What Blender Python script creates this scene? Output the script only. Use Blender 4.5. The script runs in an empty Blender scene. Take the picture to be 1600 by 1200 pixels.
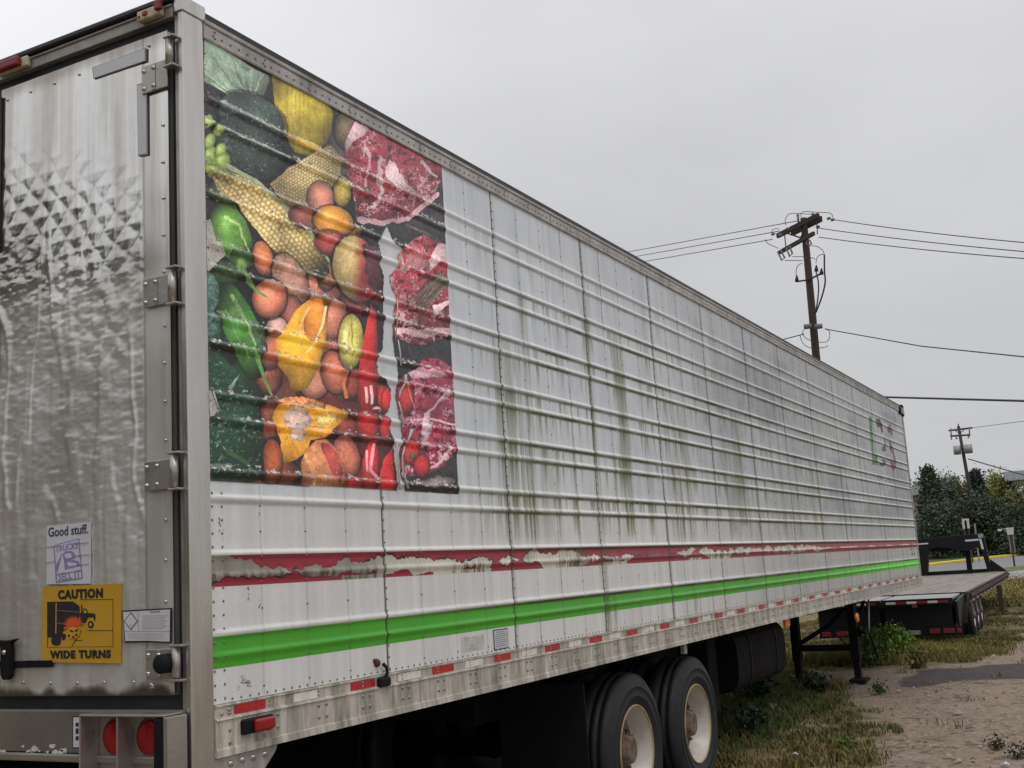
import bpy, math, random
import numpy as np
from mathutils import Vector, Matrix

sc = bpy.context.scene
COL = sc.collection
rnd = random.Random(7)

# ------------------------------------------------------------------ camera
CAM = np.array([2.99461, -3.22780, 1.69441])
YAW, PITCH, ROLL, FPX = -0.48401, 0.16343, -0.06037, 1783.42
_F = np.array([math.sin(YAW) * math.cos(PITCH), math.cos(YAW) * math.cos(PITCH), math.sin(PITCH)])
_R = np.array([math.cos(YAW), -math.sin(YAW), 0.0])
_U = np.cross(_R, _F)
_R, _U = math.cos(ROLL) * _R + math.sin(ROLL) * _U, -math.sin(ROLL) * _R + math.cos(ROLL) * _U
cd = bpy.data.cameras.new('camera')
cam = bpy.data.objects.new('camera', cd)
COL.objects.link(cam)
M = Matrix.Identity(4)
for i in range(3):
    M[i][0], M[i][1], M[i][2], M[i][3] = _R[i], _U[i], -_F[i], CAM[i]
cam.matrix_world = M
cd.sensor_width = 36.0
cd.lens = FPX / 1600 * 36.0
cd.clip_start, cd.clip_end = 0.05, 3000
sc.camera = cam

# ------------------------------------------------------------------ sky, sun, exposure
SUN_EL, SUN_ROT = R_EL, R_ROT = math.radians(58), math.radians(120)
w = bpy.data.worlds.new('World')
sc.world = w
w.use_nodes = True
nt = w.node_tree
nt.nodes.clear()
out = nt.nodes.new('ShaderNodeOutputWorld')
bg = nt.nodes.new('ShaderNodeBackground')
bg.inputs['Strength'].default_value = 0.10
sky = nt.nodes.new('ShaderNodeTexSky')
sky.sky_type = 'NISHITA'
sky.sun_disc = False
sky.sun_elevation = SUN_EL
sky.sun_rotation = SUN_ROT
tc = nt.nodes.new('ShaderNodeTexCoord')
sep = nt.nodes.new('ShaderNodeSeparateXYZ')
nt.links.new(tc.outputs['Generated'], sep.inputs[0])
mr = nt.nodes.new('ShaderNodeMapRange')          # overcast sky: brighter towards the zenith
mr.inputs['From Min'].default_value = 0.0
mr.inputs['From Max'].default_value = 1.0
mr.inputs['To Min'].default_value = 5.8
mr.inputs['To Max'].default_value = 14.5
pw = nt.nodes.new('ShaderNodeMath')
pw.operation = 'POWER'
pw.inputs[1].default_value = 2.2
pw.use_clamp = True
mxz = nt.nodes.new('ShaderNodeMath')
mxz.operation = 'MAXIMUM'
mxz.inputs[1].default_value = 0.0
nt.links.new(sep.outputs['Z'], mxz.inputs[0])
nt.links.new(mxz.outputs[0], pw.inputs[0])
nt.links.new(pw.outputs[0], mr.inputs['Value'])
mp = nt.nodes.new('ShaderNodeMapping')
mp.inputs['Scale'].default_value = (1.0, 1.0, 2.6)
nt.links.new(tc.outputs['Generated'], mp.inputs[0])
nz = nt.nodes.new('ShaderNodeTexNoise')
nz.inputs['Scale'].default_value = 2.3
nz.inputs['Detail'].default_value = 5
nz.inputs['Roughness'].default_value = 0.5
nt.links.new(mp.outputs[0], nz.inputs['Vector'])
mr2 = nt.nodes.new('ShaderNodeMapRange')
mr2.inputs['From Min'].default_value = 0.3
mr2.inputs['From Max'].default_value = 0.7
mr2.inputs['To Min'].default_value = 0.95
mr2.inputs['To Max'].default_value = 1.11
nt.links.new(nz.outputs['Fac'], mr2.inputs['Value'])
mu = nt.nodes.new('ShaderNodeMath')
mu.operation = 'MULTIPLY'
dp = nt.nodes.new('ShaderNodeVectorMath')
dp.operation = 'DOT_PRODUCT'
dp.inputs[1].default_value = (-0.90, 0.30, 0.30)
nt.links.new(tc.outputs['Generated'], dp.inputs[0])
mr3 = nt.nodes.new('ShaderNodeMapRange')
mr3.interpolation_type = 'SMOOTHSTEP'
mr3.inputs['From Min'].default_value = 0.72
mr3.inputs['From Max'].default_value = 1.02
mr3.inputs['To Min'].default_value = 0.97
mr3.inputs['To Max'].default_value = 1.34
nt.links.new(dp.outputs['Value'], mr3.inputs['Value'])
mu0 = nt.nodes.new('ShaderNodeMath')
mu0.operation = 'MULTIPLY'
nt.links.new(mr.outputs[0], mu0.inputs[0])
nt.links.new(mr3.outputs[0], mu0.inputs[1])
nt.links.new(mu0.outputs[0], mu.inputs[0])
nt.links.new(mr2.outputs[0], mu.inputs[1])
cc = nt.nodes.new('ShaderNodeCombineColor')
for k, f in enumerate((0.99, 0.99, 1.01)):
    m_ = nt.nodes.new('ShaderNodeMath')
    m_.operation = 'MULTIPLY'
    m_.inputs[1].default_value = f
    nt.links.new(mu.outputs[0], m_.inputs[0])
    nt.links.new(m_.outputs[0], cc.inputs[k])
mx = nt.nodes.new('ShaderNodeMix')
mx.data_type = 'RGBA'
mx.inputs['Factor'].default_value = 0.95         # the cloud deck hides nearly all of the blue
nt.links.new(sky.outputs[0], mx.inputs['A'])
nt.links.new(cc.outputs[0], mx.inputs['B'])
nt.links.new(mx.outputs['Result'], bg.inputs['Color'])
nt.links.new(bg.outputs[0], out.inputs['Surface'])
sl = bpy.data.lights.new('sun', 'SUN')
sl.energy = 0.55
sl.angle = math.radians(25)
sl.color = (1.0, 0.98, 0.95)
so = bpy.data.objects.new('sun', sl)
COL.objects.link(so)
_sd = Vector((math.sin(SUN_ROT) * math.cos(SUN_EL), math.cos(SUN_ROT) * math.cos(SUN_EL), math.sin(SUN_EL)))
so.rotation_euler = _sd.to_track_quat('Z', 'Y').to_euler()
sc.view_settings.view_transform = 'Standard'
sc.view_settings.look = 'None'
sc.view_settings.gamma = 1
sc.view_settings.use_curve_mapping = False
sc.view_settings.exposure = 0.0


# ------------------------------------------------------------------ measuring helpers
def ray(u, v):
    return (u - 800) / FPX * _R - (v - 600) / FPX * _U + _F


def on_side(u, v, x=0.0):
    d = ray(u, v)
    t = (x - CAM[0]) / d[0]
    return CAM[1] + t * d[1], CAM[2] + t * d[2]


REAR = -0.115


def on_rear(u, v, y=REAR):
    d = ray(u, v)
    t = (y - CAM[1]) / d[1]
    return CAM[0] + t * d[0], CAM[2] + t * d[2]


def on_y(u, v, y):
    d = ray(u, v)
    return CAM + d * (y - CAM[1]) / d[1]


def on_z(u, v, z):
    d = ray(u, v)
    return CAM + d * (z - CAM[2]) / d[2]


def at_depth(u, v, D):
    return CAM + ray(u, v) * D


def px(Y, Z, x=0.0):
    dx, dy, dz = x - CAM[0], Y - CAM[1], Z - CAM[2]
    zc = dx * _F[0] + dy * _F[1] + dz * _F[2]
    return (800 + FPX * (dx * _R[0] + dy * _R[1] + dz * _R[2]) / zc,
            600 - FPX * (dx * _U[0] + dy * _U[1] + dz * _U[2]) / zc)


def terr(y):
    return 0.02 * np.clip(y - 60.0, 0, 120.0)


def on_ground(u, v):
    lo, hi = 1.0, 900.0
    d = ray(u, v)
    ts = np.linspace(lo, hi, 9000)
    g = CAM[2] + ts * d[2] - terr(CAM[1] + ts * d[1])
    k = np.argmax(g < 0)
    P = CAM + d * ts[k]
    return np.array([P[0], P[1], float(terr(P[1]))])


# ------------------------------------------------------------------ noise in numpy
_tabs = {}


def vnoise(x, y, seed=0):
    if seed not in _tabs:
        _tabs[seed] = np.random.RandomState(seed + 11).rand(256, 256).astype(np.float32)
    t = _tabs[seed]
    x = np.asarray(x, np.float32)
    y = np.asarray(y, np.float32)
    if x.ndim == 2 and y.ndim == 2 and (x.shape[0] == 1 and y.shape[1] == 1):
        xv, yv = x[0], y[:, 0]
        xi, yi = np.floor(xv), np.floor(yv)
        fx, fy = xv - xi, yv - yi
        fx, fy = fx * fx * (3 - 2 * fx), fy * fy * (3 - 2 * fy)
        xi, yi = xi.astype(np.int32) & 255, yi.astype(np.int32) & 255
        tx_ = t[xi] * (1 - fx)[:, None] + t[(xi + 1) & 255] * fx[:, None]
        txt = np.ascontiguousarray(tx_.T)
        return txt[yi] * (1 - fy)[:, None] + txt[(yi + 1) & 255] * fy[:, None]
    y = np.asarray(y, np.float32)
    xi, yi = np.floor(x), np.floor(y)
    fx, fy = x - xi, y - yi
    fx, fy = fx * fx * (3 - 2 * fx), fy * fy * (3 - 2 * fy)
    xi, yi = xi.astype(np.int32) & 255, yi.astype(np.int32) & 255
    x1, y1 = (xi + 1) & 255, (yi + 1) & 255
    return (t[xi, yi] * (1 - fx) + t[x1, yi] * fx) * (1 - fy) + (t[xi, y1] * (1 - fx) + t[x1, y1] * fx) * fy


def fbm(x, y, seed=0, o=4):
    a, s, n = 0.5, 0.0, 0.0
    for k in range(o):
        s = s + a * vnoise(x * 2 ** k + 17.3 * k, y * 2 ** k + 9.1 * k, seed + k)
        n += a
        a *= 0.5
    return s / n


def smooth(a, b, x):
    t = np.clip((x - a) / (b - a), 0, 1)
    return t * t * (3 - 2 * t)


def in_poly(U, V, pts):
    ins = np.zeros(U.shape, bool)
    n = len(pts)
    for i in range(n):
        (x0, y0), (x1, y1) = pts[i], pts[(i + 1) % n]
        if y0 == y1:
            continue
        c = ((y0 > V) != (y1 > V)) & (U < (x1 - x0) * (V - y0) / (y1 - y0) + x0)
        ins ^= c
    return ins


# ------------------------------------------------------------------ materials
def S2L(c):
    c = np.asarray(c, float) / 255
    return tuple(np.where(c <= 0.04045, c / 12.92, ((c + 0.055) / 1.055) ** 2.4)) + (1.0,)


def mat(name, col, rough=0.6, metal=0.0, var=0.12, scale=8.0, bump=0.0, bscale=None, dirt=None, dscale=2.0,
        damount=0.5, coords='Object', stretch=(1, 1, 1), emit=None, spec=0.5, trans=0.0):
    m = bpy.data.materials.new(name)
    m.use_nodes = True
    n = m.node_tree
    b = n.nodes['Principled BSDF']
    t = n.nodes.new('ShaderNodeTexCoord')
    mpn = n.nodes.new('ShaderNodeMapping')
    mpn.inputs['Scale'].default_value = stretch
    n.links.new(t.outputs[coords], mpn.inputs[0])
    z = n.nodes.new('ShaderNodeTexNoise')
    z.inputs['Scale'].default_value = scale
    z.inputs['Detail'].default_value = 6
    z.inputs['Roughness'].default_value = 0.62
    n.links.new(mpn.outputs[0], z.inputs['Vector'])
    r = n.nodes.new('ShaderNodeMapRange')
    r.inputs['From Min'].default_value, r.inputs['From Max'].default_value = 0.3, 0.7
    r.inputs['To Min'].default_value, r.inputs['To Max'].default_value = 1 - var, 1 + var
    n.links.new(z.outputs['Fac'], r.inputs['Value'])
    mm = n.nodes.new('ShaderNodeVectorMath')
    mm.operation = 'SCALE'
    mm.inputs[0].default_value = col[:3]
    n.links.new(r.outputs[0], mm.inputs['Scale'])
    src = mm.outputs[0]
    if dirt is not None:
        d = n.nodes.new('ShaderNodeTexNoise')
        d.inputs['Scale'].default_value = dscale
        d.inputs['Detail'].default_value = 8
        d.inputs['Roughness'].default_value = 0.7
        n.links.new(mpn.outputs[0], d.inputs['Vector'])
        dr = n.nodes.new('ShaderNodeMapRange')
        dr.inputs['From Min'].default_value, dr.inputs['From Max'].default_value = 0.42, 0.68
        dr.inputs['To Max'].default_value = damount
        n.links.new(d.outputs['Fac'], dr.inputs['Value'])
        x = n.nodes.new('ShaderNodeMix')
        x.data_type = 'RGBA'
        x.inputs['B'].default_value = tuple(dirt[:3]) + (1,)
        n.links.new(dr.outputs[0], x.inputs['Factor'])
        n.links.new(src, x.inputs['A'])
        src = x.outputs['Result']
    n.links.new(src, b.inputs['Base Color'])
    rr = n.nodes.new('ShaderNodeMapRange')
    rr.inputs['From Min'].default_value, rr.inputs['From Max'].default_value = 0.3, 0.7
    rr.inputs['To Min'].default_value, rr.inputs['To Max'].default_value = max(0.03, rough - 0.1), min(1, rough + 0.1)
    n.links.new(z.outputs['Fac'], rr.inputs['Value'])
    n.links.new(rr.outputs[0], b.inputs['Roughness'])
    b.inputs['Metallic'].default_value = metal
    b.inputs['Specular IOR Level'].default_value = spec
    if trans:
        b.inputs['Transmission Weight'].default_value = trans
    if bump:
        bz = n.nodes.new('ShaderNodeTexNoise')
        bz.inputs['Scale'].default_value = bscale or scale * 3
        bz.inputs['Detail'].default_value = 5
        n.links.new(mpn.outputs[0], bz.inputs['Vector'])
        bp = n.nodes.new('ShaderNodeBump')
        bp.inputs['Strength'].default_value = bump
        bp.inputs['Distance'].default_value = 0.01
        n.links.new(bz.outputs['Fac'], bp.inputs['Height'])
        n.links.new(bp.outputs[0], b.inputs['Normal'])
    return m


def make_image(name, rgb):
    h, w_ = rgb.shape[:2]
    im = bpy.data.images.new(name, w_, h, alpha=False)
    a = np.ones((h, w_, 4), np.float32)
    a[..., :3] = np.clip(rgb, 0, 1)
    im.pixels.foreach_set(a.ravel())
    im.update()
    im.pack()
    return im


def tex_mat(name, im, rough=0.35, gain=1.0, metal=0.0, fine=0.05, fscale=60, bump=0.0, rough_var=0.12, spec=0.5):
    m = bpy.data.materials.new(name)
    m.use_nodes = True
    n = m.node_tree
    b = n.nodes['Principled BSDF']
    t = n.nodes.new('ShaderNodeTexImage')
    t.image = im
    t.extension = 'EXTEND'
    tcn = n.nodes.new('ShaderNodeTexCoord')
    n.links.new(tcn.outputs['UV'], t.inputs['Vector'])
    z = n.nodes.new('ShaderNodeTexNoise')
    z.inputs['Scale'].default_value = fscale
    z.inputs['Detail'].default_value = 5
    n.links.new(tcn.outputs['Object'], z.inputs['Vector'])
    r = n.nodes.new('ShaderNodeMapRange')
    r.inputs['From Min'].default_value, r.inputs['From Max'].default_value = 0.3, 0.7
    r.inputs['To Min'].default_value, r.inputs['To Max'].default_value = gain * (1 - fine), gain * (1 + fine)
    n.links.new(z.outputs['Fac'], r.inputs['Value'])
    mm = n.nodes.new('ShaderNodeVectorMath')
    mm.operation = 'SCALE'
    n.links.new(t.outputs['Color'], mm.inputs[0])
    n.links.new(r.outputs[0], mm.inputs['Scale'])
    n.links.new(mm.outputs[0], b.inputs['Base Color'])
    z2 = n.nodes.new('ShaderNodeTexNoise')
    z2.inputs['Scale'].default_value = 5
    z2.inputs['Detail'].default_value = 6
    n.links.new(tcn.outputs['Object'], z2.inputs['Vector'])
    rr = n.nodes.new('ShaderNodeMapRange')
    rr.inputs['From Min'].default_value, rr.inputs['From Max'].default_value = 0.3, 0.7
    rr.inputs['To Min'].default_value, rr.inputs['To Max'].default_value = rough - rough_var, rough + rough_var
    n.links.new(z2.outputs['Fac'], rr.inputs['Value'])
    n.links.new(rr.outputs[0], b.inputs['Roughness'])
    b.inputs['Metallic'].default_value = metal
    b.inputs['Specular IOR Level'].default_value = spec
    if bump:
        bp = n.nodes.new('ShaderNodeBump')
        bp.inputs['Strength'].default_value = bump
        bp.inputs['Distance'].default_value = 0.004
        n.links.new(z.outputs['Fac'], bp.inputs['Height'])
        n.links.new(bp.outputs[0], b.inputs['Normal'])
    return m


GRIME = (0.045, 0.042, 0.03)
m_alu = mat('weathered_aluminium', (0.42, 0.40, 0.37), 0.45, 0.35, 0.12, 6, 0.15, 40, GRIME, 2.5, 0.65, stretch=(1, 3, 0.7))
m_rail = mat('stained_rail_metal', (0.56, 0.515, 0.45), 0.55, 0.10, 0.25, 9, 0.2, 50, (0.065, 0.06, 0.035), 3.2, 0.85, stretch=(1, 3.2, 0.5))
m_toprail = mat('top_rail_metal', (0.46, 0.44, 0.42), 0.5, 0.2, 0.15, 9, 0.15, 40, GRIME, 4, 0.5)
m_post = mat('post_stainless', (0.62, 0.60, 0.57), 0.28, 0.9, 0.08, 3, 0.05, 60, (0.2, 0.17, 0.13), 1.2, 0.5, stretch=(3, 3, 0.35))
m_steel = mat('hinge_steel', (0.42, 0.40, 0.37), 0.35, 0.7, 0.12, 12, 0.1, 60, (0.12, 0.10, 0.08), 6, 0.5)
m_bolt = mat('bolt_steel', (0.45, 0.44, 0.42), 0.25, 0.9, 0.15, 30)
m_rivet = mat('rivet_metal', (0.20, 0.19, 0.17), 0.4, 0.5, 0.2, 30)
m_rail_riv = mat('rail_rivet', (0.30, 0.28, 0.25), 0.4, 0.6, 0.2, 30)
m_black = mat('black_rubber', (0.008, 0.008, 0.010), 0.7, 0, 0.3, 14, spec=0.2)
m_sill = mat('grimy_sill_metal', (0.27, 0.25, 0.22), 0.45, 0.5, 0.2, 5, 0.1, 40, (0.07, 0.065, 0.055), 2.5, 0.7)
m_seal = mat('door_seal', (0.02, 0.02, 0.025), 0.6, 0, 0.3, 9)
m_roof = mat('roof_edge_black', (0.02, 0.018, 0.02), 0.5, 0, 0.3, 12)
m_chassis = mat('chassis_black_steel', (0.007, 0.007, 0.008), 0.8, 0, 0.4, 6, 0.2, 30, (0.03, 0.02, 0.012), 5, 0.3, spec=0.15)
m_tyre = mat('tyre_rubber', (0.014, 0.015, 0.018), 0.6, 0, 0.25, 10, 0.15, 60, (0.035, 0.033, 0.032), 6, 0.3, spec=0.35)
m_rim = mat('rim_white_paint', (0.60, 0.57, 0.52), 0.4, 0, 0.08, 6, 0.05, 30, (0.22, 0.12, 0.05), 6, 0.45)
m_rimrust = mat('rusty_wheel_disc', (0.10, 0.055, 0.03), 0.8, 0, 0.3, 12, 0.3, 30, (0.32, 0.27, 0.22), 9, 0.6)
m_lip = mat('rim_lip_yellow', (0.34, 0.25, 0.11), 0.6, 0, 0.3, 12)
m_red = mat('red_lens', (0.30, 0.006, 0.010), 0.22, 0, 0.15, 20)
m_reddark = mat('red_lens_faded', (0.20, 0.015, 0.02), 0.4, 0, 0.25, 20)
m_cream = mat('cream_plastic', (0.55, 0.50, 0.36), 0.5, 0, 0.12, 20, 0, None, (0.2, 0.12, 0.06), 14, 0.6)
m_amber = mat('amber_lens', (0.75, 0.20, 0.01), 0.3, 0, 0.15, 20)
m_tred = mat('red_reflective_tape', (0.50, 0.014, 0.025), 0.35, 0, 0.15, 40, 0, None, (0.10, 0.02, 0.02), 30, 0.35)
m_twhite = mat('white_reflective_tape', (0.78, 0.76, 0.71), 0.4, 0, 0.08, 40, 0, None, (0.3, 0.28, 0.24), 20, 0.5)
m_paper = mat('sticker_white', (0.55, 0.55, 0.60), 0.5, 0, 0.04, 20)
m_peel = mat('vinyl_backing', (0.62, 0.60, 0.56), 0.6, 0, 0.12, 30, 0, None, (0.15, 0.14, 0.1), 20, 0.5)
m_patch = mat('silver_patch', (0.50, 0.51, 0.52), 0.35, 0.4, 0.06, 20)
m_ink = mat('black_ink', (0.018, 0.016, 0.02), 0.5, 0, 0.1, 30)
m_navy = mat('navy_ink', (0.03, 0.03, 0.07), 0.5, 0, 0.1, 30)
m_lilac = mat('faded_lilac_ink', (0.24, 0.21, 0.42), 0.5, 0, 0.25, 60)
m_lilac2 = mat('faded_outline_ink', (0.16, 0.15, 0.26), 0.5, 0, 0.25, 60)
m_yellow = mat('sticker_yellow', (0.50, 0.29, 0.022), 0.45, 0, 0.07, 12)
m_orange = mat('burst_orange', (0.65, 0.085, 0.03), 0.45, 0, 0.06, 20)
m_greyink = mat('grey_print', (0.22, 0.22, 0.24), 0.5, 0, 0.15, 60)
m_brown = mat('rust_brown', (0.10, 0.02, 0.012), 0.8, 0, 0.3, 30)
m_flatbed = mat('flatbed_black_paint', (0.006, 0.006, 0.009), 0.5, 0, 0.3, 3, 0, None, (0.016, 0.015, 0.014), 2, 0.5, spec=0.25)
m_deckside = mat('deck_side_rust', (0.06, 0.04, 0.03), 0.8, 0, 0.3, 4)
m_wire = mat('cable_dark', (0.03, 0.03, 0.035), 0.6, 0, 0.1, 4)
m_pole = mat('creosote_pole', (0.045, 0.028, 0.024), 0.85, 0, 0.3, 2, 0.2, 20, stretch=(4, 4, 0.4))
m_pole2 = mat('weathered_pole', (0.05, 0.042, 0.045), 0.85, 0, 0.3, 2)
m_ins = mat('insulator_grey', (0.16, 0.16, 0.17), 0.5, 0, 0.15, 10)
m_galv = mat('galvanised_steel', (0.30, 0.31, 0.32), 0.5, 0.4, 0.1, 6)
m_yellowcurb = mat('curb_yellow_paint', (0.62, 0.42, 0.04), 0.7, 0, 0.12, 3)
m_wall = mat('building_wall', (0.26, 0.24, 0.21), 0.8, 0, 0.1, 1)
m_fascia = mat('building_fascia', (0.34, 0.33, 0.30), 0.7, 0, 0.05, 1)
m_canopy = mat('canopy_metal', (0.40, 0.42, 0.45), 0.5, 0, 0.05, 1)
m_glass = mat('window_glass_dark', (0.03, 0.035, 0.04), 0.1, 0, 0.1, 1)
m_trunk = mat('bark', (0.05, 0.038, 0.028), 0.9, 0, 0.3, 5, 0.3, 20)


# ------------------------------------------------------------------ mesh helpers
class MB:
    def __init__(s):
        s.v, s.f, s.m = [], [], []

    def add(s, vs, fs, mi=0):
        o = len(s.v)
        s.v += [tuple(float(q) for q in p) for p in vs]
        s.f += [tuple(i + o for i in f) for f in fs]
        s.m += [mi] * len(fs)
        return s

    def box(s, x0, x1, y0, y1, z0, z1, mi=0, T=None):
        vs = [(x, y, z) for z in (z0, z1) for y in (y0, y1) for x in (x0, x1)]
        if T is not None:
            vs = [T @ Vector(p) for p in vs]
        return s.add(vs, [(0, 2, 3, 1), (4, 5, 7, 6), (0, 1, 5, 4), (2, 6, 7, 3), (0, 4, 6, 2), (1, 3, 7, 5)], mi)

    def prism(s, pts, axis, a, b, mi=0):
        """outline in the two other axes, extruded along axis from a to b"""
        def P(p, t):
            return {'x': (t, p[0], p[1]), 'y': (p[0], t, p[1]), 'z': (p[0], p[1], t)}[axis]
        n = len(pts)
        vs = [P(p, a) for p in pts] + [P(p, b) for p in pts]
        fs = [tuple(range(n))[::-1], tuple(range(n, 2 * n))] + [(i, (i + 1) % n, n + (i + 1) % n, n + i) for i in range(n)]
        return s.add(vs, fs, mi)

    def tube(s, pts, r, n=8, mi=0, caps=True):
        pts = [Vector([float(q) for q in p]) for p in pts]
        rs = r if isinstance(r, (list, tuple)) else [r] * len(pts)
        vs, fs = [], []
        prev = None
        for i, p in enumerate(pts):
            d = (pts[min(i + 1, len(pts) - 1)] - pts[max(i - 1, 0)]).normalized()
            if prev is None:
                a = d.orthogonal().normalized()
            else:
                a = (prev - d * prev.dot(d)).normalized()
            prev = a
            b = d.cross(a)
            for k in range(n):
                t = 2 * math.pi * k / n
                vs.append(p + (a * math.cos(t) + b * math.sin(t)) * rs[i])
        for i in range(len(pts) - 1):
            for k in range(n):
                k2 = (k + 1) % n
                fs.append((i * n + k, i * n + k2, (i + 1) * n + k2, (i + 1) * n + k))
        if caps:
            fs.append(tuple(range(n))[::-1])
            fs.append(tuple((len(pts) - 1) * n + k for k in range(n)))
        return s.add(vs, fs, mi)

    def lathe_x(s, prof, c, n=48, mi=0):
        """profile of (x, radius), turned about the x axis through c"""
        vs, fs = [], []
        for x, r in prof:
            for k in range(n):
                t = 2 * math.pi * k / n
                vs.append((c[0] + x, c[1] + r * math.cos(t), c[2] + r * math.sin(t)))
        for i in range(len(prof) - 1):
            for k in range(n):
                k2 = (k + 1) % n
                fs.append((i * n + k, (i + 1) * n + k, (i + 1) * n + k2, i * n + k2))
        return s.add(vs, fs, mi)

    def dome(s, c, nrm, r, h=None, n=7, mi=0):
        h = h or r * 0.6
        nrm = Vector(nrm)
        a = nrm.orthogonal().normalized()
        b = nrm.cross(a)
        c = Vector(c)
        vs = []
        for rr, hh in ((r, 0), (r * 0.75, h * 0.65)):
            for k in range(n):
                t = 2 * math.pi * k / n
                vs.append(c + (a * math.cos(t) + b * math.sin(t)) * rr + nrm * hh)
        vs.append(c + nrm * h)
        fs = [(k, (k + 1) % n, n + (k + 1) % n, n + k) for k in range(n)]
        fs += [(n + k, n + (k + 1) % n, 2 * n) for k in range(n)]
        return s.add(vs, fs, mi)

    def build(s, name, mats, parent=None, smooth_=False, bevel=0.0, seg=2, uv=None):
        me = bpy.data.meshes.new(name)
        me.from_pydata(s.v, [], s.f)
        for m in (mats if isinstance(mats, (list, tuple)) else [mats]):
            me.materials.append(m)
        me.polygons.foreach_set('material_index', s.m)
        if smooth_:
            me.polygons.foreach_set('use_smooth', [True] * len(me.polygons))
        if uv is not None:
            co = np.array(s.v)
            l = me.uv_layers.new(name='uv')
            vi = np.empty(len(me.loops), np.int32)
            me.loops.foreach_get('vertex_index', vi)
            l.data.foreach_set('uv', uv(co)[vi].astype(np.float32).ravel())
        me.validate()
        me.update()
        o = bpy.data.objects.new(name, me)
        COL.objects.link(o)
        if parent is not None:
            o.parent = parent
        if bevel:
            b = o.modifiers.new('bevel', 'BEVEL')
            b.width = bevel
            b.segments = seg
            b.limit_method = 'ANGLE'
            b.angle_limit = R_AD
        return o


R_AD = math.radians(35)


def np_mesh(name, verts, faces, m, parent=None, uv=None, col=None, smooth_=False):
    """fast mesh from arrays; faces is (n, 3) or (n, 4)"""
    me = bpy.data.meshes.new(name)
    nf, k = faces.shape
    me.vertices.add(len(verts))
    me.vertices.foreach_set('co', np.asarray(verts, np.float32).ravel())
    me.loops.add(nf * k)
    me.loops.foreach_set('vertex_index', faces.astype(np.int32).ravel())
    me.polygons.add(nf)
    me.polygons.foreach_set('loop_start', np.arange(nf, dtype=np.int32) * k)
    me.polygons.foreach_set('loop_total', np.full(nf, k, np.int32))
    if smooth_:
        me.polygons.foreach_set('use_smooth', np.ones(nf, bool))
    if uv is not None:
        l = me.uv_layers.new(name='uv')
        l.data.foreach_set('uv', uv[faces.ravel()].astype(np.float32).ravel())
    if col is not None:
        ca = me.color_attributes.new('col', 'FLOAT_COLOR', 'POINT')
        c4 = np.ones((len(verts), 4), np.float32)
        c4[:, :3] = col
        ca.data.foreach_set('color', c4.ravel())
    me.materials.append(m)
    me.update()
    me.validate()
    o = bpy.data.objects.new(name, me)
    COL.objects.link(o)
    if parent is not None:
        o.parent = parent
    return o


def grid_faces(ny, nx):
    i = np.arange((ny - 1) * (nx - 1))
    a = (i // (nx - 1)) * nx + i % (nx - 1)
    return np.stack([a, a + 1, a + nx + 1, a + nx], 1)


def empty(name, loc, label, cat, group=None):
    o = bpy.data.objects.new(name, None)
    COL.objects.link(o)
    o.location = loc
    o['label'] = label
    o['category'] = cat
    if group:
        o['group'] = group
    return o


def tag(o, label=None, cat=None, group=None, kind=None):
    for k, v in (('label', label), ('category', cat), ('group', group), ('kind', kind)):
        if v:
            o[k] = v
    return o


def stuff(o):
    o['kind'] = 'stuff'
    return o


GLYPHS = {}


def prepare_text(body, bold):
    cu = bpy.data.curves.new('lettering', 'FONT')
    cu.body = body
    cu.offset = bold
    cu.extrude = 0.01
    cu.resolution_u = 3
    cu.space_character = 1.12 if bold > 0.05 else 1.0
    o = bpy.data.objects.new('lettering', cu)
    COL.objects.link(o)
    dg = bpy.context.evaluated_depsgraph_get()
    GLYPHS[(body, bold)] = bpy.data.meshes.new_from_object(o.evaluated_get(dg))
    bpy.data.objects.remove(o)
    bpy.data.curves.remove(cu)


for _b, _o in (('Good stuff.', 0.012), ('TRUCKS', 0.02), ('SELL IT', 0.02), ('CAUTION', 0.06), ('WIDE TURNS', 0.06), ('WARNING', 0.02)):
    prepare_text(_b, _o)


def text(body, name, m, parent, origin, ex, ey, width, height, bold=0.0, depth=0.0008, shear=0.0):
    """flat lettering laid on a plane: origin lower left, ex/ey unit vectors"""
    me = GLYPHS[(body, bold)].copy()
    co = np.empty(len(me.vertices) * 3, np.float32)
    me.vertices.foreach_get('co', co)
    co = co.reshape(-1, 3)
    mn, mxx = co.min(0), co.max(0)
    q = (co - mn) / np.maximum(mxx - mn, 1e-6)
    ex, ey, og = np.array(ex, float), np.array(ey, float), np.array(origin, float)
    ez = np.cross(ex / np.linalg.norm(ex), ey / np.linalg.norm(ey))
    P = og + q[:, :1] * width * ex + q[:, 1:2] * height * ey + (q[:, 2:3]) * depth * ez
    me.vertices.foreach_set('co', P.astype(np.float32).ravel())
    me.materials.clear()
    me.materials.append(m)
    me.update()
    ob = bpy.data.objects.new(name, me)
    COL.objects.link(ob)
    ob.parent = parent
    return ob


# ================================================================== GROUND
def gpoly(pts):
    return [tuple(on_ground(u, v)[:2]) for u, v in pts]


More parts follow.
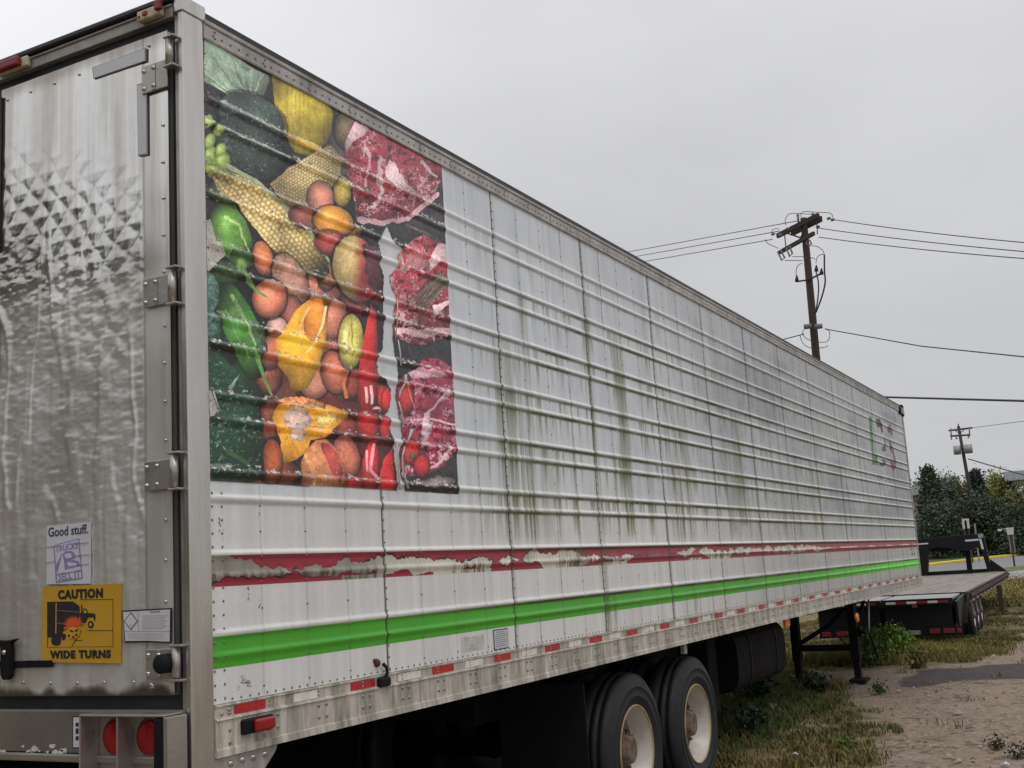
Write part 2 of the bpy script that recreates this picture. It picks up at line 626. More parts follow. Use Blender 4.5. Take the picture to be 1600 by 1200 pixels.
GX0, GX1, GY0, GY1 = -14.0, 10.0, -6.0, 42.0
gres = 0.03
gw, gh = int((GX1 - GX0) / gres), int((GY1 - GY0) / gres)
gX = (GX0 + (np.arange(gw) + 0.5) * gres).astype(np.float32)[None]
gY = (GY0 + (np.arange(gh) + 0.5) * gres).astype(np.float32)[:, None]
PA = gpoly([(1000, 1300), (1100, 1060), (1240, 1064), (1320, 1074), (1345, 1094), (1330, 1110), (1385, 1130), (1392, 1150),
            (1355, 1166), (1385, 1190), (1365, 1235), (1290, 1300)])
PB = gpoly([(1060, 1024), (1250, 1050), (1330, 1050), (1420, 1046), (1470, 1040), (1530, 1030), (1570, 1012), (1598, 990),
            (1640, 962), (1760, 945), (1760, 908), (1000, 940)])
PD = gpoly([(1390, 1066), (1440, 1049), (1520, 1041), (1620, 1034), (1700, 1040), (1650, 1056), (1560, 1060), (1480, 1066), (1430, 1076)])


def gmask(X, Y):
    n1 = fbm(X * 1.7, Y * 1.7, 3, 4) - 0.5
    n2 = fbm(X * 1.7 + 40, Y * 1.7, 8, 4) - 0.5
    Xw, Yw = X + n1 * 0.9, Y + n2 * 1.6
    g = in_poly(Xw, Yw, PA) | in_poly(Xw, Yw, PB) | (Xw < -1.6) | ((Yw > 24.5 + 0.35 * np.maximum(X, 0)))
    d = in_poly(X + n1 * 0.5, Y + n2 * 1.0, PD)
    return g, d


gm, dm = gmask(gX, gY)
n_big = fbm(gX * 0.6, gY * 0.6, 21, 4)
n_mid = fbm(gX * 4, gY * 4, 22, 4)
n_fine = fbm(gX * 14, gY * 14, 23, 3)
C = np.empty((gh, gw, 3), np.float32)
C[:] = (0.245, 0.185, 0.135)
C *= (0.86 + 0.28 * n_big)[..., None]
C *= (0.80 + 0.40 * n_fine)[..., None]
# leaf litter and small dark clods in patches
lit = smooth(0.54, 0.64, n_fine) * smooth(0.42, 0.60, n_mid)
C = C * (1 - lit[..., None] * 0.75) + np.array((0.06, 0.055, 0.03)) * lit[..., None] * 0.75
pale = smooth(0.62, 0.7, fbm(gX * 0.9 + 9, gY * 3.0, 31, 4))
C = C * (1 - 0.25 * pale[..., None]) + np.array((0.26, 0.25, 0.25)) * 0.25 * pale[..., None]
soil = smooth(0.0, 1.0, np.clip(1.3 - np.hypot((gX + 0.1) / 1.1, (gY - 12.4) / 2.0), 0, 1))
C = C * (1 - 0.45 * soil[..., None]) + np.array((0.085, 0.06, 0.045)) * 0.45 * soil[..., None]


def soft(mask, k):
    m_ = mask.astype(np.float32)
    for _ in range(k):
        m_[1:-1, 1:-1] = (m_[1:-1, 1:-1] * 2 + m_[:-2, 1:-1] + m_[2:, 1:-1] + m_[1:-1, :-2] + m_[1:-1, 2:]) / 6
    return m_


gs, ds = soft(gm, 6), soft(dm, 8)
turf = np.stack([0.115 + 0.06 * n_mid, 0.088 + 0.05 * n_mid, 0.042 + 0.02 * n_mid], -1)
turf *= (0.7 + 0.6 * n_fine)[..., None]
gsk = (gs * smooth(0.22, 0.45, n_mid))[..., None]
C = C * (1 - gsk) + turf * gsk
dk = (smooth(0.15, 0.85, ds + 0.7 * (n_mid - 0.5) + 0.3 * (n_fine - 0.5)) * 0.88).clip(0, 1)[..., None] * (ds > 0.02)[..., None]
C = C * (1 - dk) + np.array((0.044, 0.034, 0.039)) * (0.5 + 1.0 * n_fine)[..., None] * dk
lin = np.clip(C, 0, 1)
srgb = np.where(lin <= 0.0031308, lin * 12.92, 1.055 * lin ** (1 / 2.4) - 0.055)
im_ground = make_image('ground_colours', srgb)

m_ground = tex_mat('gravel_and_soil', im_ground, rough=0.85, fine=0.32, fscale=22, bump=0.6, rough_var=0.1, spec=0.25)
# far away the image's edge would smear: swap to a plain turf colour with distance
n = m_ground.node_tree
b = n.nodes['Principled BSDF']
src = b.inputs['Base Color'].links[0].from_socket
tcn = n.nodes.new('ShaderNodeTexCoord')
sp = n.nodes.new('ShaderNodeSeparateXYZ')
n.links.new(tcn.outputs['Object'], sp.inputs[0])
mrn = n.nodes.new('ShaderNodeMapRange')
mrn.inputs['From Min'].default_value, mrn.inputs['From Max'].default_value = 33, 40
n.links.new(sp.outputs['Y'], mrn.inputs['Value'])
zf = n.nodes.new('ShaderNodeTexNoise')
zf.inputs['Scale'].default_value = 1.6
zf.inputs['Detail'].default_value = 8
n.links.new(tcn.outputs['Object'], zf.inputs['Vector'])
cr = n.nodes.new('ShaderNodeValToRGB')
cr.color_ramp.elements[0].position, cr.color_ramp.elements[0].color = 0.35, (0.19, 0.15, 0.05, 1)
cr.color_ramp.elements[1].position, cr.color_ramp.elements[1].color = 0.65, (0.10, 0.105, 0.03, 1)
n.links.new(zf.outputs['Fac'], cr.inputs[0])
mxn = n.nodes.new('ShaderNodeMix')
mxn.data_type = 'RGBA'
n.links.new(mrn.outputs[0], mxn.inputs['Factor'])
n.links.new(src, mxn.inputs['A'])
n.links.new(cr.outputs[0], mxn.inputs['B'])
n.links.new(mxn.outputs['Result'], b.inputs['Base Color'])

xs = np.unique(np.concatenate([np.linspace(-900, -40, 18), np.linspace(-40, 40, 161), np.linspace(40, 900, 18)]))
ys = np.unique(np.concatenate([np.linspace(-300, -8, 14), np.linspace(-8, 45, 213), np.linspace(45, 190, 60), np.linspace(190, 1500, 12)]))
XX, YY = np.meshgrid(xs, ys)
ZZ = terr(YY) + (fbm(XX * 0.8, YY * 0.8, 41, 3) - 0.5) * 0.05 * (np.abs(YY - 15) < 40) - 0.012
V = np.stack([XX, YY, ZZ], -1).reshape(-1, 3)
UVg = np.stack([(XX - GX0) / (GX1 - GX0), (YY - GY0) / (GY1 - GY0)], -1).reshape(-1, 2)
ground = np_mesh('ground', V, grid_faces(len(ys), len(xs)), m_ground, uv=UVg, smooth_=True)
tag(ground, kind='structure')

m_asph = mat('road_asphalt', (0.20, 0.195, 0.20), 0.85, 0, 0.08, 0.5, 0, None, (0.15, 0.145, 0.15), 0.2, 0.4)
m_pave = mat('pale_pavement', (0.29, 0.27, 0.27), 0.85, 0, 0.08, 0.4)
m_turf_green = mat('green_verge', (0.045, 0.095, 0.018), 0.95, 0, 0.25, 0.8)
m_turf_dry = mat('dry_verge', (0.17, 0.12, 0.045), 0.95, 0, 0.3, 0.5)
m_turf_mid = mat('yellow_green_verge', (0.10, 0.12, 0.03), 0.95, 0, 0.3, 0.6)


def strip(name, top, bot, m, lift, kind='structure', thick=0.0):
    """a band on the ground seen between two lines of the photograph, carried on well past both sides"""
    def line(l):
        a, b_ = on_ground(*l[0])[:2], on_ground(*l[1])[:2]
        d = (b_ - a) / np.linalg.norm(b_ - a)
        if d[1] > 0.999 or abs(d[0]) < 1e-3:
            d = np.array([0.02, 1.0])
        return a, b_, d
    a, b_, d = line(top)
    c, e, d2 = line(bot)
    L = 60
    P0, P1 = a - d * L, b_ + d * 40
    Q0, Q1 = c - d2 * L, e + d2 * 40
    vs, fs = [], []
    N = 60
    for i in range(N + 1):
        t = i / N
        for P in (P0 + (P1 - P0) * t, Q0 + (Q1 - Q0) * t):
            vs.append((P[0], P[1], float(terr(P[1])) + lift))
    if thick:
        k = len(vs)
        vs += [(x, y, z - thick) for x, y, z in vs]
        for i in range(N):
            fs.append((2 * i + 1 + k, 2 * i + 3 + k, 2 * i + 3, 2 * i + 1))
    for i in range(N):
        fs.append((2 * i, 2 * i + 1, 2 * i + 3, 2 * i + 2))
    o = MB().add(vs, fs).build(name, m)
    tag(o, kind=kind)
    return o


# lines across the picture right of the parked trailer, at u = 1450 and u = 1600
strip('grass_verge', ((1450, 858.5), (1600, 844.5)), ((1450, 862), (1600, 849.5)), m_turf_dry, 0.02)
strip('far_road', ((1450, 861.5), (1600, 849.5)), ((1450, 872), (1600, 859.5)), m_asph, 0.03)
strip('grass_verge', ((1450, 871.5), (1600, 859.5)), ((1450, 884), (1600, 866.5)), m_turf_green, 0.04)
cu = strip('yellow_curb', ((1450, 883.0), (1600, 866.3)), ((1450, 885.2), (1600, 867.8)), m_yellowcurb, 0.15, thick=0.14)
strip('road', ((1450, 885.0), (1600, 867.8)), ((1450, 905), (1600, 884.5)), m_asph, 0.02)
strip('grass_verge', ((1450, 904), (1600, 884.5)), ((1450, 911), (1600, 891)), m_turf_mid, 0.045)
strip('pavement', ((1450, 911), (1600, 891)), ((1450, 922), (1600, 904)), m_pave, 0.035)

# ------------------------------------------------------------------ far buildings
P = at_depth(1431, 770, 112)
gz = float(terr(P[1]))
hb = empty('house', (P[0], P[1], gz), 'low beige building with a flat pale roof edge behind the pointed conifer', 'building')
zt = P[2] + 0.45
MB().box(-16, 0.9, 0, 8, 0, zt - 0.7 - gz).build('wall', m_wall, hb)
MB().box(-16.5, 1.5, -0.6, 8.6, zt - 0.7 - gz + 0.003, zt + 0.15 - gz).build('roof', m_fascia, hb)
for k in range(4):
    wn = MB().box(-3.4 - 3 * k, -2.0 - 3 * k, -0.03, 0.02, 2.0, 3.6).build('window', m_glass, hb)
P = at_depth(1590, 749, 105)
gz = float(terr(P[1]))
cb = empty('canopy_building', (P[0], P[1], gz), 'grey flat-roofed building with overhanging pale eave at right edge', 'building')
zt = P[2] - gz
MB().box(-1.0, 16, -1.2, 12, zt - 0.15, zt + 0.75).build('roof', m_canopy, cb, bevel=0.05)
MB().box(1.0, 15.4, 0, 11, 0, zt - 0.153).build('wall', m_canopy, cb)
for k in range(4):
    MB().box(1.6 + 3.2 * k, 3.8 + 3.2 * k, -0.04, 0.03, zt - 2.6, zt - 0.7).build('window', m_glass, cb)


# ------------------------------------------------------------------ trees
def leaf_mat(name):
    m = bpy.data.materials.new(name)
    m.use_nodes = True
    n = m.node_tree
    b = n.nodes['Principled BSDF']
    a = n.nodes.new('ShaderNodeAttribute')
    a.attribute_name = 'col'
    n.links.new(a.outputs['Color'], b.inputs['Base Color'])
    b.inputs['Roughness'].default_value = 0.75
    b.inputs['Specular IOR Level'].default_value = 0.25
    return m


m_leaf = leaf_mat('leaves')
m_blade = leaf_mat('grass_blades')


def leaves(centres, rad, n_each, size, col, rs, spread=0.5, up=0.0):
    """small leaf quads scattered round clump centres; one random shade per clump"""
    k = len(centres)
    c = np.repeat(centres, n_each, 0)
    off = rs.normal(size=(k * n_each, 3)) * np.repeat(rad, n_each)[:, None] * spread
    p = c + off
    a = rs.normal(size=p.shape)
    a /= np.linalg.norm(a, axis=1)[:, None]
    bb = np.cross(a, rs.normal(size=p.shape))
    bb /= np.linalg.norm(bb, axis=1)[:, None]
    s = size * rs.uniform(0.6, 1.4, (len(p), 1))
    V = np.stack([p - a * s, p - bb * s * 0.6, p + a * s, p + bb * s * 0.6], 1).reshape(-1, 3)
    F = np.arange(len(V)).reshape(-1, 4)
    sh = np.repeat(rs.uniform(0.65, 1.45, k), n_each) * rs.uniform(0.75, 1.25, k * n_each)
    hue = np.repeat(rs.uniform(-1, 1, k), n_each)
    cc_ = np.array(col)[None] * sh[:, None] * (1 + hue[:, None] * np.array([0.18, 0.0, -0.1])[None])
    return V, F, np.repeat(cc_, 4, 0)


def tree(name, u, vtop, D, wpx, kind, col, label, cat='tree', group=None, seed=1, dense=1.0, size=0.13):
    rs = np.random.RandomState(seed)
    P = at_depth(u, vtop, D)
    gz = float(terr(P[1]))
    H = P[2] - gz
    Rr = wpx * 0.5 * D / FPX
    root = empty(name, (P[0], P[1], gz - 0.05), label, cat, group)
    cs, rad = [], []
    if kind == 'cone':
        for k in range(int(90 * dense)):
            t = rs.uniform(0, 1) ** 0.8
            r = Rr * (1 - t) ** 0.75 * rs.uniform(0.55, 1.08) * (1.0 if t > 0.06 else 0.8)
            a = rs.uniform(0, 2 * math.pi)
            cs.append((r * math.cos(a), r * math.sin(a), H * (0.06 + 0.93 * t)))
            rad.append(0.35 + 0.5 * (1 - t))
        cs.append((0, 0, H * 0.97))
        rad.append(0.25)
    else:
        for k in range(int(95 * dense)):
            d = rs.normal(size=3)
            d /= np.linalg.norm(d)
            q = rs.uniform(0.35, 1.0) ** 0.5
            lump = 0.78 + 0.32 * math.sin(3.1 * d[0] + seed) * math.cos(2.7 * d[2] + seed * 1.7)
            cs.append((d[0] * Rr * q * lump, d[1] * Rr * q * lump, H * (0.56 + 0.42 * d[2] * q * min(1.0, lump + 0.12))))
            rad.append(rs.uniform(0.45, 0.95))
    cs, rad = np.array(cs), np.array(rad)
    V, F, c4 = leaves(cs, rad, 80, size, col, rs, 0.62)
    V[:, 2] = np.maximum(V[:, 2], 0.05)
    np_mesh('crown', V, F, m_leaf, root, col=c4)
    t = MB()
    tw = 0.04 * H * 0.5
    t.tube([(0, 0, -0.1), (0.05, 0, H * 0.25), (-0.05, 0.04, H * 0.5), (0, 0, H * 0.85)], [tw, tw * 0.75, tw * 0.5, 0.03], 8)
    if kind != 'cone':
        for k in range(7):
            a = rs.uniform(0, 6.28)
            z0 = H * rs.uniform(0.25, 0.5)
            t.tube([(0, 0, z0), (math.cos(a) * Rr * 0.3, math.sin(a) * Rr * 0.3, z0 + H * 0.13),
                    (math.cos(a) * Rr * 0.65, math.sin(a) * Rr * 0.65, z0 + H * 0.3)], [tw * 0.45, tw * 0.3, 0.03], 6)
    t.build('trunk', m_trunk, root, True)
    return root


DKG, MDG, OLV, YLG, HZG = (0.062, 0.082, 0.052), (0.07, 0.09, 0.045), (0.13, 0.14, 0.06), (0.20, 0.20, 0.06), (0.16, 0.185, 0.16)  # distance haze is put into the leaf colours: lighter, the last one greyer
TG = 'trees beyond the road'
T = [
    ('conifer_tree', 1449, 733, 96, 46, 'cone', DKG, 'dark pointed conifer just right of the trailer nose, its spire against the sky', 1.5),
    ('broadleaf_tree', 1440, 744, 125, 52, 'round', HZG, 'hazy rounded grey-green tree behind the pointed conifer, above the beige roof', 1.2),
    ('broadleaf_tree', 1467, 736, 124, 40, 'round', HZG, 'tall hazy broadleaf tree directly behind the right shoulder of the pointed conifer', 1.1),
    ('conifer_tree', 1490, 748, 120, 22, 'cone', HZG, 'slim bluish conifer in the dip between the spire conifer and the far utility pole', 0.9),
    ('conifer_tree', 1481, 770, 100, 36, 'cone', DKG, 'low dark conifer left of the far utility pole', 1.1),
    ('broadleaf_tree', 1506, 752, 102, 34, 'round', OLV, 'olive green tree with the far utility pole rising before it', 1.1),
    ('conifer_tree', 1523, 739, 98, 32, 'cone', DKG, 'dark conifer immediately right of the far utility pole', 1.3),
    ('broadleaf_tree', 1528, 742, 112, 44, 'round', YLG, 'yellow-green tree behind the dark conifer by the far utility pole', 1.0),
    ('broadleaf_tree', 1559, 730, 106, 58, 'round', YLG, 'tallest yellow-green tree with gaps in its crown, left of the grey canopy roof', 0.6),
    ('broadleaf_tree', 1588, 762, 100, 52, 'round', OLV, 'olive tree in front of the grey canopy roof at the right edge', 0.7),
    ('broadleaf_tree', 1540, 780, 94, 60, 'round', DKG, 'broad dark green tree behind the gooseneck frame', 1.6),
    ('broadleaf_tree', 1497, 785, 95, 56, 'round', DKG, 'dark shady tree behind the small white sign frame', 1.6),
    ('broadleaf_tree', 1462, 790, 92, 50, 'round', DKG, 'dark low tree at the foot of the pointed conifer', 1.4),
    ('evergreen_hedge', 1592, 797, 88, 36, 'cone', DKG, 'dark evergreen hedge behind the pale post sign at the right edge', 1.6),
    ('broadleaf_tree', 1570, 800, 92, 44, 'round', DKG, 'dark green shrubby tree directly behind the pale post sign', 1.5),
    ('broadleaf_tree', 1660, 745, 100, 90, 'round', OLV, 'olive tree beyond the road past the right edge', 1.0),
]
trees = []
for i, (nm, u, v, D, wp, kd, c, lb, dn) in enumerate(T):
    trees.append(tree(nm, u, v, D, wp, kd, c, lb, 'hedge' if 'hedge' in nm else 'tree', TG, 30 + i, dn))


def copy_tree(o, loc, label, scale=1.0, rz=0.0):
    r = o.copy()
    COL.objects.link(r)
    r.location = loc
    r.scale = (scale, scale, scale)
    r.rotation_euler = (0, 0, rz)
    r['label'] = label
    r['group'] = 'trees standing behind the photographer'
    for ch in o.children:
        c = ch.copy()
        COL.objects.link(c)
        c.parent = r
    return r


for k, (x, y, s) in enumerate([(-17, -15, 2.0), (-21, -10.5, 2.15), (-13, -19.5, 1.9), (-25, -6, 2.3), (-8.5, -23.5, 1.8), (-3, -27, 1.8), (-29, -1.5, 2.3)]):
    copy_tree(trees[[11, 10, 14, 11, 10, 11, 14][k]], (x, y, -0.1), 'broad tree across the lot mirrored in the polished door', s, k * 1.3)


# ------------------------------------------------------------------ sign posts by the road
def at_px(D, u0, v0):
    """local frame at depth D: returns function mapping photo offsets to metres right/up"""
    return lambda u, v: ((u - u0) * D / FPX, -(v - v0) * D / FPX)


g = on_ground(1585.5, 886)
D = float((g - CAM) @ _F)
k = D / FPX
e = empty('post_sign', tuple(g), 'pale tapered box sign on a thin dark post standing in the verge', 'sign')
MB().tube([(0, 0, -0.2), (0, 0, 47 * k)], 0.055, 8).build('post', m_pole2, e)
MB().prism([(-4.2 * k, 50 * k), (4.2 * k, 50 * k), (5.6 * k, 61 * k), (-5.6 * k, 61 * k)], 'y', -0.12, 0.12).build('sign_panel', m_peel, e, bevel=0.02)
MB().box(-3.9 * k, -2.2 * k, 0.14, 0.2, 22 * k, 50 * k).box(2.2 * k, 3.9 * k, 0.14, 0.2, 22 * k, 50 * k).build('bracket', m_galv, e)
MB().tube([(-5.6 * k, 0.05, 59.6 * k), (-12 * k, 0.05, 59.6 * k)], 0.03, 6).build('arm', m_galv, e)
MB().box(-18 * k, -12 * k, 0, 0.1, 56.5 * k, 60 * k).build('side_sign', m_paper, e, bevel=0.02)
g = on_ground(1510, 872)
D = 80.0
P = at_depth(1509, 818, D)
k = D / FPX
gz = float(terr(P[1]))
e = empty('frame_sign', (P[0], P[1], gz), 'small white arch-shaped sign frame above the gooseneck beam', 'sign')
zc = P[2] - gz
MB().box(-5 * k, -1.8 * k, -0.08, 0.08, zc - 8 * k, zc + 7.5 * k).box(1.8 * k, 5 * k, -0.08, 0.08, zc - 8 * k, zc + 7.5 * k) \
    .box(-1.8 * k, 1.8 * k, -0.08, 0.08, zc + 5 * k, zc + 7.5 * k).build('sign_frame', m_peel, e)
MB().tube([(-3.4 * k, 0, 0), (-3.4 * k, 0, zc - 8 * k)], 0.06, 6).tube([(3.4 * k, 0, 0), (3.4 * k, 0, zc - 8 * k)], 0.06, 6).build('post', m_pole2, e)
P = at_depth(1523.5, 823, D)
gz = float(terr(P[1]))
e = empty('marker_post', (P[0], P[1], gz), 'thin pale marker post beside the small white sign frame', 'post')
MB().box(-1 * k, 1 * k, -0.06, 0.06, 0, P[2] - gz + 5 * k).build('post', m_galv, e)


# ------------------------------------------------------------------ utility poles and wires
def wire(name, pts, r, label, sag=0.0, group='overhead wires'):
    mb = MB()
    P = [np.array(p) for p in pts]
    out_ = []
    for i in range(len(P) - 1):
        for j in range(10):
            t = j / 10
            q = P[i] * (1 - t) + P[i + 1] * t
            out_.append(q - np.array([0, 0, sag * 4 * t * (1 - t)]))
    out_.append(P[-1])
    o = mb.tube(out_, r, 6).build(name, m_wire, None, True)
    tag(o, label, 'wire', group)
    return o


YP = 36.0
tp = on_y(1255.5, 341, YP)
bt = on_y(1275.5, 560, YP)
dr = (tp - bt) / (tp[2] - bt[2])
base = bt - dr * bt[2]
pl = empty('utility_pole', tuple(base), 'near dark wooden utility pole with tilted crossarms, switches and cables above the trailer roof', 'utility pole', 'utility poles')


def L(p):
    return tuple(np.array(p) - base)


MB().tube([L(base - dr * 0.3), L(bt), L(tp)], [0.17, 0.135, 0.115], 12).build('pole', m_pole, pl, True)
zA = float(on_y(1254, 352, YP)[2])
a0, a1 = on_z(1221, 369, zA), on_z(1285, 337, zA)


def beam(mb, p, q, w_, h_):
    p, q = np.array(p, float), np.array(q, float)
    d = (q - p) / np.linalg.norm(q - p)
    s = np.cross(d, [0, 0, 1])
    s /= np.linalg.norm(s)
    up = np.cross(s, d)
    vs = [L(c + s * i * w_ / 2 + up * j * h_ / 2) for c in (p, q) for (i, j) in ((-1, -1), (1, -1), (1, 1), (-1, 1))]
    mb.add(vs, [(0, 1, 2, 3), (7, 6, 5, 4), (0, 4, 5, 1), (1, 5, 6, 2), (2, 6, 7, 3), (3, 7, 4, 0)])
    return mb


ax = (a1 - a0) / np.linalg.norm(a1 - a0)
sd = np.cross(ax, [0, 0, 1])
sd /= np.linalg.norm(sd)
beam(MB(), a0 + sd * 0.17, a1 + sd * 0.17, 0.1, 0.17).build('crossarm', m_pole, pl)
beam(MB(), a0 - sd * 0.17 + ax * 0.4, a1 - sd * 0.17 - ax * 0.3, 0.1, 0.2).build('crossarm', m_pole, pl)
zB = float(on_y(1258, 379, YP)[2])
b0, b1 = on_z(1224, 395, zB), on_z(1278, 365, zB)
beam(MB(), b0 + sd * 0.17, b1 + sd * 0.17, 0.1, 0.13).build('crossarm', m_pole, pl)
br = MB()
mid = (a0 + a1) / 2
for s in (-1, 1):
    q = mid + ax * s * 0.75 + sd * 0.2
    r_ = on_y(1257, 372, YP) + sd * 0.16
    beam(br, q, r_, 0.03, 0.05)
br.build('brace', m_pole, pl)
for (u, v) in ((1246.5, 336), (1270, 334)):
    q = on_y(u, v, YP)
    MB().tube([L(q - np.array([0, 0, 0.32])), L(q)], [0.03, 0.05], 8).dome(L(q), (0, 0, 1), 0.06).build('insulator', m_ins, pl, True)
for (u, v) in ((1216, 368), (1205, 366.5), (1228, 358), (1292, 342), (1298, 344), (1275, 355)):
    q = on_y(u, v, YP - 0.5)
    q2 = on_y(u + 6, v - 1.5, YP - 0.5)
    MB().tube([L(q), L(q * 0.6 + q2 * 0.4), L(q2)], [0.035, 0.06, 0.035], 8).build('insulator', m_ins, pl, True)


def cut_out(pts):
    m_ = MB()
    q = [on_y(u, v, YP - 0.6) for u, v in pts]
    m_.tube([L(p) for p in q + [q[0]]], 0.03, 6)
    return m_.build('fuse_cutout', m_ins, pl, True)


cut_out([(1215, 394), (1220, 391), (1226, 403), (1222, 407)])
cut_out([(1229, 388), (1234, 385), (1238, 396), (1234, 401)])
cut_out([(1260, 379), (1265, 375), (1268, 381), (1264, 385)])


def jumper(pts, r=0.012, nm='jumper_cable'):
    q = [on_y(u, v, YP - 0.4) for u, v in pts]
    # smooth the run
    for _ in range(2):
        n_ = [q[0]]
        for i in range(len(q) - 1):
            n_ += [q[i] * 0.75 + q[i + 1] * 0.25, q[i] * 0.25 + q[i + 1] * 0.75]
        q = n_ + [q[-1]]
    return MB().tube([L(p) for p in q], r, 5).build(nm, m_wire, pl, True)


jumper([(1228, 352), (1226, 343), (1233, 333), (1246, 333.5), (1270, 335)])
jumper([(1252, 340), (1251, 332), (1258, 330), (1272, 331.5), (1293, 332), (1300, 334), (1301, 340)])
jumper([(1206, 366), (1206, 359), (1212, 357), (1218, 358)])
jumper([(1196, 374), (1198, 380), (1207, 384), (1216, 388)])
jumper([(1268, 384), (1278, 385), (1286, 391), (1288, 398)])
jumper([(1238, 401), (1258, 401), (1270, 403), (1274, 405)])
jumper([(1226, 407), (1243, 407), (1254, 407)])
jumper([(1226, 368), (1227, 378), (1228, 388)], 0.02)
jumper([(1276, 347), (1277, 358), (1277, 366)], 0.02)
jumper([(1244, 432), (1244, 420), (1247, 414), (1254, 411)])
jumper([(1275, 412), (1276, 402), (1283, 397), (1288, 398)])
jumper([(1288, 398), (1288, 425), (1290, 440), (1285, 462), (1275, 488)], 0.03, 'riser_cable')
jumper([(1275, 425), (1279, 440), (1279, 460), (1274, 490)], 0.025, 'riser_cable')
for (u, v) in ((1245, 436), (1275.5, 420), (1283.5, 425)):
    q0, q1, q2 = on_y(u, v - 6, YP - 0.4), on_y(u, v, YP - 0.4), on_y(u, v + 4, YP - 0.4)
    MB().tube([L(q0), L(q1), L(q2)], [0.02, 0.06, 0.07], 8).build('cable_terminator', m_pole, pl, True)
mb = MB()
beam(mb, on_y(1244, 440, YP - 0.4), on_y(1266, 437, YP - 0.1), 0.05, 0.05)
beam(mb, on_y(1266, 436, YP - 0.1), on_y(1286, 426, YP - 0.4), 0.05, 0.05)
mb.build('bracket', m_pole, pl)
for s in (1262, 1279):
    q = on_y(s, 510, YP - 0.3)
    MB().tube([L(q - np.array([0.12, 0, 0])), L(q + np.array([0.12, 0, 0]))], 0.09, 8).build('insulator', m_ins, pl, True)
jumper([(1258, 513), (1252, 520), (1262, 532), (1290, 536), (1296, 530), (1297, 518), (1290, 513)])
jumper([(1250, 524), (1254, 538), (1268, 545), (1288, 543), (1294, 540)])

for i, (p0, p1, p2, lb) in enumerate([
    ((1247, 345), (985, 393), (700, 436), 'uppermost of the three wires running left from the near pole'),
    ((1218, 361), (992, 401), (700, 444), 'middle of the three wires running left from the near pole'),
    ((1207, 374), (1005, 409), (700, 455), 'lowest of the three wires running left from the near pole')]):
    wire('overhead_wire', [on_y(*p0, YP - 0.5), on_y(*p1, YP + 8), on_y(*p2, YP + 20)], 0.014, lb)
for i, (p0, p1, p2, lb) in enumerate([
    ((1301, 343), (1600, 379), (1800, 402), 'uppermost of the three wires running right from the near pole'),
    ((1276, 356), (1600, 393), (1800, 414), 'middle of the three wires running right from the near pole'),
    ((1279, 370.5), (1600, 404), (1800, 424), 'lowest of the three wires running right from the near pole')]):
    wire('overhead_wire', [on_y(*p0, YP - 0.5), on_y(*p1, YP - 6), on_y(*p2, YP - 12)], 0.014, lb, 0.05)
wire('overhead_wire', [on_y(1289, 514, YP - 0.4), on_y(1440, 541, YP - 4), on_y(1600, 557.5, YP - 8), on_y(1800, 572, YP - 12)], 0.018,
     'thicker sagging cable leaving the middle of the near pole towards the right')
wire('overhead_wire', [on_y(1256, 522, YP - 0.2), on_y(1225, 530, YP + 1), on_y(1100, 580, YP + 5)], 0.018,
     'short cable dropping left from the middle of the near pole behind the roof')
wire('overhead_wire', [on_y(1250, 610, 30), on_y(1383, 620.5, 28), on_y(1600, 626.5, 25), on_y(1800, 629, 22)], 0.026,
     'nearly level dark cable above the far end of the trailer')

# far pole
YQ = 100.0
tp = on_y(1497.5, 666, YQ)
bt = on_y(1513, 752, YQ)
dr = (tp - bt) / (tp[2] - bt[2])
base = bt - dr * (bt[2] - float(terr(YQ)))
pl = empty('utility_pole', tuple(base), 'far utility pole with two grey transformers standing before the trees', 'utility pole', 'utility poles')
MB().tube([L(base), L(bt), L(tp)], [0.2, 0.15, 0.12], 10).build('pole', m_pole2, pl, True)
mb = MB()
beam(mb, on_y(1482, 673, YQ), on_y(1519, 668.5, YQ), 0.12, 0.14)
mb.build('crossarm', m_pole2, pl)
mb = MB()
beam(mb, on_y(1485, 681.5, YQ), on_y(1515, 679.5, YQ), 0.12, 0.14)
mb.build('crossarm', m_pole2, pl)
mb = MB()
beam(mb, on_y(1491, 672, YQ - 0.1), on_y(1499, 677, YQ - 0.1), 0.04, 0.06)
beam(mb, on_y(1507, 671, YQ - 0.1), on_y(1500, 677, YQ - 0.1), 0.04, 0.06)
mb.build('brace', m_pole2, pl)
for (u, v) in ((1495.5, 703.5), (1512.5, 701.5)):
    q = on_y(u, v, YQ - 0.3)
    MB().tube([L(q - np.array([0, 0, 0.36])), L(q + np.array([0, 0, 0.36]))], 0.30 if u < 1500 else 0.36, 12).build('transformer', m_galv, pl, True)
for (u, v, u2, v2) in ((1486, 669, 1486, 683), (1514.5, 667, 1515, 682), (1486, 683, 1487, 687), (1494, 682, 1495, 686.5), (1513, 681, 1513, 685), (1497.5, 662, 1497.5, 667)):
    MB().tube([L(on_y(u, v, YQ - 0.2)), L(on_y(u2, v2, YQ - 0.2))], 0.06, 6).build('insulator', m_ins, pl, True)
wire('overhead_wire', [on_y(1519, 668.5, YQ), on_y(1600, 658, YQ - 10), on_y(1700, 648, YQ - 20)], 0.02, 'faint wire leaving the top of the far pole towards the right')
wire('overhead_wire', [on_y(1513, 717, YQ), on_y(1560, 731, YQ - 10), on_y(1600, 742, YQ - 20), on_y(1700, 768, YQ - 30)], 0.05, 'dark service cable sloping down right from below the transformers')


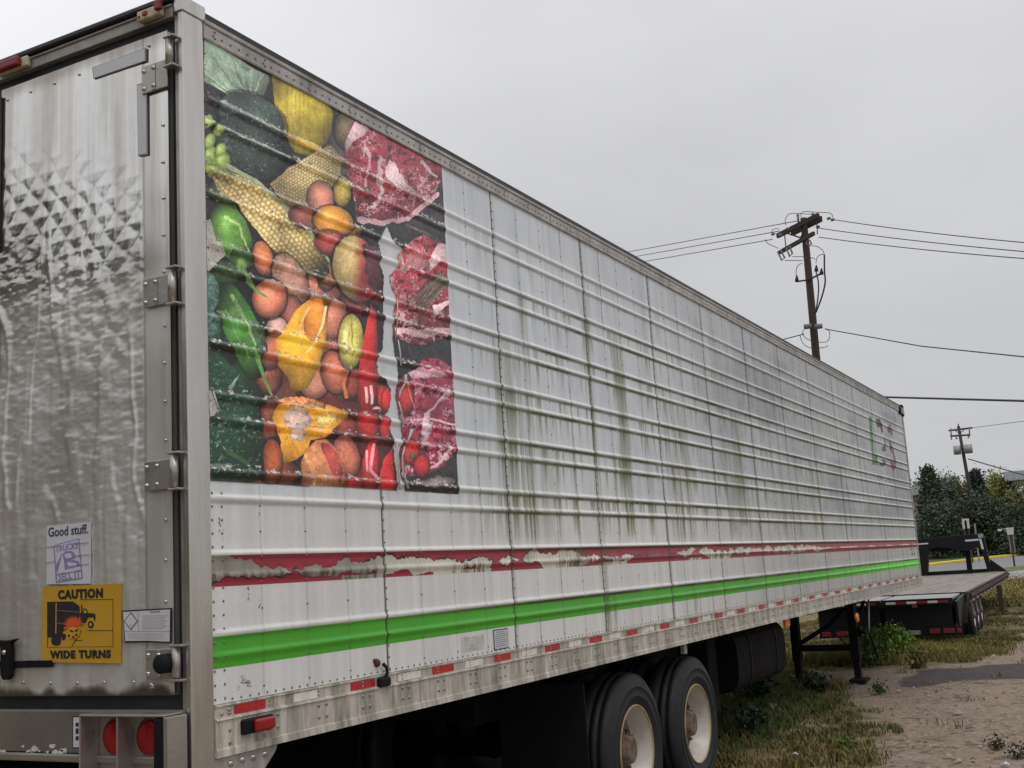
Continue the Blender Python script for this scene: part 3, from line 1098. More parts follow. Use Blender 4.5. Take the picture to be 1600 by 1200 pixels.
# ================================================================== SEMI TRAILER
LEN, WID = 16.0, 2.44
ZBOT, ZLIP, ZPAN, ZTOP, ZRAIL, ZROOF = 1.100, 1.232, 1.286, 3.866, 3.945, 3.978
SEAM0, STEP = 1.1125, 1.2192
SEAMS = [0.0] + [SEAM0 + STEP * k for k in range(12)] + [15.90]
RIBZ = [3.625, 3.525, 3.330, 3.232, 3.032, 2.940, 2.738, 2.637, 2.440, 2.345, 2.146, 2.047, 1.838, 1.757, 1.547, 1.466]
RIBC = np.array([z - 0.009 for z in RIBZ])


def xprof(z):
    z = np.asarray(z, float)
    d = z[..., None] - RIBC
    t = np.clip(np.where(d > 0, 1 - d / 0.017, 1 + d / 0.028), 0, 1)
    return (0.0086 * (0.35 * t + 0.65 * smooth(0.0, 1.0, t))).max(-1)


trailer = empty('semi_trailer', (0, 0, 0), 'long white ribbed box trailer with food print, red and green stripes and dented steel door', 'trailer')

# ------------------------------------------------ painted colours of the side (baked from code)
tw_, th_ = 3400, 900
Yg = ((np.arange(tw_) + 0.5) / tw_ * 16.2).astype(np.float32)[None]
Zg = (1.2 + (np.arange(th_) + 0.5) / th_ * 2.8).astype(np.float32)[:, None]
U_, V_ = px(Yg, Zg)
U_, V_ = U_.astype(np.float32), V_.astype(np.float32)
C = np.empty((th_, tw_, 3), np.float32)
cW, cB = np.array((218, 218, 217)) / 255, np.array((190, 198, 208)) / 255
upper = smooth(1.86, 2.3, Zg)
far = smooth(2.0, 7.0, Yg)
blot = fbm(Yg * 0.9, Zg * 1.3, 51, 5)
bl = np.clip(upper * (0.45 + 0.9 * (blot - 0.35)), 0, 1)[..., None]
C[:] = cW
C = C * (1 - bl) + cB * bl
C *= (1 + 0.07 * upper * (1 - smooth(1.5, 5.0, Yg)))[..., None]
# chalky and worn patches further along
wear = smooth(0.50, 0.64, fbm(Yg * 0.75, Zg * 1.9, 55, 6)) * upper * smooth(4.5, 8.5, Yg)
C *= (1 - 0.16 * smooth(4, 9, Yg))[..., None]
C = C * (1 - 0.5 * wear[..., None]) + np.array((120, 122, 132)) / 255 * 0.5 * wear[..., None]
wear2 = smooth(0.55, 0.68, fbm(Yg * 2.2, Zg * 1.1, 57, 5)) * upper * smooth(9, 12, Yg)
C = C * (1 - 0.35 * wear2[..., None]) + np.array((190, 190, 186)) / 255 * 0.35 * wear2[..., None]
# faint vertical rain streaks
st = fbm(Yg * 22, Zg * 0.9, 61, 4)
C *= (1 + 0.07 * (st - 0.5) * 2)[..., None]
st_far = smooth(0.52, 0.75, fbm(Yg * 9, Zg * 0.6, 63, 4)) * far
C = C * (1 - 0.16 * st_far[..., None]) + np.array((120, 118, 108)) / 255 * 0.16 * st_far[..., None]
n_edge = fbm(Yg * 9, Zg * 9, 65, 4) - 0.5
n_edge2 = fbm(Yg * 30, Zg * 30, 66, 3) - 0.5
PAINTW = C.copy()
# green stripe, red stripe
cG, cR = np.array((76, 168, 46)) / 255, np.array((158, 48, 66)) / 255
green = (Zg < 1.527) & (Zg > 1.412)
gcol = cG * (1 + 0.10 * (fbm(Yg * 3, Zg * 5, 67, 3) - 0.5))[..., None] * (1 + 0.35 * smooth(8, 15, Yg))[..., None]
C = np.where(green[..., None], gcol, C)
redz = (Zg < 1.822) & (Zg > 1.706)
rfade = smooth(8, 15, Yg)[..., None]
rcol = cR * (1 - 0.25 * rfade) + np.array((128, 88, 88)) / 255 * 0.25 * rfade
C = np.where(redz[..., None], rcol, C)
amp = 0.025 * (1 + 0.12 * np.exp(-Yg / 0.5)) * (1 - smooth(6.6, 7.0, Yg)) + 0.03 * np.exp(-((Yg - 8.35) / 1.3) ** 2)
tn = fbm(Yg * 4.6, Zg * 2 + 3, 71, 6) - 0.5
tn2 = fbm(Yg * 3.9 + 31, Zg * 2 + 9, 73, 6) - 0.5
gap = smooth(0.30, 0.36, fbm(Yg * 1.1, Zg * 0, 74, 2))
jag = smooth(0.35, 0.7, vnoise(Yg * 45, Zg * 0, 75)) * 0.010 + (vnoise(Yg * 120, Zg * 20, 76) - 0.5) * 0.006
hi = 1.757 + (amp * (1.1 + 6.5 * tn) + jag * (amp > 0.01)) * gap
lo_ = 1.757 - (amp * (0.9 + 6.0 * tn2) - jag * 0.5) * gap
torn = redz & (Zg < hi) & (Zg > lo_) & (amp > 0.004)
low = (Zg < 1.726) & redz & (fbm(Yg * 2.4, Zg * 0, 77, 3) > 0.60) & (Yg < 6.5)
torn |= low
tcol = (np.array((205, 200, 186)) * (1 - 0.30 * (1 - smooth(0.9, 1.25, Yg)))[..., None]) / 255 * (0.9 + 0.25 * fbm(Yg * 14, Zg * 6, 79, 4))[..., None]
mil = smooth(0.40, 0.75, fbm(Yg * 55, Zg * 5, 80, 3)) * np.clip(0.30 + (1.760 - Zg) / 0.030, 0.12, 1) * smooth(0.35, 0.62, fbm(Yg * 2.6, Zg * 0 + 2, 81, 3) + 0.25 * (Yg < 1.11))
mil = mil * 0.95
tcol = tcol * (1 - mil[..., None]) + np.array((74, 68, 52)) / 255 * mil[..., None]
C = np.where(torn[..., None], tcol, C)
edge = redz & ~torn & (((Zg < hi + 0.008) & (Zg > hi)) | ((Zg > lo_ - 0.006) & (Zg < lo_))) & (amp > 0.004)
C = np.where(edge[..., None], C * (0.35 + 0.5 * smooth(0.4, 0.6, fbm(Yg * 7, Zg * 7, 78, 3)))[..., None], C)
# glints painted as pale dashes on the crest of the red rib, far half
dash = redz & (np.abs(Zg - 1.757) < 0.006) & (vnoise(Yg * 2.6, Zg * 0, 82) > 0.42) & (Yg > 6.6)
C = np.where(dash[..., None], np.array((214, 178, 176)) / 255, C)
# dirt caught under every rib: brown-grey near the back, algae green along the middle
prof = 0.35 + 0.65 * smooth(1.2, 2.6, Yg) * (1 - 0.45 * smooth(8.5, 12.5, Yg))
heights = 1 - 0.75 * smooth(2.9, 3.7, Zg)
for z0 in RIBC:
    under = np.exp(-((Zg - (z0 - 0.016)) / 0.0085) ** 2)
    d = 0.9 * under * prof * heights * np.clip(0.55 + 1.6 * (fbm(Yg * 2.3, Zg * 3 + z0, 83, 5) - 0.38), 0, 1.15)
    if 1.40 < z0 < 1.47:
        d = d * 0.18
    if 1.70 < z0 < 1.76:
        d = d * 0.25
    gr = smooth(0.9, 2.4, Yg)[..., None]
    dc = np.array((112, 104, 92)) / 255 * (1 - gr) + np.array((52, 53, 32)) / 255 * gr
    d = np.clip((0.9 + 0.4 * smooth(2.0, 4.0, Yg)) * d * (0.8 + 0.7 * (st - 0.4)), 0, 0.92)[..., None]
    C = C * (1 - d) + dc * d
    cr_ = np.exp(-((Zg - (z0 + 0.008)) / 0.0065) ** 2)[..., None] * (0.75 if z0 > 1.8 else 0.0)   # sky highlight painted along the rib crest
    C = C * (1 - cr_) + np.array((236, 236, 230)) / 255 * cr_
    # runs hanging from the rib
    fall = np.clip(1 - (z0 - 0.03 - Zg) / 0.12, 0, 1) * (Zg < z0 - 0.02)
    run = smooth(0.56, 0.74, fbm(Yg * 26, Zg * 1.2 + z0 * 3, 84, 4)) * smooth(1.5, 2.6, Yg) * (1 - smooth(9, 12, Yg)) * fall * heights
    if z0 > 1.8:
        run = (run * 0.6)[..., None]
        C = C * (1 - run) + np.array((96, 98, 70)) / 255 * run
# strong algae runs along some seams and rivet lines
LEDGE = np.full_like(Zg, 0.0)
for z0 in RIBC:
    q = z0 - 0.02 - Zg
    LEDGE = np.maximum(LEDGE, np.where(q > -0.004, np.exp(-np.clip(q, 0, 9) / 0.06), 0))
LEDGE = 0.40 + 0.75 * LEDGE
rs_ = np.random.RandomState(99)
EXTRA = tuple((float(yc), float(rs_.uniform(0.012, 0.05)), float(rs_.uniform(2.5, 3.5)), 1.86, float(rs_.uniform(0.2, 0.55)))
              for yc in [m_ + rs_.uniform(-0.02, 0.04) for m_ in [SEAM0 + STEP * k / 4 for k in range(4, 40)] if rs_.rand() < 0.62])
for yc, wd, zt_, zb_, am in ((2.45, 0.30, 3.15, 1.86, 0.42), (2.62, 0.05, 3.0, 1.86, 0.45), (3.58, 0.045, 3.6, 1.2, 0.5), (4.08, 0.07, 3.45, 1.9, 0.85), (3.68, 0.06, 1.70, 1.3, 0.75),
                             (4.95, 0.06, 3.1, 1.86, 0.5), (5.2, 0.16, 3.05, 1.86, 0.45), (6.75, 0.10, 3.1, 2.0, 0.75), (6.45, 0.2, 2.9, 1.9, 0.3),
                             (3.15, 0.03, 3.2, 1.9, 0.3), (8.05, 0.08, 2.8, 1.9, 0.35), (9.4, 0.10, 3.0, 1.9, 0.4), (5.25, 0.05, 1.7, 1.3, 0.4),
                             (5.75, 0.05, 1.7, 1.5, 0.5), (4.15, 0.03, 1.55, 1.3, 0.6), (1.45, 0.05, 1.95, 1.86, 0.3), (7.6, 0.05, 1.7, 1.5, 0.4)) + EXTRA:
    k0, k1 = int((yc - 3.5 * wd) / 16.2 * tw_), int((yc + 3.5 * wd) / 16.2 * tw_)
    Yw = Yg[:, k0:k1]
    ww = wd * (0.7 + 0.7 * vnoise(Zg * 3, Zg * 0, 87))
    a = np.exp(-np.abs((Yw - yc + 0.02 * (vnoise(Zg * 4, Zg * 0 + 3, 88) - 0.5)) / ww) ** 2.4) * smooth(zb_ - 0.05, zb_ + 0.05, Zg) * (1 - smooth(zt_ - 0.5, zt_, Zg))
    a = np.clip(a * am * (0.25 + 1.5 * smooth(0.35, 0.75, fbm(Yw * 40, Zg * 1.5, 89, 4))), 0, 0.85)[..., None]
    a = a * LEDGE[..., None]
    C[:, k0:k1] = C[:, k0:k1] * (1 - a) + np.array((84, 85, 50)) / 255 * a
# seams and rivet columns: thin grime
cols = [s for s in SEAMS[1:-1]]
mids = []
for i in range(len(SEAMS) - 1):
    for q in (1, 2, 3):
        mids.append(SEAMS[i] + (SEAMS[i + 1] - SEAMS[i]) * q / 4)
for s in cols:
    k0, k1 = int((s - 0.1) / 16.2 * tw_), int((s + 0.12) / 16.2 * tw_)
    Yw = Yg[:, k0:k1]
    a = np.exp(-((Yw - s - 0.004) / 0.008) ** 2) * 0.62 + np.exp(-((Yw - s - 0.02) / 0.02) ** 2) * 0.34 * smooth(0.3, 0.7, fbm(Yw * 30, Zg * 2, 90, 3)) * smooth(1.5, 3, Yw)
    a = a[..., None]
    C[:, k0:k1] = C[:, k0:k1] * (1 - a) + np.array((64, 62, 48)) / 255 * a
for s in mids:
    k0, k1 = max(0, int((s - 0.05) / 16.2 * tw_)), int((s + 0.05) / 16.2 * tw_)
    Yw = Yg[:, k0:k1]
    a = np.exp(-((Yw - s) / 0.007) ** 2) * (0.14 + 0.38 * smooth(0.45, 0.7, fbm(Yw * 0 + s * 7, Zg * 2.2, 91, 3)) * smooth(1.6, 3.2, Yw))
    a = a[..., None]
    C[:, k0:k1] = C[:, k0:k1] * (1 - a) + np.array((74, 74, 54)) / 255 * a
# small scratches near the back corner
q0 = int(1.0 / 16.2 * tw_)
U8, V8, C8 = U_[:, :q0], V_[:, :q0], C[:, :q0]
for (u, v, l, wd) in ((388, 930, 26, 1.2), (343, 820, 22, 1.2), (349, 835, 16, 1), (406, 945, 16, 1.0), (380, 1062, 12, 3), (388, 1068, 10, 4), (372, 1075, 6, 2), (404, 806, 12, 0.8)):
    a = (np.abs(U8 - u - 2.5 * (vnoise(V8 * 0.3, U8 * 0, 92) - 0.5)) < wd * (0.4 + vnoise(V8 * 0.6, U8 * 0.4, 93))) & (np.abs(V8 - v) < l / 2) & (vnoise(V8 * 0.5, U8 * 0.5, 94) > 0.4)
    C8[a] *= 0.55
# worn company lettering near the nose
LGREEN, LDARK, LRED = np.array((20, 92, 24)) / 255, np.array((8, 8, 12)) / 255, np.array((96, 6, 24)) / 255
nU, nV = U_ + n_edge * 0.5, V_ + n_edge * 2
sel = np.broadcast_to(Yg > 12.2, (th_, tw_))
for pts, c in (([(1357.3, 650.5), (1361.6, 652), (1365.6, 709), (1371, 712), (1371.6, 727.5), (1363.3, 726)], LGREEN),
               ([(1367, 653.5), (1374.6, 655), (1378.4, 663), (1380.2, 675.5), (1377.3, 676), (1374.6, 667), (1371.4, 669), (1369, 662)], LDARK),
               ([(1381, 681), (1383, 686), (1384, 697), (1384.4, 706), (1377, 705), (1377.5, 699), (1381.6, 697)], LDARK),
               ([(1377, 717), (1383.6, 718.5), (1383.4, 727), (1379.6, 729.3), (1373.6, 727.6), (1374, 724), (1379.5, 724)], LDARK),
               ([(1390, 662.5), (1392.5, 667), (1394.5, 678), (1394, 683), (1391, 677), (1386.3, 674), (1386, 669)], LRED),
               ([(1388.4, 686), (1391, 692), (1395.4, 700.5), (1397.4, 709), (1400.3, 723), (1399, 732), (1396.5, 736.3), (1392, 731), (1389.3, 720), (1390.3, 716), (1393, 721.5), (1395.6, 721), (1394.8, 710), (1390, 702)], LRED)):
    m_ = np.zeros((th_, tw_), bool)
    m_[sel] = in_poly(nU[sel], nV[sel], pts)
    C[m_] = C[m_] * 0.08 + c * 0.92
lt = sel & (V_ > 741 + (U_ - 1370) * 0.30) & (V_ < 748.5 + (U_ - 1370) * 0.30) & (U_ > 1369.5) & (U_ < 1400.5) & (vnoise(U_ * 1.55, V_ * 0.35, 96) > 0.52)
C = np.where(lt[..., None], C * 0.62, C)
lt = sel & (V_ > 758 + (U_ - 1376) * 0.24) & (V_ < 765 + (U_ - 1376) * 0.24) & (U_ > 1375) & (U_ < 1400) & (vnoise(U_ * 1.3, V_ * 0.5, 97) > 0.56)
C = np.where(lt[..., None], C * 0.82, C)
for (u, v, a_, b_) in ((1423.8, 857.8, 0.9, 2.2), (1427.6, 858, 0.7, 2.2), (1425.2, 866, 0.9, 2.3), (1428.3, 866, 1.0, 2.3), (1426, 862, 0.6, 1.4)):
    m_ = sel & (((U_ - u) / a_) ** 2 + ((V_ - v) / b_) ** 2 < 1)
    C = np.where(m_[..., None], np.array((62, 62, 84)) / 255, C)
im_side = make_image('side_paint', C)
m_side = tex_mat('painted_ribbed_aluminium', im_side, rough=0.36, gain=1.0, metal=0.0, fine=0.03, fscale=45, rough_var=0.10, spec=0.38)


def side_uv(co):
    return np.stack([co[:, 1] / 16.2, (co[:, 2] - 1.2) / 2.8], -1)


zs = [ZPAN]
for z in sorted(RIBC):
    for d in (-0.031, -0.025, -0.019, -0.013, -0.006, 0.0, 0.005, 0.010, 0.015, 0.019):
        zs.append(z + d)
zs.append(ZTOP)
zs = sorted(zs)
zz = [zs[0]]
for z in zs[1:]:
    g_ = z - zz[-1]
    if g_ > 0.05:
        k = int(g_ / 0.04)
        zz += [zz[-1] + g_ * (j + 1) / (k + 1) for j in range(k)]
    if z - zz[-1] > 0.002:
        zz.append(z)
zz = np.array(zz)
for i in range(len(SEAMS) - 1):
    y0, y1 = SEAMS[i] + 0.0022, SEAMS[i + 1] - 0.0022
    ny = 22
    yy = np.linspace(y0, y1, ny)
    YY, ZZ = np.meshgrid(yy, zz, indexing='ij')
    oc = (fbm(YY * 2.2 + i * 7, ZZ * 2.6, 101, 3) - 0.5) * 0.0030 + (fbm(YY * 6, ZZ * 7, 104, 2) - 0.5) * 0.0007
    # the metal is pinned at each rivet line and bellies slightly between them
    ph = (YY - SEAMS[i]) / (SEAMS[i + 1] - SEAMS[i]) * 4
    oc += 0.0007 * np.sin(ph * math.pi) ** 2
    oc *= 0.25 + 0.75 * np.sin(np.clip(ph / 4, 0, 1) * math.pi)
    XX = xprof(ZZ) * smooth(0.0, 0.035, YY) + oc
    V = np.stack([XX, YY, ZZ], -1).reshape(-1, 3)
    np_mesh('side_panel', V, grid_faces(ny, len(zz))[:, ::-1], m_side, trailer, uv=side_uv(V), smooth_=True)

# ------------------------------------------------ body behind the skin
MB().box(-WID + 0.02, -0.012, 0.02, LEN - 0.12, 1.16, 3.93).build('body_shell', m_chassis, trailer)
MB().box(-WID, -WID + 0.017, 0.02, LEN - 0.1, 1.2, 3.93).build('far_side_wall', m_alu, trailer)
nose = [(-WID + 0.02, 15.9), (-0.0, 15.9), (0.0, 15.94), (-0.03, 15.99), (-0.10, 16.02), (-WID + 0.1, 16.02), (-WID + 0.02, 15.95)]
MB().prism(nose, 'z', 1.13, 3.95).build('front_wall', m_alu, trailer)
roof = MB()
roof.prism([(-WID, ZRAIL), (0.008, ZRAIL), (0.008, ZROOF - 0.003), (-0.004, ZROOF + 0.002), (-0.06, ZROOF + 0.004), (-WID / 2, ZROOF + 0.03), (-WID, ZROOF)], 'y', 0.0, 15.93)
roof.build('roof', m_roof, trailer, bevel=0.003)

# top rail with its groove
tr = MB()
tr.prism([(-0.01, ZTOP - 0.004), (0.012, ZTOP - 0.004), (0.014, ZTOP + 0.004), (0.011, ZTOP + 0.01), (0.011, ZTOP + 0.052), (0.008, ZTOP + 0.055), (0.008, ZTOP + 0.058),
          (0.016, ZTOP + 0.062), (0.017, ZRAIL - 0.003), (0.010, ZRAIL - 0.001), (-0.01, ZRAIL - 0.001)], 'y', 0.0, 15.86)
tr.build('top_rail', m_toprail, trailer)
MB().box(-0.05, 0.022, 15.86, 16.035, ZTOP - 0.06, ZROOF + 0.015).build('corner_cap', m_chassis, trailer, bevel=0.012)
MB().box(-0.03, 0.026, 15.62, 15.72, ZTOP - 0.05, ZRAIL - 0.005).build('roof_clamp', m_chassis, trailer, bevel=0.01)
MB().box(0.023, 0.03, 15.76, 15.99, ZTOP - 0.03, ZTOP + 0.07).build('cap_plate', m_galv, trailer, bevel=0.005)
MB().box(-0.01, 0.012, 15.902, 15.96, ZPAN, ZTOP - 0.07).build('front_edge_trim', m_alu, trailer, bevel=0.006)

# bottom rail: tape ledge, lip, riveted web and lower flange
br = MB()
br.prism([(-0.02, ZPAN - 0.002), (0.010, ZPAN - 0.002), (0.011, ZPAN - 0.008), (0.005, ZPAN - 0.010), (0.005, ZLIP + 0.006), (0.017, ZLIP + 0.003),
          (0.019, ZLIP - 0.003), (0.012, ZLIP - 0.006), (0.012, ZBOT + 0.030), (0.018, ZBOT + 0.027), (0.020, ZBOT + 0.001), (0.016, ZBOT), (-0.06, ZBOT), (-0.06, ZBOT + 0.01), (-0.02, ZBOT + 0.03)],
         'y', 0.0, 15.97)
br.build('bottom_rail', m_rail, trailer)
MB().box(-0.05, 0.0, 15.975, 15.995, ZBOT, ZPAN).build('rail_end', m_brown, trailer)
# a newer pale splice plate along the lower rail
MB().box(0.013, 0.0155, 10.75, 13.3, ZBOT + 0.033, ZLIP - 0.012).build('splice_plate', m_toprail, trailer)

# conspicuity tape: red and white pieces in turn
spans = [(0.103, 0.278), (0.446, 0.596), (0.823, 1.001), (1.181, 1.367), (1.473, 1.666), (1.777, 1.950), (2.077, 2.252), (2.384, 2.561),
         (2.664, 2.855), (2.975, 3.145), (3.273, 3.458), (3.589, 3.744)]
y = 3.86
while y < 15.75:
    spans.append((y, min(y + 0.185, 15.9)))
    y += 0.305
for i, (a, b_) in enumerate(spans):
    t = MB().box(0.0052, 0.0068, a, b_, ZLIP + 0.0085, ZPAN - 0.0125)
    t.build('reflective_tape', m_tred if i % 2 == 0 else m_twhite, trailer)['label'] = 'red strip of tape' if i % 2 == 0 else 'white strip of tape'

# rivets
rv = MB()
X = (1, 0, 0)


def rvt(y, z, r=0.0055, mb=None, x=None):
    xx = (float(xprof(z)) if x is None else x)
    (mb or rv).dome((xx + 0.0005, y, z), X, r, r * 0.75, 6)


PRINT_Z = 2.104
for s in cols:
    z = ZPAN + 0.018
    while z < ZTOP - 0.02:
        rvt(s + 0.014, z)
        z += 0.051
for dy in (0.010, 0.062):
    z = ZPAN + 0.018
    while z < ZTOP - 0.02:
        rvt(dy, z)
        z += 0.050
for s in mids:
    z = ZPAN + 0.04
    while z < ZTOP - 0.02:
        rvt(s, z + rnd.uniform(-0.002, 0.002), 0.005)
        z += 0.098
y = 0.1
while y < 15.8:
    rvt(y, ZPAN + 0.012, 0.0055)
    y += 0.049
stuff(rv.build('side_rivet', m_rivet, trailer, True))
rv2 = MB()
y = 0.05
while y < 15.8:
    rvt(y, ZTOP + 0.026, 0.006, rv2, 0.011)
    y += 0.0508
y = 0.06
while y < 15.8:
    rvt(y, ZTOP + 0.045, 0.006, rv2, 0.011)
    rvt(y, ZTOP + 0.017, 0.006, rv2, 0.011)
    y += 0.3048
stuff(rv2.build('top_rail_rivet', m_rivet, trailer, True))
rv3 = MB()
y = 0.29
while y < 15.7:
    for dy in (0, 0.05):
        rvt(y + dy, ZLIP - 0.022, 0.0085, rv3, 0.012)
        rvt(y + dy, ZLIP - 0.068, 0.0085, rv3, 0.012)
    rvt(y + 0.01, ZLIP + 0.018, 0.006, rv3, 0.005)
    rvt(y + 0.01, ZLIP + 0.034, 0.006, rv3, 0.005)
    y += 0.3048
for (yy_, z_) in ((0.07, 1.19), (0.07, 1.145), (0.22, 1.14), (0.26, 1.142), (0.03, 1.25), (0.07, 1.25), (0.07, 1.262)):
    rvt(yy_, z_, 0.008, rv3, 0.012)
stuff(rv3.build('bottom_rail_rivet', m_rail_riv, trailer, True))

# bracket plate under the back corner
bp = [(0.0, 1.098), (0.345, 1.098), (0.335, 1.075), (0.30, 1.045), (0.22, 0.98), (0.16, 0.93), (0.0, 0.93)]
MB().prism(bp, 'x', -0.012, 0.004).build('rear_gusset', m_alu, trailer, bevel=0.003)
for (u, v) in ((359, 1193), (377, 1187), (394, 1183), (412, 1178)):
    yy_, z_ = on_side(u, v)
    MB().dome((0.004, yy_, z_), X, 0.013, 0.010, 10).build('bolt', m_bolt, trailer, True)

# side marker lamp, hook and cable loop
y0, z0 = on_side(379, 1143)
y1, z1 = on_side(413, 1123)
MB().box(0.012, 0.030, 0.125, 0.30, 1.162, 1.218).build('lamp_housing', m_black, trailer, bevel=0.008)
MB().box(0.030, 0.052, 0.175, 0.285, 1.168, 1.213).build('side_marker_lamp', m_red, trailer, bevel=0.010, seg=3)
yy_, z_ = on_side(588, 1036)
MB().dome((0.0, yy_, z_), X, 0.02, 0.02, 9).dome((0.0, yy_ - 0.015, z_ + 0.01), X, 0.012, 0.012, 7).build('rusty_plug', m_brown, trailer, True)
pts = [(595, 1037), (598, 1043), (598, 1052), (596, 1060), (594, 1066)]
MB().tube([(0.012 + 0.012 * math.sin(i * 0.8), *on_side(u, v)) for i, (u, v) in enumerate(pts)], 0.0075, 8).build('cable_loop', m_black, trailer, True)
yy_, z_ = on_side(595, 1065)
MB().box(0.006, 0.035, yy_ - 0.045, yy_ + 0.035, z_ - 0.022, z_ + 0.02).build('cable_clamp', m_black, trailer, bevel=0.01)

# paper notices on the side
y0, z1 = on_side(770, 983)
y1, z0 = on_side(794, 1012)
o = MB().box(0.0006, 0.0026, y0, y1, 1.300, 1.404).build('notice_label', m_ink, trailer)
MB().box(0.0028, 0.0034, y0 + 0.006, y1 - 0.006, 1.305, 1.399).build('paper', m_paper, o)
mb = MB()
for k in range(8):
    zk = 1.392 - k * 0.0105
    mb.box(0.0036, 0.0040, y0 + 0.016 + 0.012 * (k == 0), y1 - 0.016 - 0.02 * (k % 3 == 0), zk - 0.0035, zk)
stuff(mb.build('print_line', m_greyink, o))
o = MB().box(0.0006, 0.002, 1.76, 1.985, 1.318, 1.392).build('faded_label', m_peel, trailer)
mb = MB()
for k in range(5):
    mb.box(0.0021, 0.0025, 1.78 + 0.02 * (k % 2), 1.96, 1.378 - k * 0.012, 1.381 - k * 0.012)
stuff(mb.build('print_line', m_patch, o))


# ------------------------------------------------ the printed vinyl
class Art:
    def __init__(s, U, V, bgc):
        s.U, s.V = U, V
        s.C = np.empty(U.shape + (3,), np.float32)
        s.C[:] = np.array(bgc) / 255
        s.n1 = fbm(U / 9, V / 9, 201, 4) - 0.5
        s.n2 = fbm(U / 9 + 50, V / 9, 202, 4) - 0.5
        s.n3 = fbm(U / 2.5, V / 2.5, 203, 3)
        s.n4 = fbm(U / 22, V / 22, 204, 4)

    def region(s, x0, x1, y0, y1):
        m = (s.U > x0 - 6) & (s.U < x1 + 6) & (s.V > y0 - 6) & (s.V < y1 + 6)
        if not m.any():
            return None
        r, c = np.where(m.any(1))[0], np.where(m.any(0))[0]
        return slice(r[0], r[-1] + 1), slice(c[0], c[-1] + 1)

    def put(s, sl, mask, col):
        s.C[sl] = np.where(mask[..., None], col, s.C[sl])

    def shade(s, sl, cx, cy, rx, ry, col, k=0.5, hl=0.0, tex=0.0, edge=0.0):
        U, V = s.U[sl], s.V[sl]
        a, b_ = (U - cx) / rx, (V - cy) / ry
        r2 = a * a + b_ * b_
        li = 1.16 - (k + 0.1) * np.clip(r2, 0, 1.5) ** 1.2 - 0.18 * b_ - 0.1 * a
        c = np.array(col, np.float32) / 255 * li[..., None]
        if tex:
            c = c * (1 + tex * (s.n3[sl] - 0.5) * 2)[..., None]
        if hl:
            h = np.exp(-(((a + 0.30) / 0.20) ** 2 + ((b_ + 0.35) / 0.28) ** 2))
            c = c + hl * h[..., None]
        return c

    def poly(s, pts, col, k=0.45, hl=0.0, tex=0.08, warp=2.0, outline=0.0):
        xs_, ys_ = [p[0] for p in pts], [p[1] for p in pts]
        sl = s.region(min(xs_), max(xs_), min(ys_), max(ys_))
        if sl is None:
            return None
        U, V = s.U[sl] + s.n1[sl] * warp * 2, s.V[sl] + s.n2[sl] * warp * 2
        m = in_poly(U, V, pts)
        cx, cy = (min(xs_) + max(xs_)) / 2, (min(ys_) + max(ys_)) / 2
        rx, ry = (max(xs_) - min(xs_)) / 2, (max(ys_) - min(ys_)) / 2
        s.put(sl, m, s.shade(sl, cx, cy, rx, ry, col, k, hl, tex))
        return sl, m

    def ell(s, cx, cy, rx, ry, ang, col, k=0.62, hl=0.05, tex=0.06, warp=0.8):
        R = max(rx, ry)
        sl = s.region(cx - R, cx + R, cy - R, cy + R)
        if sl is None:
            return None
        U, V = s.U[sl] + s.n1[sl] * warp * 2 - cx, s.V[sl] + s.n2[sl] * warp * 2 - cy
        c, n_ = math.cos(math.radians(ang)), math.sin(math.radians(ang))
        a, b_ = (U * c + V * n_) / rx, (-U * n_ + V * c) / ry
        r2 = a * a + b_ * b_
        m = r2 < 1
        li = 1.18 - (k + 0.12) * np.clip(r2, 0, 1.6) ** 1.2 - 0.16 * (V / R)
        cc_ = np.array(col, np.float32) / 255 * li[..., None] * (1 + tex * (s.n3[sl] - 0.5) * 2)[..., None]
        if hl:
            cc_ = cc_ + hl * np.exp(-(((U + 0.3 * rx) / (0.28 * rx)) ** 2 + ((V + 0.35 * ry) / (0.22 * ry)) ** 2))[..., None]
        # contact shade drawn in the photograph of the food
        sh = (r2 >= 1) & (r2 < 1.22) & (k > 0.3) & (min(rx, ry) > 12)
        s.C[sl] = np.where(sh[..., None], s.C[sl] * 0.55, s.C[sl])
        s.put(sl, m, cc_)
        return sl, m

    def line(s, pts, wd, col, taper=True, jit=0.0):
        for i in range(len(pts) - 1):
            (x0, y0), (x1, y1) = pts[i], pts[i + 1]
            sl = s.region(min(x0, x1) - wd, max(x0, x1) + wd, min(y0, y1) - wd, max(y0, y1) + wd)
            if sl is None:
                continue
            U, V = s.U[sl] + s.n1[sl] * jit, s.V[sl] + s.n2[sl] * jit
            dx, dy = x1 - x0, y1 - y0
            t = np.clip(((U - x0) * dx + (V - y0) * dy) / (dx * dx + dy * dy + 1e-6), 0, 1)
            d = np.hypot(U - x0 - t * dx, V - y0 - t * dy)
            tt = (i + t) / (len(pts) - 1)
            ww = wd * (1 - 0.6 * tt if taper else 1)
            a = np.clip((ww - d) / 0.8 + 0.5, 0, 1)[..., None]
            s.C[sl] = s.C[sl] * (1 - a) + np.array(col) / 255 * a

    def kernels(s, res, ang, sa, sb, col, dark):
        if res is None:
            return
        sl, m = res
        U, V = s.U[sl] + s.n1[sl] * 5, s.V[sl] + s.n2[sl] * 5
        c, n_ = math.cos(math.radians(ang)), math.sin(math.radians(ang))
        a, b_ = (U * c + V * n_) / sa, (-U * n_ + V * c) / sb
        row = np.floor(b_)
        k = (np.abs(np.sin(math.pi * (a + 0.5 * (row % 2)))) * np.abs(np.sin(math.pi * b_))) ** 0.8 * (0.75 + 0.5 * s.n3[sl])
        base_ = s.C[sl]
        s.C[sl] = np.where(m[..., None], base_ * (0.66 + 0.46 * k[..., None]), base_)

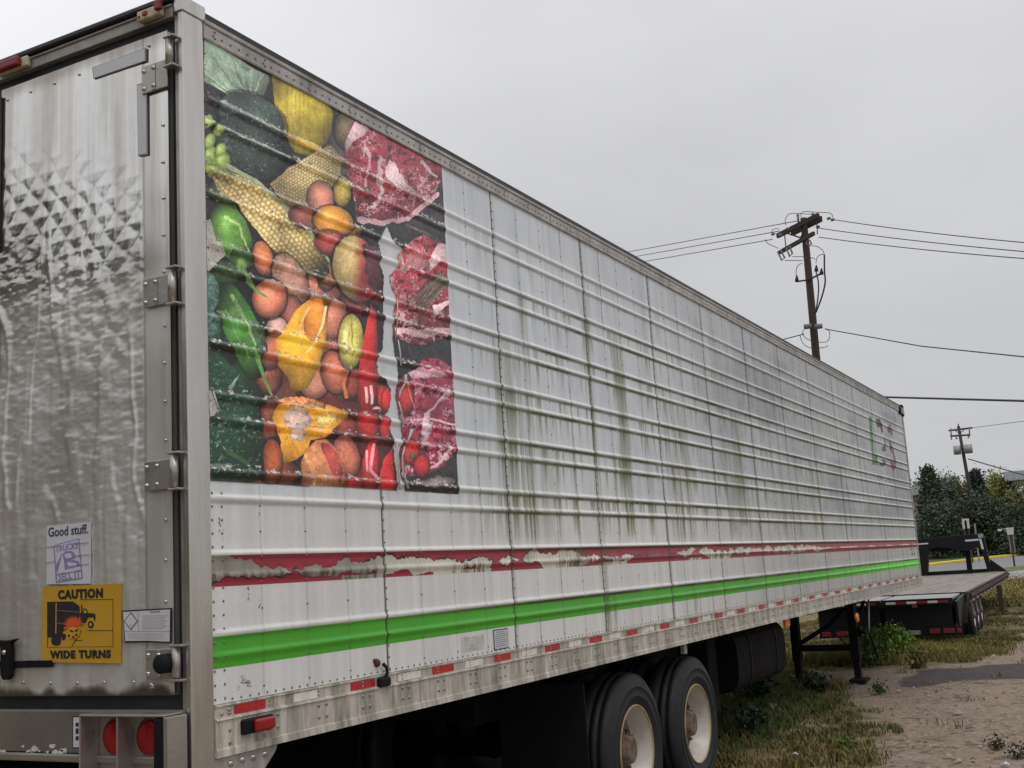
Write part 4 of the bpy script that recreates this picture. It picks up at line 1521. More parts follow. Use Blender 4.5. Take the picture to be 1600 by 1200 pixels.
    def marble(s, res, thr=0.80, fat=(214, 170, 176), sc_=7.0, seed=210, amt=0.85):
        if res is None:
            return
        sl, m = res
        U, V = s.U[sl], s.V[sl]
        w1, w2 = fbm(U / 14, V / 14, seed + 1, 3), fbm(U / 14 + 9, V / 14, seed + 2, 3)
        r = 1 - np.abs(2 * fbm(U / sc_ + w1 * 5, V / (sc_ * 1.5) + w2 * 5, seed, 3) - 1) * 1.7
        f = smooth(thr + 0.06, thr + 0.14, r) * smooth(0.38, 0.58, fbm(U / 17, V / 17, seed + 5, 3))
        g_ = smooth(0.62, 0.74, fbm(U / 2.2 + 7, V / 3, seed + 7, 3)) * 0.22
        dk_ = smooth(0.55, 0.7, fbm(U / 8, V / 8, seed + 9, 3)) * 0.45
        base_ = s.C[sl] * (1 - dk_[..., None])
        a = (np.clip(f + g_, 0, 1) * amt)[..., None]
        s.C[sl] = np.where(m[..., None], base_ * (1 - a) + np.array(fat) / 255 * a, s.C[sl])


VY1, VZ0, VZ1 = 1.830, 2.080, ZTOP - 0.002
aw, ah = 1200, 1170
Ya = ((np.arange(aw) + 0.5) / aw * VY1)[None]
Za = (VZ0 + (np.arange(ah) + 0.5) / ah * (VZ1 - VZ0))[:, None]
Ua, Va = px(Ya, Za)
A = Art(Ua.astype(np.float32), Va.astype(np.float32), (34, 30, 34))
A.C *= (0.75 + 0.5 * A.n4)[..., None]
# warm clutter between the shapes
for (x, y, rx, ry, c) in ((500, 470, 60, 50, (110, 60, 55)), (440, 600, 60, 60, (95, 50, 42)), (520, 640, 60, 60, (90, 30, 30)), (560, 720, 60, 50, (80, 18, 22)),
                          (470, 345, 50, 30, (120, 70, 52)), (545, 250, 40, 60, (70, 62, 60)), (360, 600, 50, 90, (26, 52, 34)), (360, 500, 50, 60, (24, 44, 26))):
    A.ell(x, y, rx, ry, 0, c, 0.5, 0, 0.2, 9)
for (x, y, rx, ry, a_, c) in ((470, 300, 20, 18, 0, (120, 96, 66)), (545, 366, 18, 22, 0, (150, 112, 56)), (440, 385, 22, 18, 0, (128, 92, 60)), (488, 452, 20, 26, 10, (172, 104, 84)),
                              (470, 560, 22, 30, 0, (150, 78, 58)), (515, 540, 20, 26, 0, (168, 96, 76)), (548, 600, 18, 26, 8, (150, 62, 50)), (420, 590, 20, 26, 0, (138, 72, 56)),
                              (420, 660, 16, 34, 0, (142, 68, 46)), (540, 670, 18, 20, 0, (156, 60, 44)), (404, 740, 20, 30, 0, (92, 52, 34)), (552, 470, 20, 30, 0, (128, 40, 42)),
                              (510, 430, 16, 24, 0, (150, 96, 64)), (552, 745, 18, 40, 0, (140, 30, 32)), (444, 740, 22, 22, 0, (120, 54, 34)), (585, 450, 16, 30, 0, (96, 34, 40)),
                              (350, 300, 26, 24, 0, (64, 84, 44)), (352, 425, 26, 20, 0, (50, 82, 44)), (560, 160, 24, 26, 0, (84, 70, 62)), (540, 205, 18, 30, 0, (104, 84, 60))):
    A.ell(x, y, rx, ry, a_, c, 0.6, 0.05, 0.2, 3)
# cabbage
r = A.poly([(318, 55), (400, 110), (419, 118), (420, 128), (413, 146), (401, 161), (388, 157), (346, 142), (318, 128)], (148, 178, 146), 0.25, 0, 0.12, 1)
for e_ in ((335, 70), (352, 84), (372, 98), (392, 110), (408, 118), (326, 100), (340, 118), (318, 112), (330, 130)):
    A.line([(399, 157), ((e_[0] + 399) / 2 - 5, (e_[1] + 157) / 2 + 6), e_], 1.8, (190, 214, 186), True, 4)
for e_ in ((362, 92), (381, 104), (330, 88), (322, 120)):
    A.line([(396, 154), ((e_[0] + 396) / 2 - 3, (e_[1] + 154) / 2 + 7), e_], 1.1, (96, 134, 100), True, 4)
A.poly([(365, 92), (392, 108), (386, 112), (372, 104)], (120, 156, 122), 0.1, 0, 0.05, 1)
# melon
r = A.poly([(424, 118), (460, 136), (512, 160), (520, 178), (518, 205), (510, 222), (498, 235), (480, 243), (460, 238), (440, 205), (428, 165)], (206, 178, 34), 0.35, 0.1, 0.06, 1)
if r:
    sl, m = r
    stp = fbm(A.U[sl] / 3.2, A.V[sl] / 40, 220, 3)
    A.C[sl] = np.where(m[..., None], A.C[sl] * (0.82 + 0.36 * stp)[..., None], A.C[sl])
A.line([(436, 206), (470, 222), (498, 234)], 4.5, (214, 160, 28), False)
A.line([(434, 203), (470, 217), (500, 230)], 1.4, (236, 206, 110), False)
# avocados
r = A.ell(392, 185, 56, 36, 28, (62, 78, 70), 0.35, 0, 0.30, 3)
r = A.ell(388, 232, 62, 40, 38, (48, 62, 56), 0.35, 0, 0.30, 3)
for k in range(150):
    t = rnd.uniform(0, 6.28)
    q = rnd.random() ** 0.5
    x, y = 390 + 52 * q * math.cos(t), 210 + 62 * q * math.sin(t)
    A.line([(x, y), (x + rnd.uniform(-2, 2), y + rnd.uniform(-1, 1))], rnd.uniform(0.5, 1.0), (128, 142, 130))
A.line([(345, 158), (390, 180), (435, 203)], 2.2, (150, 160, 156), False, 3)
A.line([(342, 196), (395, 222), (450, 246)], 2.0, (150, 162, 158), False, 3)
# peas
for (x, y, rx, ry) in ((326, 222, 9, 14), (340, 204, 8, 10), (327, 245, 10, 17), (343, 236, 9, 13), (346, 254, 12, 17), (333, 268, 13, 11), (324, 190, 7, 12)):
    A.ell(x, y, rx, ry, 20, (142, 170, 74), 0.45, 0.14, 0.08)
# back corn, front corn
r = A.poly([(420, 288), (448, 264), (486, 240), (516, 226), (534, 248), (531, 276), (512, 298), (482, 318), (458, 336), (440, 318)], (206, 178, 112), 0.25, 0, 0.08, 1.5)
A.kernels(r, -32, 5.2, 4.4, None, None)
r = A.poly([(322, 262), (345, 262), (395, 284), (436, 312), (470, 350), (498, 382), (513, 405), (514, 428), (500, 440), (478, 430), (448, 408), (420, 384), (392, 350), (368, 320), (340, 296)],
           (228, 196, 122), 0.30, 0, 0.06, 1.5)
A.kernels(r, 47, 7.6, 7.2, None, None)
A.line([(352, 258), (400, 284), (440, 320), (470, 352), (500, 384), (512, 408)], 4.0, (164, 176, 128), True, 4)
A.line([(325, 246), (350, 268), (398, 292)], 3.2, (126, 150, 64), True, 4)
A.line([(322, 262), (345, 275)], 4.0, (140, 160, 52), True, 4)
# eggs, apple, orange pepper
A.ell(474, 340, 24, 18, 20, (168, 92, 78), 0.5)
A.ell(500, 310, 21, 26, -8, (208, 128, 104), 0.5, 0.05)
A.ell(534, 300, 14, 24, 0, (176, 152, 58), 0.5, 0.05)
A.ell(520, 346, 32, 24, 15, (226, 148, 44), 0.4, 0.1)
A.ell(516, 380, 26, 20, 20, (150, 58, 50), 0.5)
# red apple / mango
r = A.ell(556, 420, 36, 52, -14, (214, 184, 108), 0.35, 0.1, 0.1)
if r:
    sl, m = r
    t = smooth(-8, 22, A.U[sl] - 552 + 6 * A.n1[sl] + (A.V[sl] - 420) * 0.1)[..., None]
    A.C[sl] = np.where(m[..., None], A.C[sl] * (1 - t) + np.array((150, 34, 44)) / 255 * t * (0.8 + 0.3 * A.n3[sl][..., None]), A.C[sl])
A.poly([(566, 380), (592, 384), (594, 430), (600, 450), (582, 456), (572, 430)], (74, 38, 48), 0.3, 0, 0.3, 5)
# green peppers
A.poly([(326, 330), (345, 318), (365, 322), (384, 346), (395, 380), (398, 412), (388, 424), (370, 416), (350, 400), (334, 376)], (96, 150, 52), 0.62, 0.16, 0.06, 1)
A.poly([(344, 440), (366, 446), (384, 470), (404, 508), (418, 534), (424, 562), (408, 590), (392, 596), (372, 562), (350, 520), (338, 478)], (66, 128, 46), 0.6, 0.18, 0.06, 1)
A.poly([(362, 388), (394, 398), (400, 412), (380, 422), (356, 408)], (52, 84, 40), 0.3, 0, 0.2, 2)
A.ell(376, 414, 9, 12, 0, (110, 156, 76), 0.4)
A.line([(378, 418), (386, 436), (398, 452), (416, 464)], 4.0, (104, 148, 74), True)
A.ell(415, 463, 5, 4, 0, (120, 160, 90), 0.3)
# orange and pink eggs, potato
A.ell(410, 404, 16, 28, -12, (206, 116, 74), 0.5, 0.04)
A.ell(452, 436, 24, 42, -26, (192, 138, 116), 0.42, 0.03, 0.18)
A.ell(456, 492, 18, 30, -10, (150, 84, 70), 0.5)
A.ell(432, 512, 17, 17, 0, (216, 164, 146), 0.45, 0.06)
A.ell(424, 548, 16, 30, 10, (160, 84, 64), 0.5)
A.ell(420, 467, 27, 31, 0, (216, 122, 90), 0.5, 0.06)
A.line([(386, 440), (400, 455), (416, 464)], 3.2, (104, 148, 74), True)
A.ell(520, 500, 21, 32, 10, (184, 110, 86), 0.5, 0.04)
A.ell(490, 590, 26, 34, 0, (196, 124, 100), 0.45, 0.04)
# dark stem over the green pepper and the hanging stem
A.line([(398, 548), (404, 568), (414, 596), (424, 618)], 4.2, (96, 136, 72), True)
A.line([(340, 486), (378, 498), (402, 506)], 2.0, (110, 130, 100), False, 4)
A.poly([(376, 496), (410, 510), (418, 548), (402, 556), (390, 526)], (70, 96, 66), 0.3, 0, 0.4, 3)
# big yellow pepper
A.poly([(462, 484), (480, 469), (498, 465), (514, 468), (511, 500), (508, 530), (502, 556), (492, 586), (480, 606), (467, 612), (454, 606), (447, 587), (434, 572), (428, 548),
        (432, 528), (446, 510)], (238, 168, 34), 0.40, 0, 0.04, 0.7)
A.ell(490, 500, 16, 34, 8, (232, 138, 44), 0.2, 0, 0.04)
A.line([(482, 480), (470, 504), (466, 540)], 1.5, (250, 222, 160), True, 2)
A.line([(508, 480), (502, 512), (488, 540), (478, 552)], 2.2, (250, 214, 160), True, 2)
# endive, egg
A.ell(522, 582, 21, 34, -10, (206, 108, 78), 0.5, 0.05)
A.ell(547, 534, 20, 43, 2, (202, 192, 84), 0.42, 0.10)
A.line([(548, 493), (550, 530), (549, 572)], 1.2, (168, 164, 66), False, 3)
A.ell(539, 530, 6, 26, 6, (220, 212, 116), 0.3)
# halved squash and peach
A.poly([(424, 652), (432, 632), (460, 626), (500, 628), (540, 642), (541, 652), (524, 668), (506, 684), (484, 688), (480, 704), (462, 718), (445, 724), (434, 716), (438, 690), (430, 670)],
       (236, 158, 36), 0.25, 0, 0.06, 1)
A.ell(463, 655, 22, 19, 10, (226, 188, 168), 0.2, 0, 0.06, 2)
A.ell(464, 680, 13, 9, 10, (226, 188, 168), 0.2, 0, 0.06, 2)
A.ell(510, 655, 18, 10, -8, (236, 190, 84), 0.25, 0, 0.3, 4)
A.line([(496, 652), (508, 656), (522, 650)], 2.0, (240, 214, 150), True, 4)
A.poly([(430, 625), (470, 618), (510, 630), (508, 640), (450, 634)], (196, 120, 60), 0.2, 0, 0.4, 3)
A.ell(424, 722, 16, 36, 0, (168, 78, 36), 0.5)
A.ell(541, 712, 20, 33, -18, (204, 108, 80), 0.5, 0.06)
A.poly([(470, 770), (469, 725), (476, 705), (492, 688), (508, 686), (524, 700), (536, 726), (540, 770)], (212, 124, 76), 0.3, 0.06, 0.08, 1)
A.poly([(500, 692), (514, 694), (528, 712), (536, 740), (528, 756), (514, 730)], (190, 72, 64), 0.3, 0, 0.1, 2)
A.line([(490, 700), (500, 725), (506, 750)], 3.0, (232, 160, 100), True, 2)
A.line([(478, 712), (488, 735), (490, 760)], 4.0, (226, 170, 100), True, 2)
# tall red peppers
A.poly([(579, 474), (588, 500), (590, 560), (588, 640), (562, 644), (556, 600), (562, 560), (570, 515)], (204, 36, 40), 0.3, 0, 0.06, 1)
A.line([(571, 606), (572, 628)], 2.4, (246, 190, 190), False, 2)
A.line([(579, 604), (581, 630)], 2.4, (246, 190, 190), False, 2)
A.ell(588, 640, 7, 5, 0, (236, 150, 150), 0.3)
A.poly([(556, 640), (592, 640), (590, 690), (558, 690)], (168, 26, 32), 0.4, 0, 0.1, 2)
A.poly([(564, 770), (566, 720), (576, 690), (590, 686), (590, 730), (586, 770)], (198, 30, 36), 0.35, 0, 0.06, 1)
A.line([(572, 705), (573, 735)], 1.8, (244, 170, 170), False, 1)
A.line([(583, 695), (578, 735), (590, 748)], 2.6, (238, 150, 156), False, 1)
A.poly([(598, 720), (612, 700), (618, 770), (586, 770)], (196, 28, 32), 0.2, 0, 0.06, 2)
A.poly([(588, 600), (606, 606), (608, 640), (598, 646), (590, 630)], (190, 34, 38), 0.4, 0.08, 0.1, 1)
A.ell(602, 625, 8, 20, 0, (200, 38, 40), 0.45, 0.1)
A.ell(601, 668, 9, 20, 0, (186, 32, 34), 0.45, 0.08)
A.line([(540, 620), (536, 600), (541, 580)], 3.0, (220, 120, 50), True, 2)
# dark leafy greens bottom left
r = A.poly([(318, 546), (340, 550), (370, 580), (395, 620), (410, 660), (412, 752), (318, 752)], (28, 60, 42), 0.15, 0, 0.3, 3)
for k in range(260):
    x, y = rnd.uniform(328, 405), rnd.uniform(555, 745)
    if x > 340 + (y - 545) * 0.75:
        continue
    A.line([(x, y), (x + rnd.uniform(-5, 5), y + rnd.uniform(-4, 4))], rnd.uniform(0.5, 1.5), rnd.choice([(96, 140, 96), (70, 110, 78), (46, 92, 56), (128, 160, 128)]), True, 3)
A.poly([(354, 606), (374, 584), (368, 596), (360, 612)], (132, 162, 126), 0.1, 0, 0.1, 1)
A.line([(356, 706), (380, 720), (400, 742)], 4, (58, 96, 54), True, 2)
A.line([(330, 728), (350, 728), (360, 736)], 4, (96, 116, 110), True, 2)
A.line([(352, 340), (372, 352), (384, 384)], 3.0, (176, 214, 130), True, 3)
A.line([(362, 462), (382, 500), (398, 540)], 3.4, (150, 196, 120), True, 3)
A.line([(352, 486), (370, 526), (388, 560)], 2.0, (110, 164, 84), True, 3)
A.line([(545, 270), (552, 296)], 2.0, (214, 190, 120), True, 2)
# broccoli
r = A.poly([(318, 424), (330, 426), (341, 444), (342, 470), (334, 486), (344, 504), (343, 528), (332, 536), (318, 532)], (70, 110, 98), 0.25, 0, 0.5, 3)
# meats
FATC = (214, 172, 176)
r = A.poly([(553, 190), (575, 196), (610, 216), (650, 238), (700, 266), (690, 280), (680, 297), (684, 304), (668, 318), (648, 334), (634, 350), (604, 351), (572, 348), (556, 342),
            (552, 308), (544, 272), (537, 240), (541, 212)], (150, 38, 52), 0.2, 0, 0.12, 1)
A.marble(r, 0.74, FATC, 8.5)
A.poly([(553, 190), (576, 200), (566, 212), (550, 222), (540, 240), (538, 225)], (208, 166, 172), 0.1, 0, 0.1, 2)
A.poly([(608, 250), (618, 256), (624, 272), (636, 288), (650, 300), (640, 302), (622, 290), (606, 282), (600, 268)], (206, 172, 176), 0.1, 0, 0.1, 3)
A.line([(596, 250), (590, 275), (596, 300), (584, 322)], 3.6, (206, 170, 172), False, 10)
A.line([(566, 222), (578, 250), (570, 290)], 2.2, (200, 160, 166), False, 10)
A.line([(660, 254), (672, 268), (684, 276)], 3.4, (204, 164, 170), True, 8)
A.line([(560, 344), (600, 348), (634, 343), (660, 322), (683, 304)], 4.0, (206, 160, 166), False, 6)
A.poly([(604, 350), (640, 345), (688, 330), (700, 372), (660, 366), (626, 382), (604, 372)], (40, 38, 42), 0.1, 0, 0.5, 3)
for k in range(5):
    A.line([(636 + 5 * k, 352 + k * 2), (660 + 4 * k, 364 + k), (680 + 2 * k, 378)], 0.8, (120, 90, 84), True, 6)
r = A.poly([(606, 420), (612, 404), (624, 392), (640, 378), (660, 366), (680, 376), (700, 384), (700, 470), (704, 522), (690, 530), (666, 538), (640, 537), (612, 524), (610, 470)], (160, 42, 58), 0.15, 0, 0.2, 2)
A.marble(r, 0.66, FATC, 6.5, 230)
A.poly([(682, 378), (698, 382), (698, 402), (684, 412), (670, 424), (668, 408)], (206, 170, 172), 0.1, 0, 0.1, 4)
A.poly([(676, 478), (704, 466), (704, 474), (688, 484), (672, 496)], (206, 174, 176), 0.1, 0, 0.1, 3)
A.poly([(616, 510), (650, 514), (704, 512), (700, 520), (660, 530), (620, 520)], (200, 160, 164), 0.1, 0, 0.2, 5)
A.poly([(630, 394), (660, 398), (672, 412), (662, 424), (640, 420)], (150, 90, 96), 0.2, 0, 0.3, 4)
for k in range(26):
    x0, y0 = rnd.uniform(684, 700), rnd.uniform(424, 446)
    A.line([(x0, y0), (x0 - rnd.uniform(14, 30), y0 + rnd.uniform(8, 30)), (x0 - rnd.uniform(36, 56), y0 + rnd.uniform(36, 62))], rnd.uniform(0.8, 1.5),
           rnd.choice([(92, 100, 74), (120, 124, 98), (64, 68, 50), (58, 60, 46)]), True, 4)
A.poly([(606, 524), (640, 538), (668, 540), (706, 528), (708, 574), (690, 562), (660, 560), (640, 580), (622, 600), (606, 590)], (38, 38, 44), 0.1, 0, 0.35, 3)
r = A.poly([(636, 582), (652, 574), (662, 558), (684, 560), (708, 576), (710, 620), (716, 660), (716, 704), (698, 724), (672, 738), (650, 742), (628, 748), (612, 700), (612, 660),
            (612, 600)], (146, 36, 62), 0.15, 0, 0.2, 3)
A.marble(r, 0.62, (206, 166, 180), 6.0, 240)
A.poly([(636, 582), (652, 574), (690, 580), (700, 590), (676, 590), (644, 592)], (198, 152, 166), 0.1, 0, 0.2, 4)
A.line([(640, 655), (672, 655), (710, 664)], 1.8, (222, 190, 196), False, 4)
A.poly([(662, 645), (672, 638), (672, 676), (664, 690), (656, 668)], (200, 164, 174), 0.1, 0, 0.2, 4)
A.line([(700, 610), (680, 634), (664, 650)], 2.6, (214, 180, 188), True, 5)
A.line([(702, 700), (688, 722), (664, 736)], 3.2, (204, 160, 166), True, 6)
A.ell(632, 622, 14, 28, 0, (184, 44, 46), 0.5, 0.05)
A.line([(634, 596), (640, 616), (648, 640)], 1.6, (214, 120, 110), True, 3)
A.ell(640, 706, 15, 20, 0, (178, 34, 44), 0.5, 0.05)
A.ell(658, 728, 13, 18, 0, (172, 30, 40), 0.5, 0.05)
A.ell(644, 712, 4, 6, 0, (70, 80, 50), 0.3, 0, 0.3, 3)
A.poly([(690, 728), (716, 706), (718, 775), (622, 775), (640, 748), (670, 742)], (36, 28, 34), 0.1, 0, 0.4, 4)
A.ell(684, 752, 26, 8, -6, (118, 104, 104), 0.4, 0, 0.2, 4)
# the print is a soft, slightly dull photograph: blur the drawing, mute the colours, uneven studio light
for _ in range(2):
    B = A.C.copy()
    B[1:-1, 1:-1] = (A.C[1:-1, 1:-1] * 4 + A.C[:-2, 1:-1] + A.C[2:, 1:-1] + A.C[1:-1, :-2] + A.C[1:-1, 2:]) / 8
    A.C = B
lum = A.C.mean(-1, keepdims=True)
A.C = lum + (A.C - lum) * 0.88
A.C *= (0.60 + 0.70 * fbm(A.U / 34, A.V / 34, 270, 4))[..., None]
A.C *= (0.84 + 0.32 * fbm(A.U / 2.2, A.V / 2.2, 271, 4))[..., None]
# weathering of the print: fading, cracks, chips along the ribs, dust
fade = smooth(3.0, 3.9, Za)[..., None] * 0.16
A.C = A.C * (1 - fade) + np.array((150, 150, 160)) / 255 * fade
A.C *= (0.97 + 0.08 * (fbm(Ya * 60, Za * 60, 251, 3)))[..., None]
chipn = fbm(Ya * 46, Za * 95, 252, 4)
cell = fbm(Ya * 3.1, Za * 1.3, 253, 3)
for zc in RIBC:
    dz = Za - zc
    band = np.exp(-((dz - 0.014) / 0.016) ** 2)
    chips = (chipn + 0.16 * band + 0.20 * (cell - 0.5) > 0.750) & (band > 0.25)
    core = (chipn + 0.16 * band + 0.20 * (cell - 0.5) > 0.778) & (band > 0.25)
    A.C = np.where(chips[..., None], A.C * 0.35, A.C)
    A.C = np.where(core[..., None], np.array((176, 170, 160)) / 255 * (0.7 + 0.5 * A.n3[..., None]), A.C)
    crest = np.exp(-((dz - 0.010) / 0.005) ** 2) * smooth(0.42, 0.6, fbm(Ya * 9, Za * 9, 254, 3)) * 0.30
    A.C = A.C * (1 - crest[..., None]) + np.array((190, 184, 176)) / 255 * crest[..., None]
    dirt = np.exp(-((dz + 0.020) / 0.006) ** 2) * (0.05 + 0.5 * fbm(Ya * 7, Za * 7, 255, 3))
    A.C = A.C * (1 - dirt[..., None] * 0.3)
ck = 1 - np.abs(2 * fbm(Ya * 22, Za * 22, 256, 2) - 1)
crk = (ck > 0.965) & (fbm(Ya * 3, Za * 3, 257, 2) > 0.56)
A.C = np.where(crk[..., None], A.C * 0.8, A.C)
white_l = in_poly(A.U + A.n1 * 4, A.V + A.n2 * 4, [(316, 340), (326, 346), (338, 372), (352, 398), (338, 410), (326, 422), (316, 424)])
white_l |= in_poly(A.U + A.n1 * 5, A.V + A.n2 * 5, [(316, 612), (328, 610), (338, 634), (342, 642), (330, 650), (316, 654)])
A.C = np.where(white_l[..., None], np.array((168, 164, 156)) / 255 * (0.8 + 0.3 * A.n3[..., None]), A.C)
im_art = make_image('food_print', A.C)
m_art = tex_mat('printed_vinyl', im_art, rough=0.30, gain=1.72, fine=0.04, fscale=90, bump=0.15, rough_var=0.10, spec=0.6)

LEFT_EDGE = [(604, 352), (591, 376), (594, 400), (592, 412), (599, 430), (598, 458), (598, 490), (601, 496), (599, 502), (597, 546), (588, 560), (588, 572), (590, 586), (600, 592),
             (609, 608), (610, 626), (606, 642), (600, 648), (609, 654), (608, 670), (613, 684), (616, 720), (619, 740), (619, 790)]
RIGHT_EDGE = [(604, 352), (615, 380), (629, 390), (621, 398), (621, 416), (608, 432), (610, 448), (618, 462), (614, 490), (613, 530), (616, 552), (620, 572), (622, 586), (617, 618),
              (622, 642), (626, 668), (628, 690), (621, 714), (624, 736), (632, 764), (634, 790)]


def edge_x(V, line):
    ys_, xs_ = np.array([p[1] for p in line], float), np.array([p[0] for p in line], float)
    o_ = np.argsort(ys_, kind='stable')
    return np.interp(V, ys_[o_], xs_[o_])


def vinyl(name, keep, label):
    ny, nz = 370, 360
    yy = np.linspace(0.003, VY1, ny)
    zq = np.linspace(VZ0, VZ1, nz)
    YY, ZZ = np.meshgrid(yy, zq, indexing='ij')
    XX = xprof(ZZ) * smooth(0.0, 0.035, YY) + 0.0030
    wr = (fbm(YY * 26, ZZ * 26, 261, 3) - 0.5) * 0.0026 + (fbm(YY * 8, ZZ * 14, 263, 2) - 0.5) * 0.0030
    XX = XX + np.maximum(wr, -0.0018)
    # lifted, wrinkled film where the ribs start
    for zc in RIBC:
        XX += 0.003 * np.exp(-((ZZ - zc - 0.018) / 0.012) ** 2) * smooth(0.52, 0.66, fbm(YY * 16, ZZ * 20, 265, 3))
    V = np.stack([XX, YY, ZZ], -1).reshape(-1, 3)
    F = grid_faces(ny, nz)[:, ::-1]
    cy, cz = V[F][:, :, 1].mean(1), V[F][:, :, 2].mean(1)
    u, v = px(cy, cz)
    jag = (vnoise(u * 0.5, v * 0.5, 267) - 0.5) * 1.6
    k = keep(u, v + 0 * jag, jag, cy, cz)
    F = F[k]
    used = np.unique(F)
    rm = np.full(len(V), -1)
    rm[used] = np.arange(len(used))
    V, F = V[used], rm[F]
    uvv = np.stack([V[:, 1] / VY1, (V[:, 2] - VZ0) / (VZ1 - VZ0)], -1)
    o = np_mesh(name, V, F, m_art, trailer, uv=uvv, smooth_=True)
    o['label'] = label
    return o


def zb_line(y):
    return 2.100 + 0.004 * y


vinyl('vegetable_print', lambda u, v, j, y, z: (z > zb_line(y)) & np.where(v < 352, u < 1e9, u + j < edge_x(v, LEFT_EDGE)) & ((v > 352) | (y < 1.17)), 'large photo print of vegetables and fruit')
vinyl('meat_print', lambda u, v, j, y, z: (z > zb_line(y)) & (y < 1.806) & np.where(v < 352, u < 1e9, u + j > edge_x(v, RIGHT_EDGE)) & ((v > 352) | (y >= 1.17)), 'torn photo print of red meat')


# curled white edges of the torn film
def curl(pts, w0, w1, name='peeled_edge'):
    mb = MB()
    P = []
    for i, (u, v) in enumerate(pts):
        yy_, z_ = on_side(u, v)
        P.append((0.016 + float(xprof(z_)) * 0.6 + 0.004 * (i % 2), yy_, z_))
    vs, fs = [], []
    n_ = len(P)
    for i, p in enumerate(P):
        t = i / (n_ - 1)
        wd = w0 * (1 - t) + w1 * t
        for k in range(6):
            a = -0.7 + k * 0.75
            r = wd * 0.30
            vs.append((p[0] + r * math.sin(a) + 0.001, p[1] + r * (1 - math.cos(a)) * 1.2, p[2]))
    for i in range(n_ - 1):
        for k in range(5):
            fs.append((i * 6 + k, i * 6 + k + 1, (i + 1) * 6 + k + 1, (i + 1) * 6 + k))
    o = mb.add(vs, fs).build(name, m_peel, trailer, True)
    sm = o.modifiers.new('thick', 'SOLIDIFY')
    sm.thickness = 0.0008
    return o


curl([(621, 394), (620, 404), (621, 415)], 0.008, 0.006)
curl([(609, 444), (613, 455), (617, 462)], 0.006, 0.010)
curl([(615, 470), (614, 500), (613, 530)], 0.006, 0.006)
curl([(617, 532), (619, 552), (621, 572)], 0.008, 0.012)
curl([(628, 586), (625, 600), (620, 612), (618, 622)], 0.022, 0.007)
curl([(618, 628), (621, 645), (625, 668)], 0.007, 0.013)
curl([(637, 671), (634, 680), (629, 694)], 0.030, 0.010)
curl([(627, 698), (622, 714), (624, 736), (631, 764)], 0.008, 0.016)
curl([(613, 690), (616, 715), (618, 740), (618, 766)], 0.007, 0.014)
curl([(326, 612), (330, 628), (335, 642)], 0.006, 0.016)
curl([(321, 344), (326, 360), (334, 378)], 0.008, 0.004)


# ------------------------------------------------ rear frame
DX0, DX1, DZ0, DZ1 = -1.035, -0.072, 1.335, 3.872
MB().box(-0.022, 0.007, REAR, -0.001, 0.93, 3.935).build('corner_post', m_post, trailer, bevel=0.006, seg=3)
MB().box(-0.046, -0.0225, REAR + 0.010, 0.0, 1.10, 3.93).build('post_return', m_steel, trailer, bevel=0.003)
MB().box(-WID, -WID + 0.05, REAR, -0.001, 0.93, 3.935).build('corner_post', m_post, trailer, bevel=0.006)
MB().prism([(-0.035, 3.932), (0.012, 3.932), (0.012, 3.995), (0.0, 4.004), (-0.035, 4.004)], 'y', REAR - 0.006, 0.008).build('post_cap', m_post, trailer, bevel=0.004)
MB().box(-WID, -0.030, REAR + 0.028, 0.0, DZ0 - 0.05, 3.93).build('door_seal', m_seal, trailer)
MB().box(-WID, -0.0465, REAR, 0.0, 3.924, 3.982).build('rear_header', m_alu, trailer, bevel=0.003)
MB().box(-WID, -0.036, REAR - 0.022, 0.0, 3.9825, 4.006).build('roof_lip', m_roof, trailer, bevel=0.006)
MB().box(-WID, -0.0465, REAR - 0.008, REAR - 0.0005, 3.966, 3.974).build('drip_strip', m_alu, trailer, bevel=0.002)

# marker lamps on the header
x0, z0 = on_rear(4, 113)
x1, z1 = on_rear(42, 90)
MB().box(x0 - 0.01, x1 + 0.03, REAR - 0.024, REAR - 0.001, 3.932, 3.978).build('lamp_base', m_cream, trailer, bevel=0.006)
MB().box(x0 + 0.01, x1, REAR - 0.052, REAR - 0.0245, 3.934, 3.976).build('marker_lamp', m_reddark, trailer, bevel=0.008, seg=3)
x0, x1 = on_rear(222, 35)[0], on_rear(258, 20)[0]
MB().box(x0, x1, REAR - 0.030, REAR - 0.001, 3.934, 3.976).build('marker_lamp_base', m_cream, trailer, bevel=0.006)
MB().box(x0 + 0.035, x0 + 0.06, REAR - 0.036, REAR - 0.0305, 3.948, 3.964).box(x0 + 0.01, x0 + 0.02, REAR - 0.036, REAR - 0.0305, 3.944, 3.954) \
    .build('lamp_socket', m_reddark, trailer, bevel=0.002)
MB().box(x1 - 0.012, x1 + 0.018, REAR - 0.05, REAR - 0.0305, 3.944, 3.982).build('broken_lens', m_reddark, trailer, bevel=0.003)

# ------------------------------------------------ dented quilted steel door
dnx, dnz = 190, 500
xg = np.linspace(DX0, DX1, dnx)
zg = np.linspace(DZ0, DZ1, dnz)
XX, ZZ = np.meshgrid(xg, zg)


def tri(t):
    return np.abs(2 * (t - np.floor(t)) - 1)


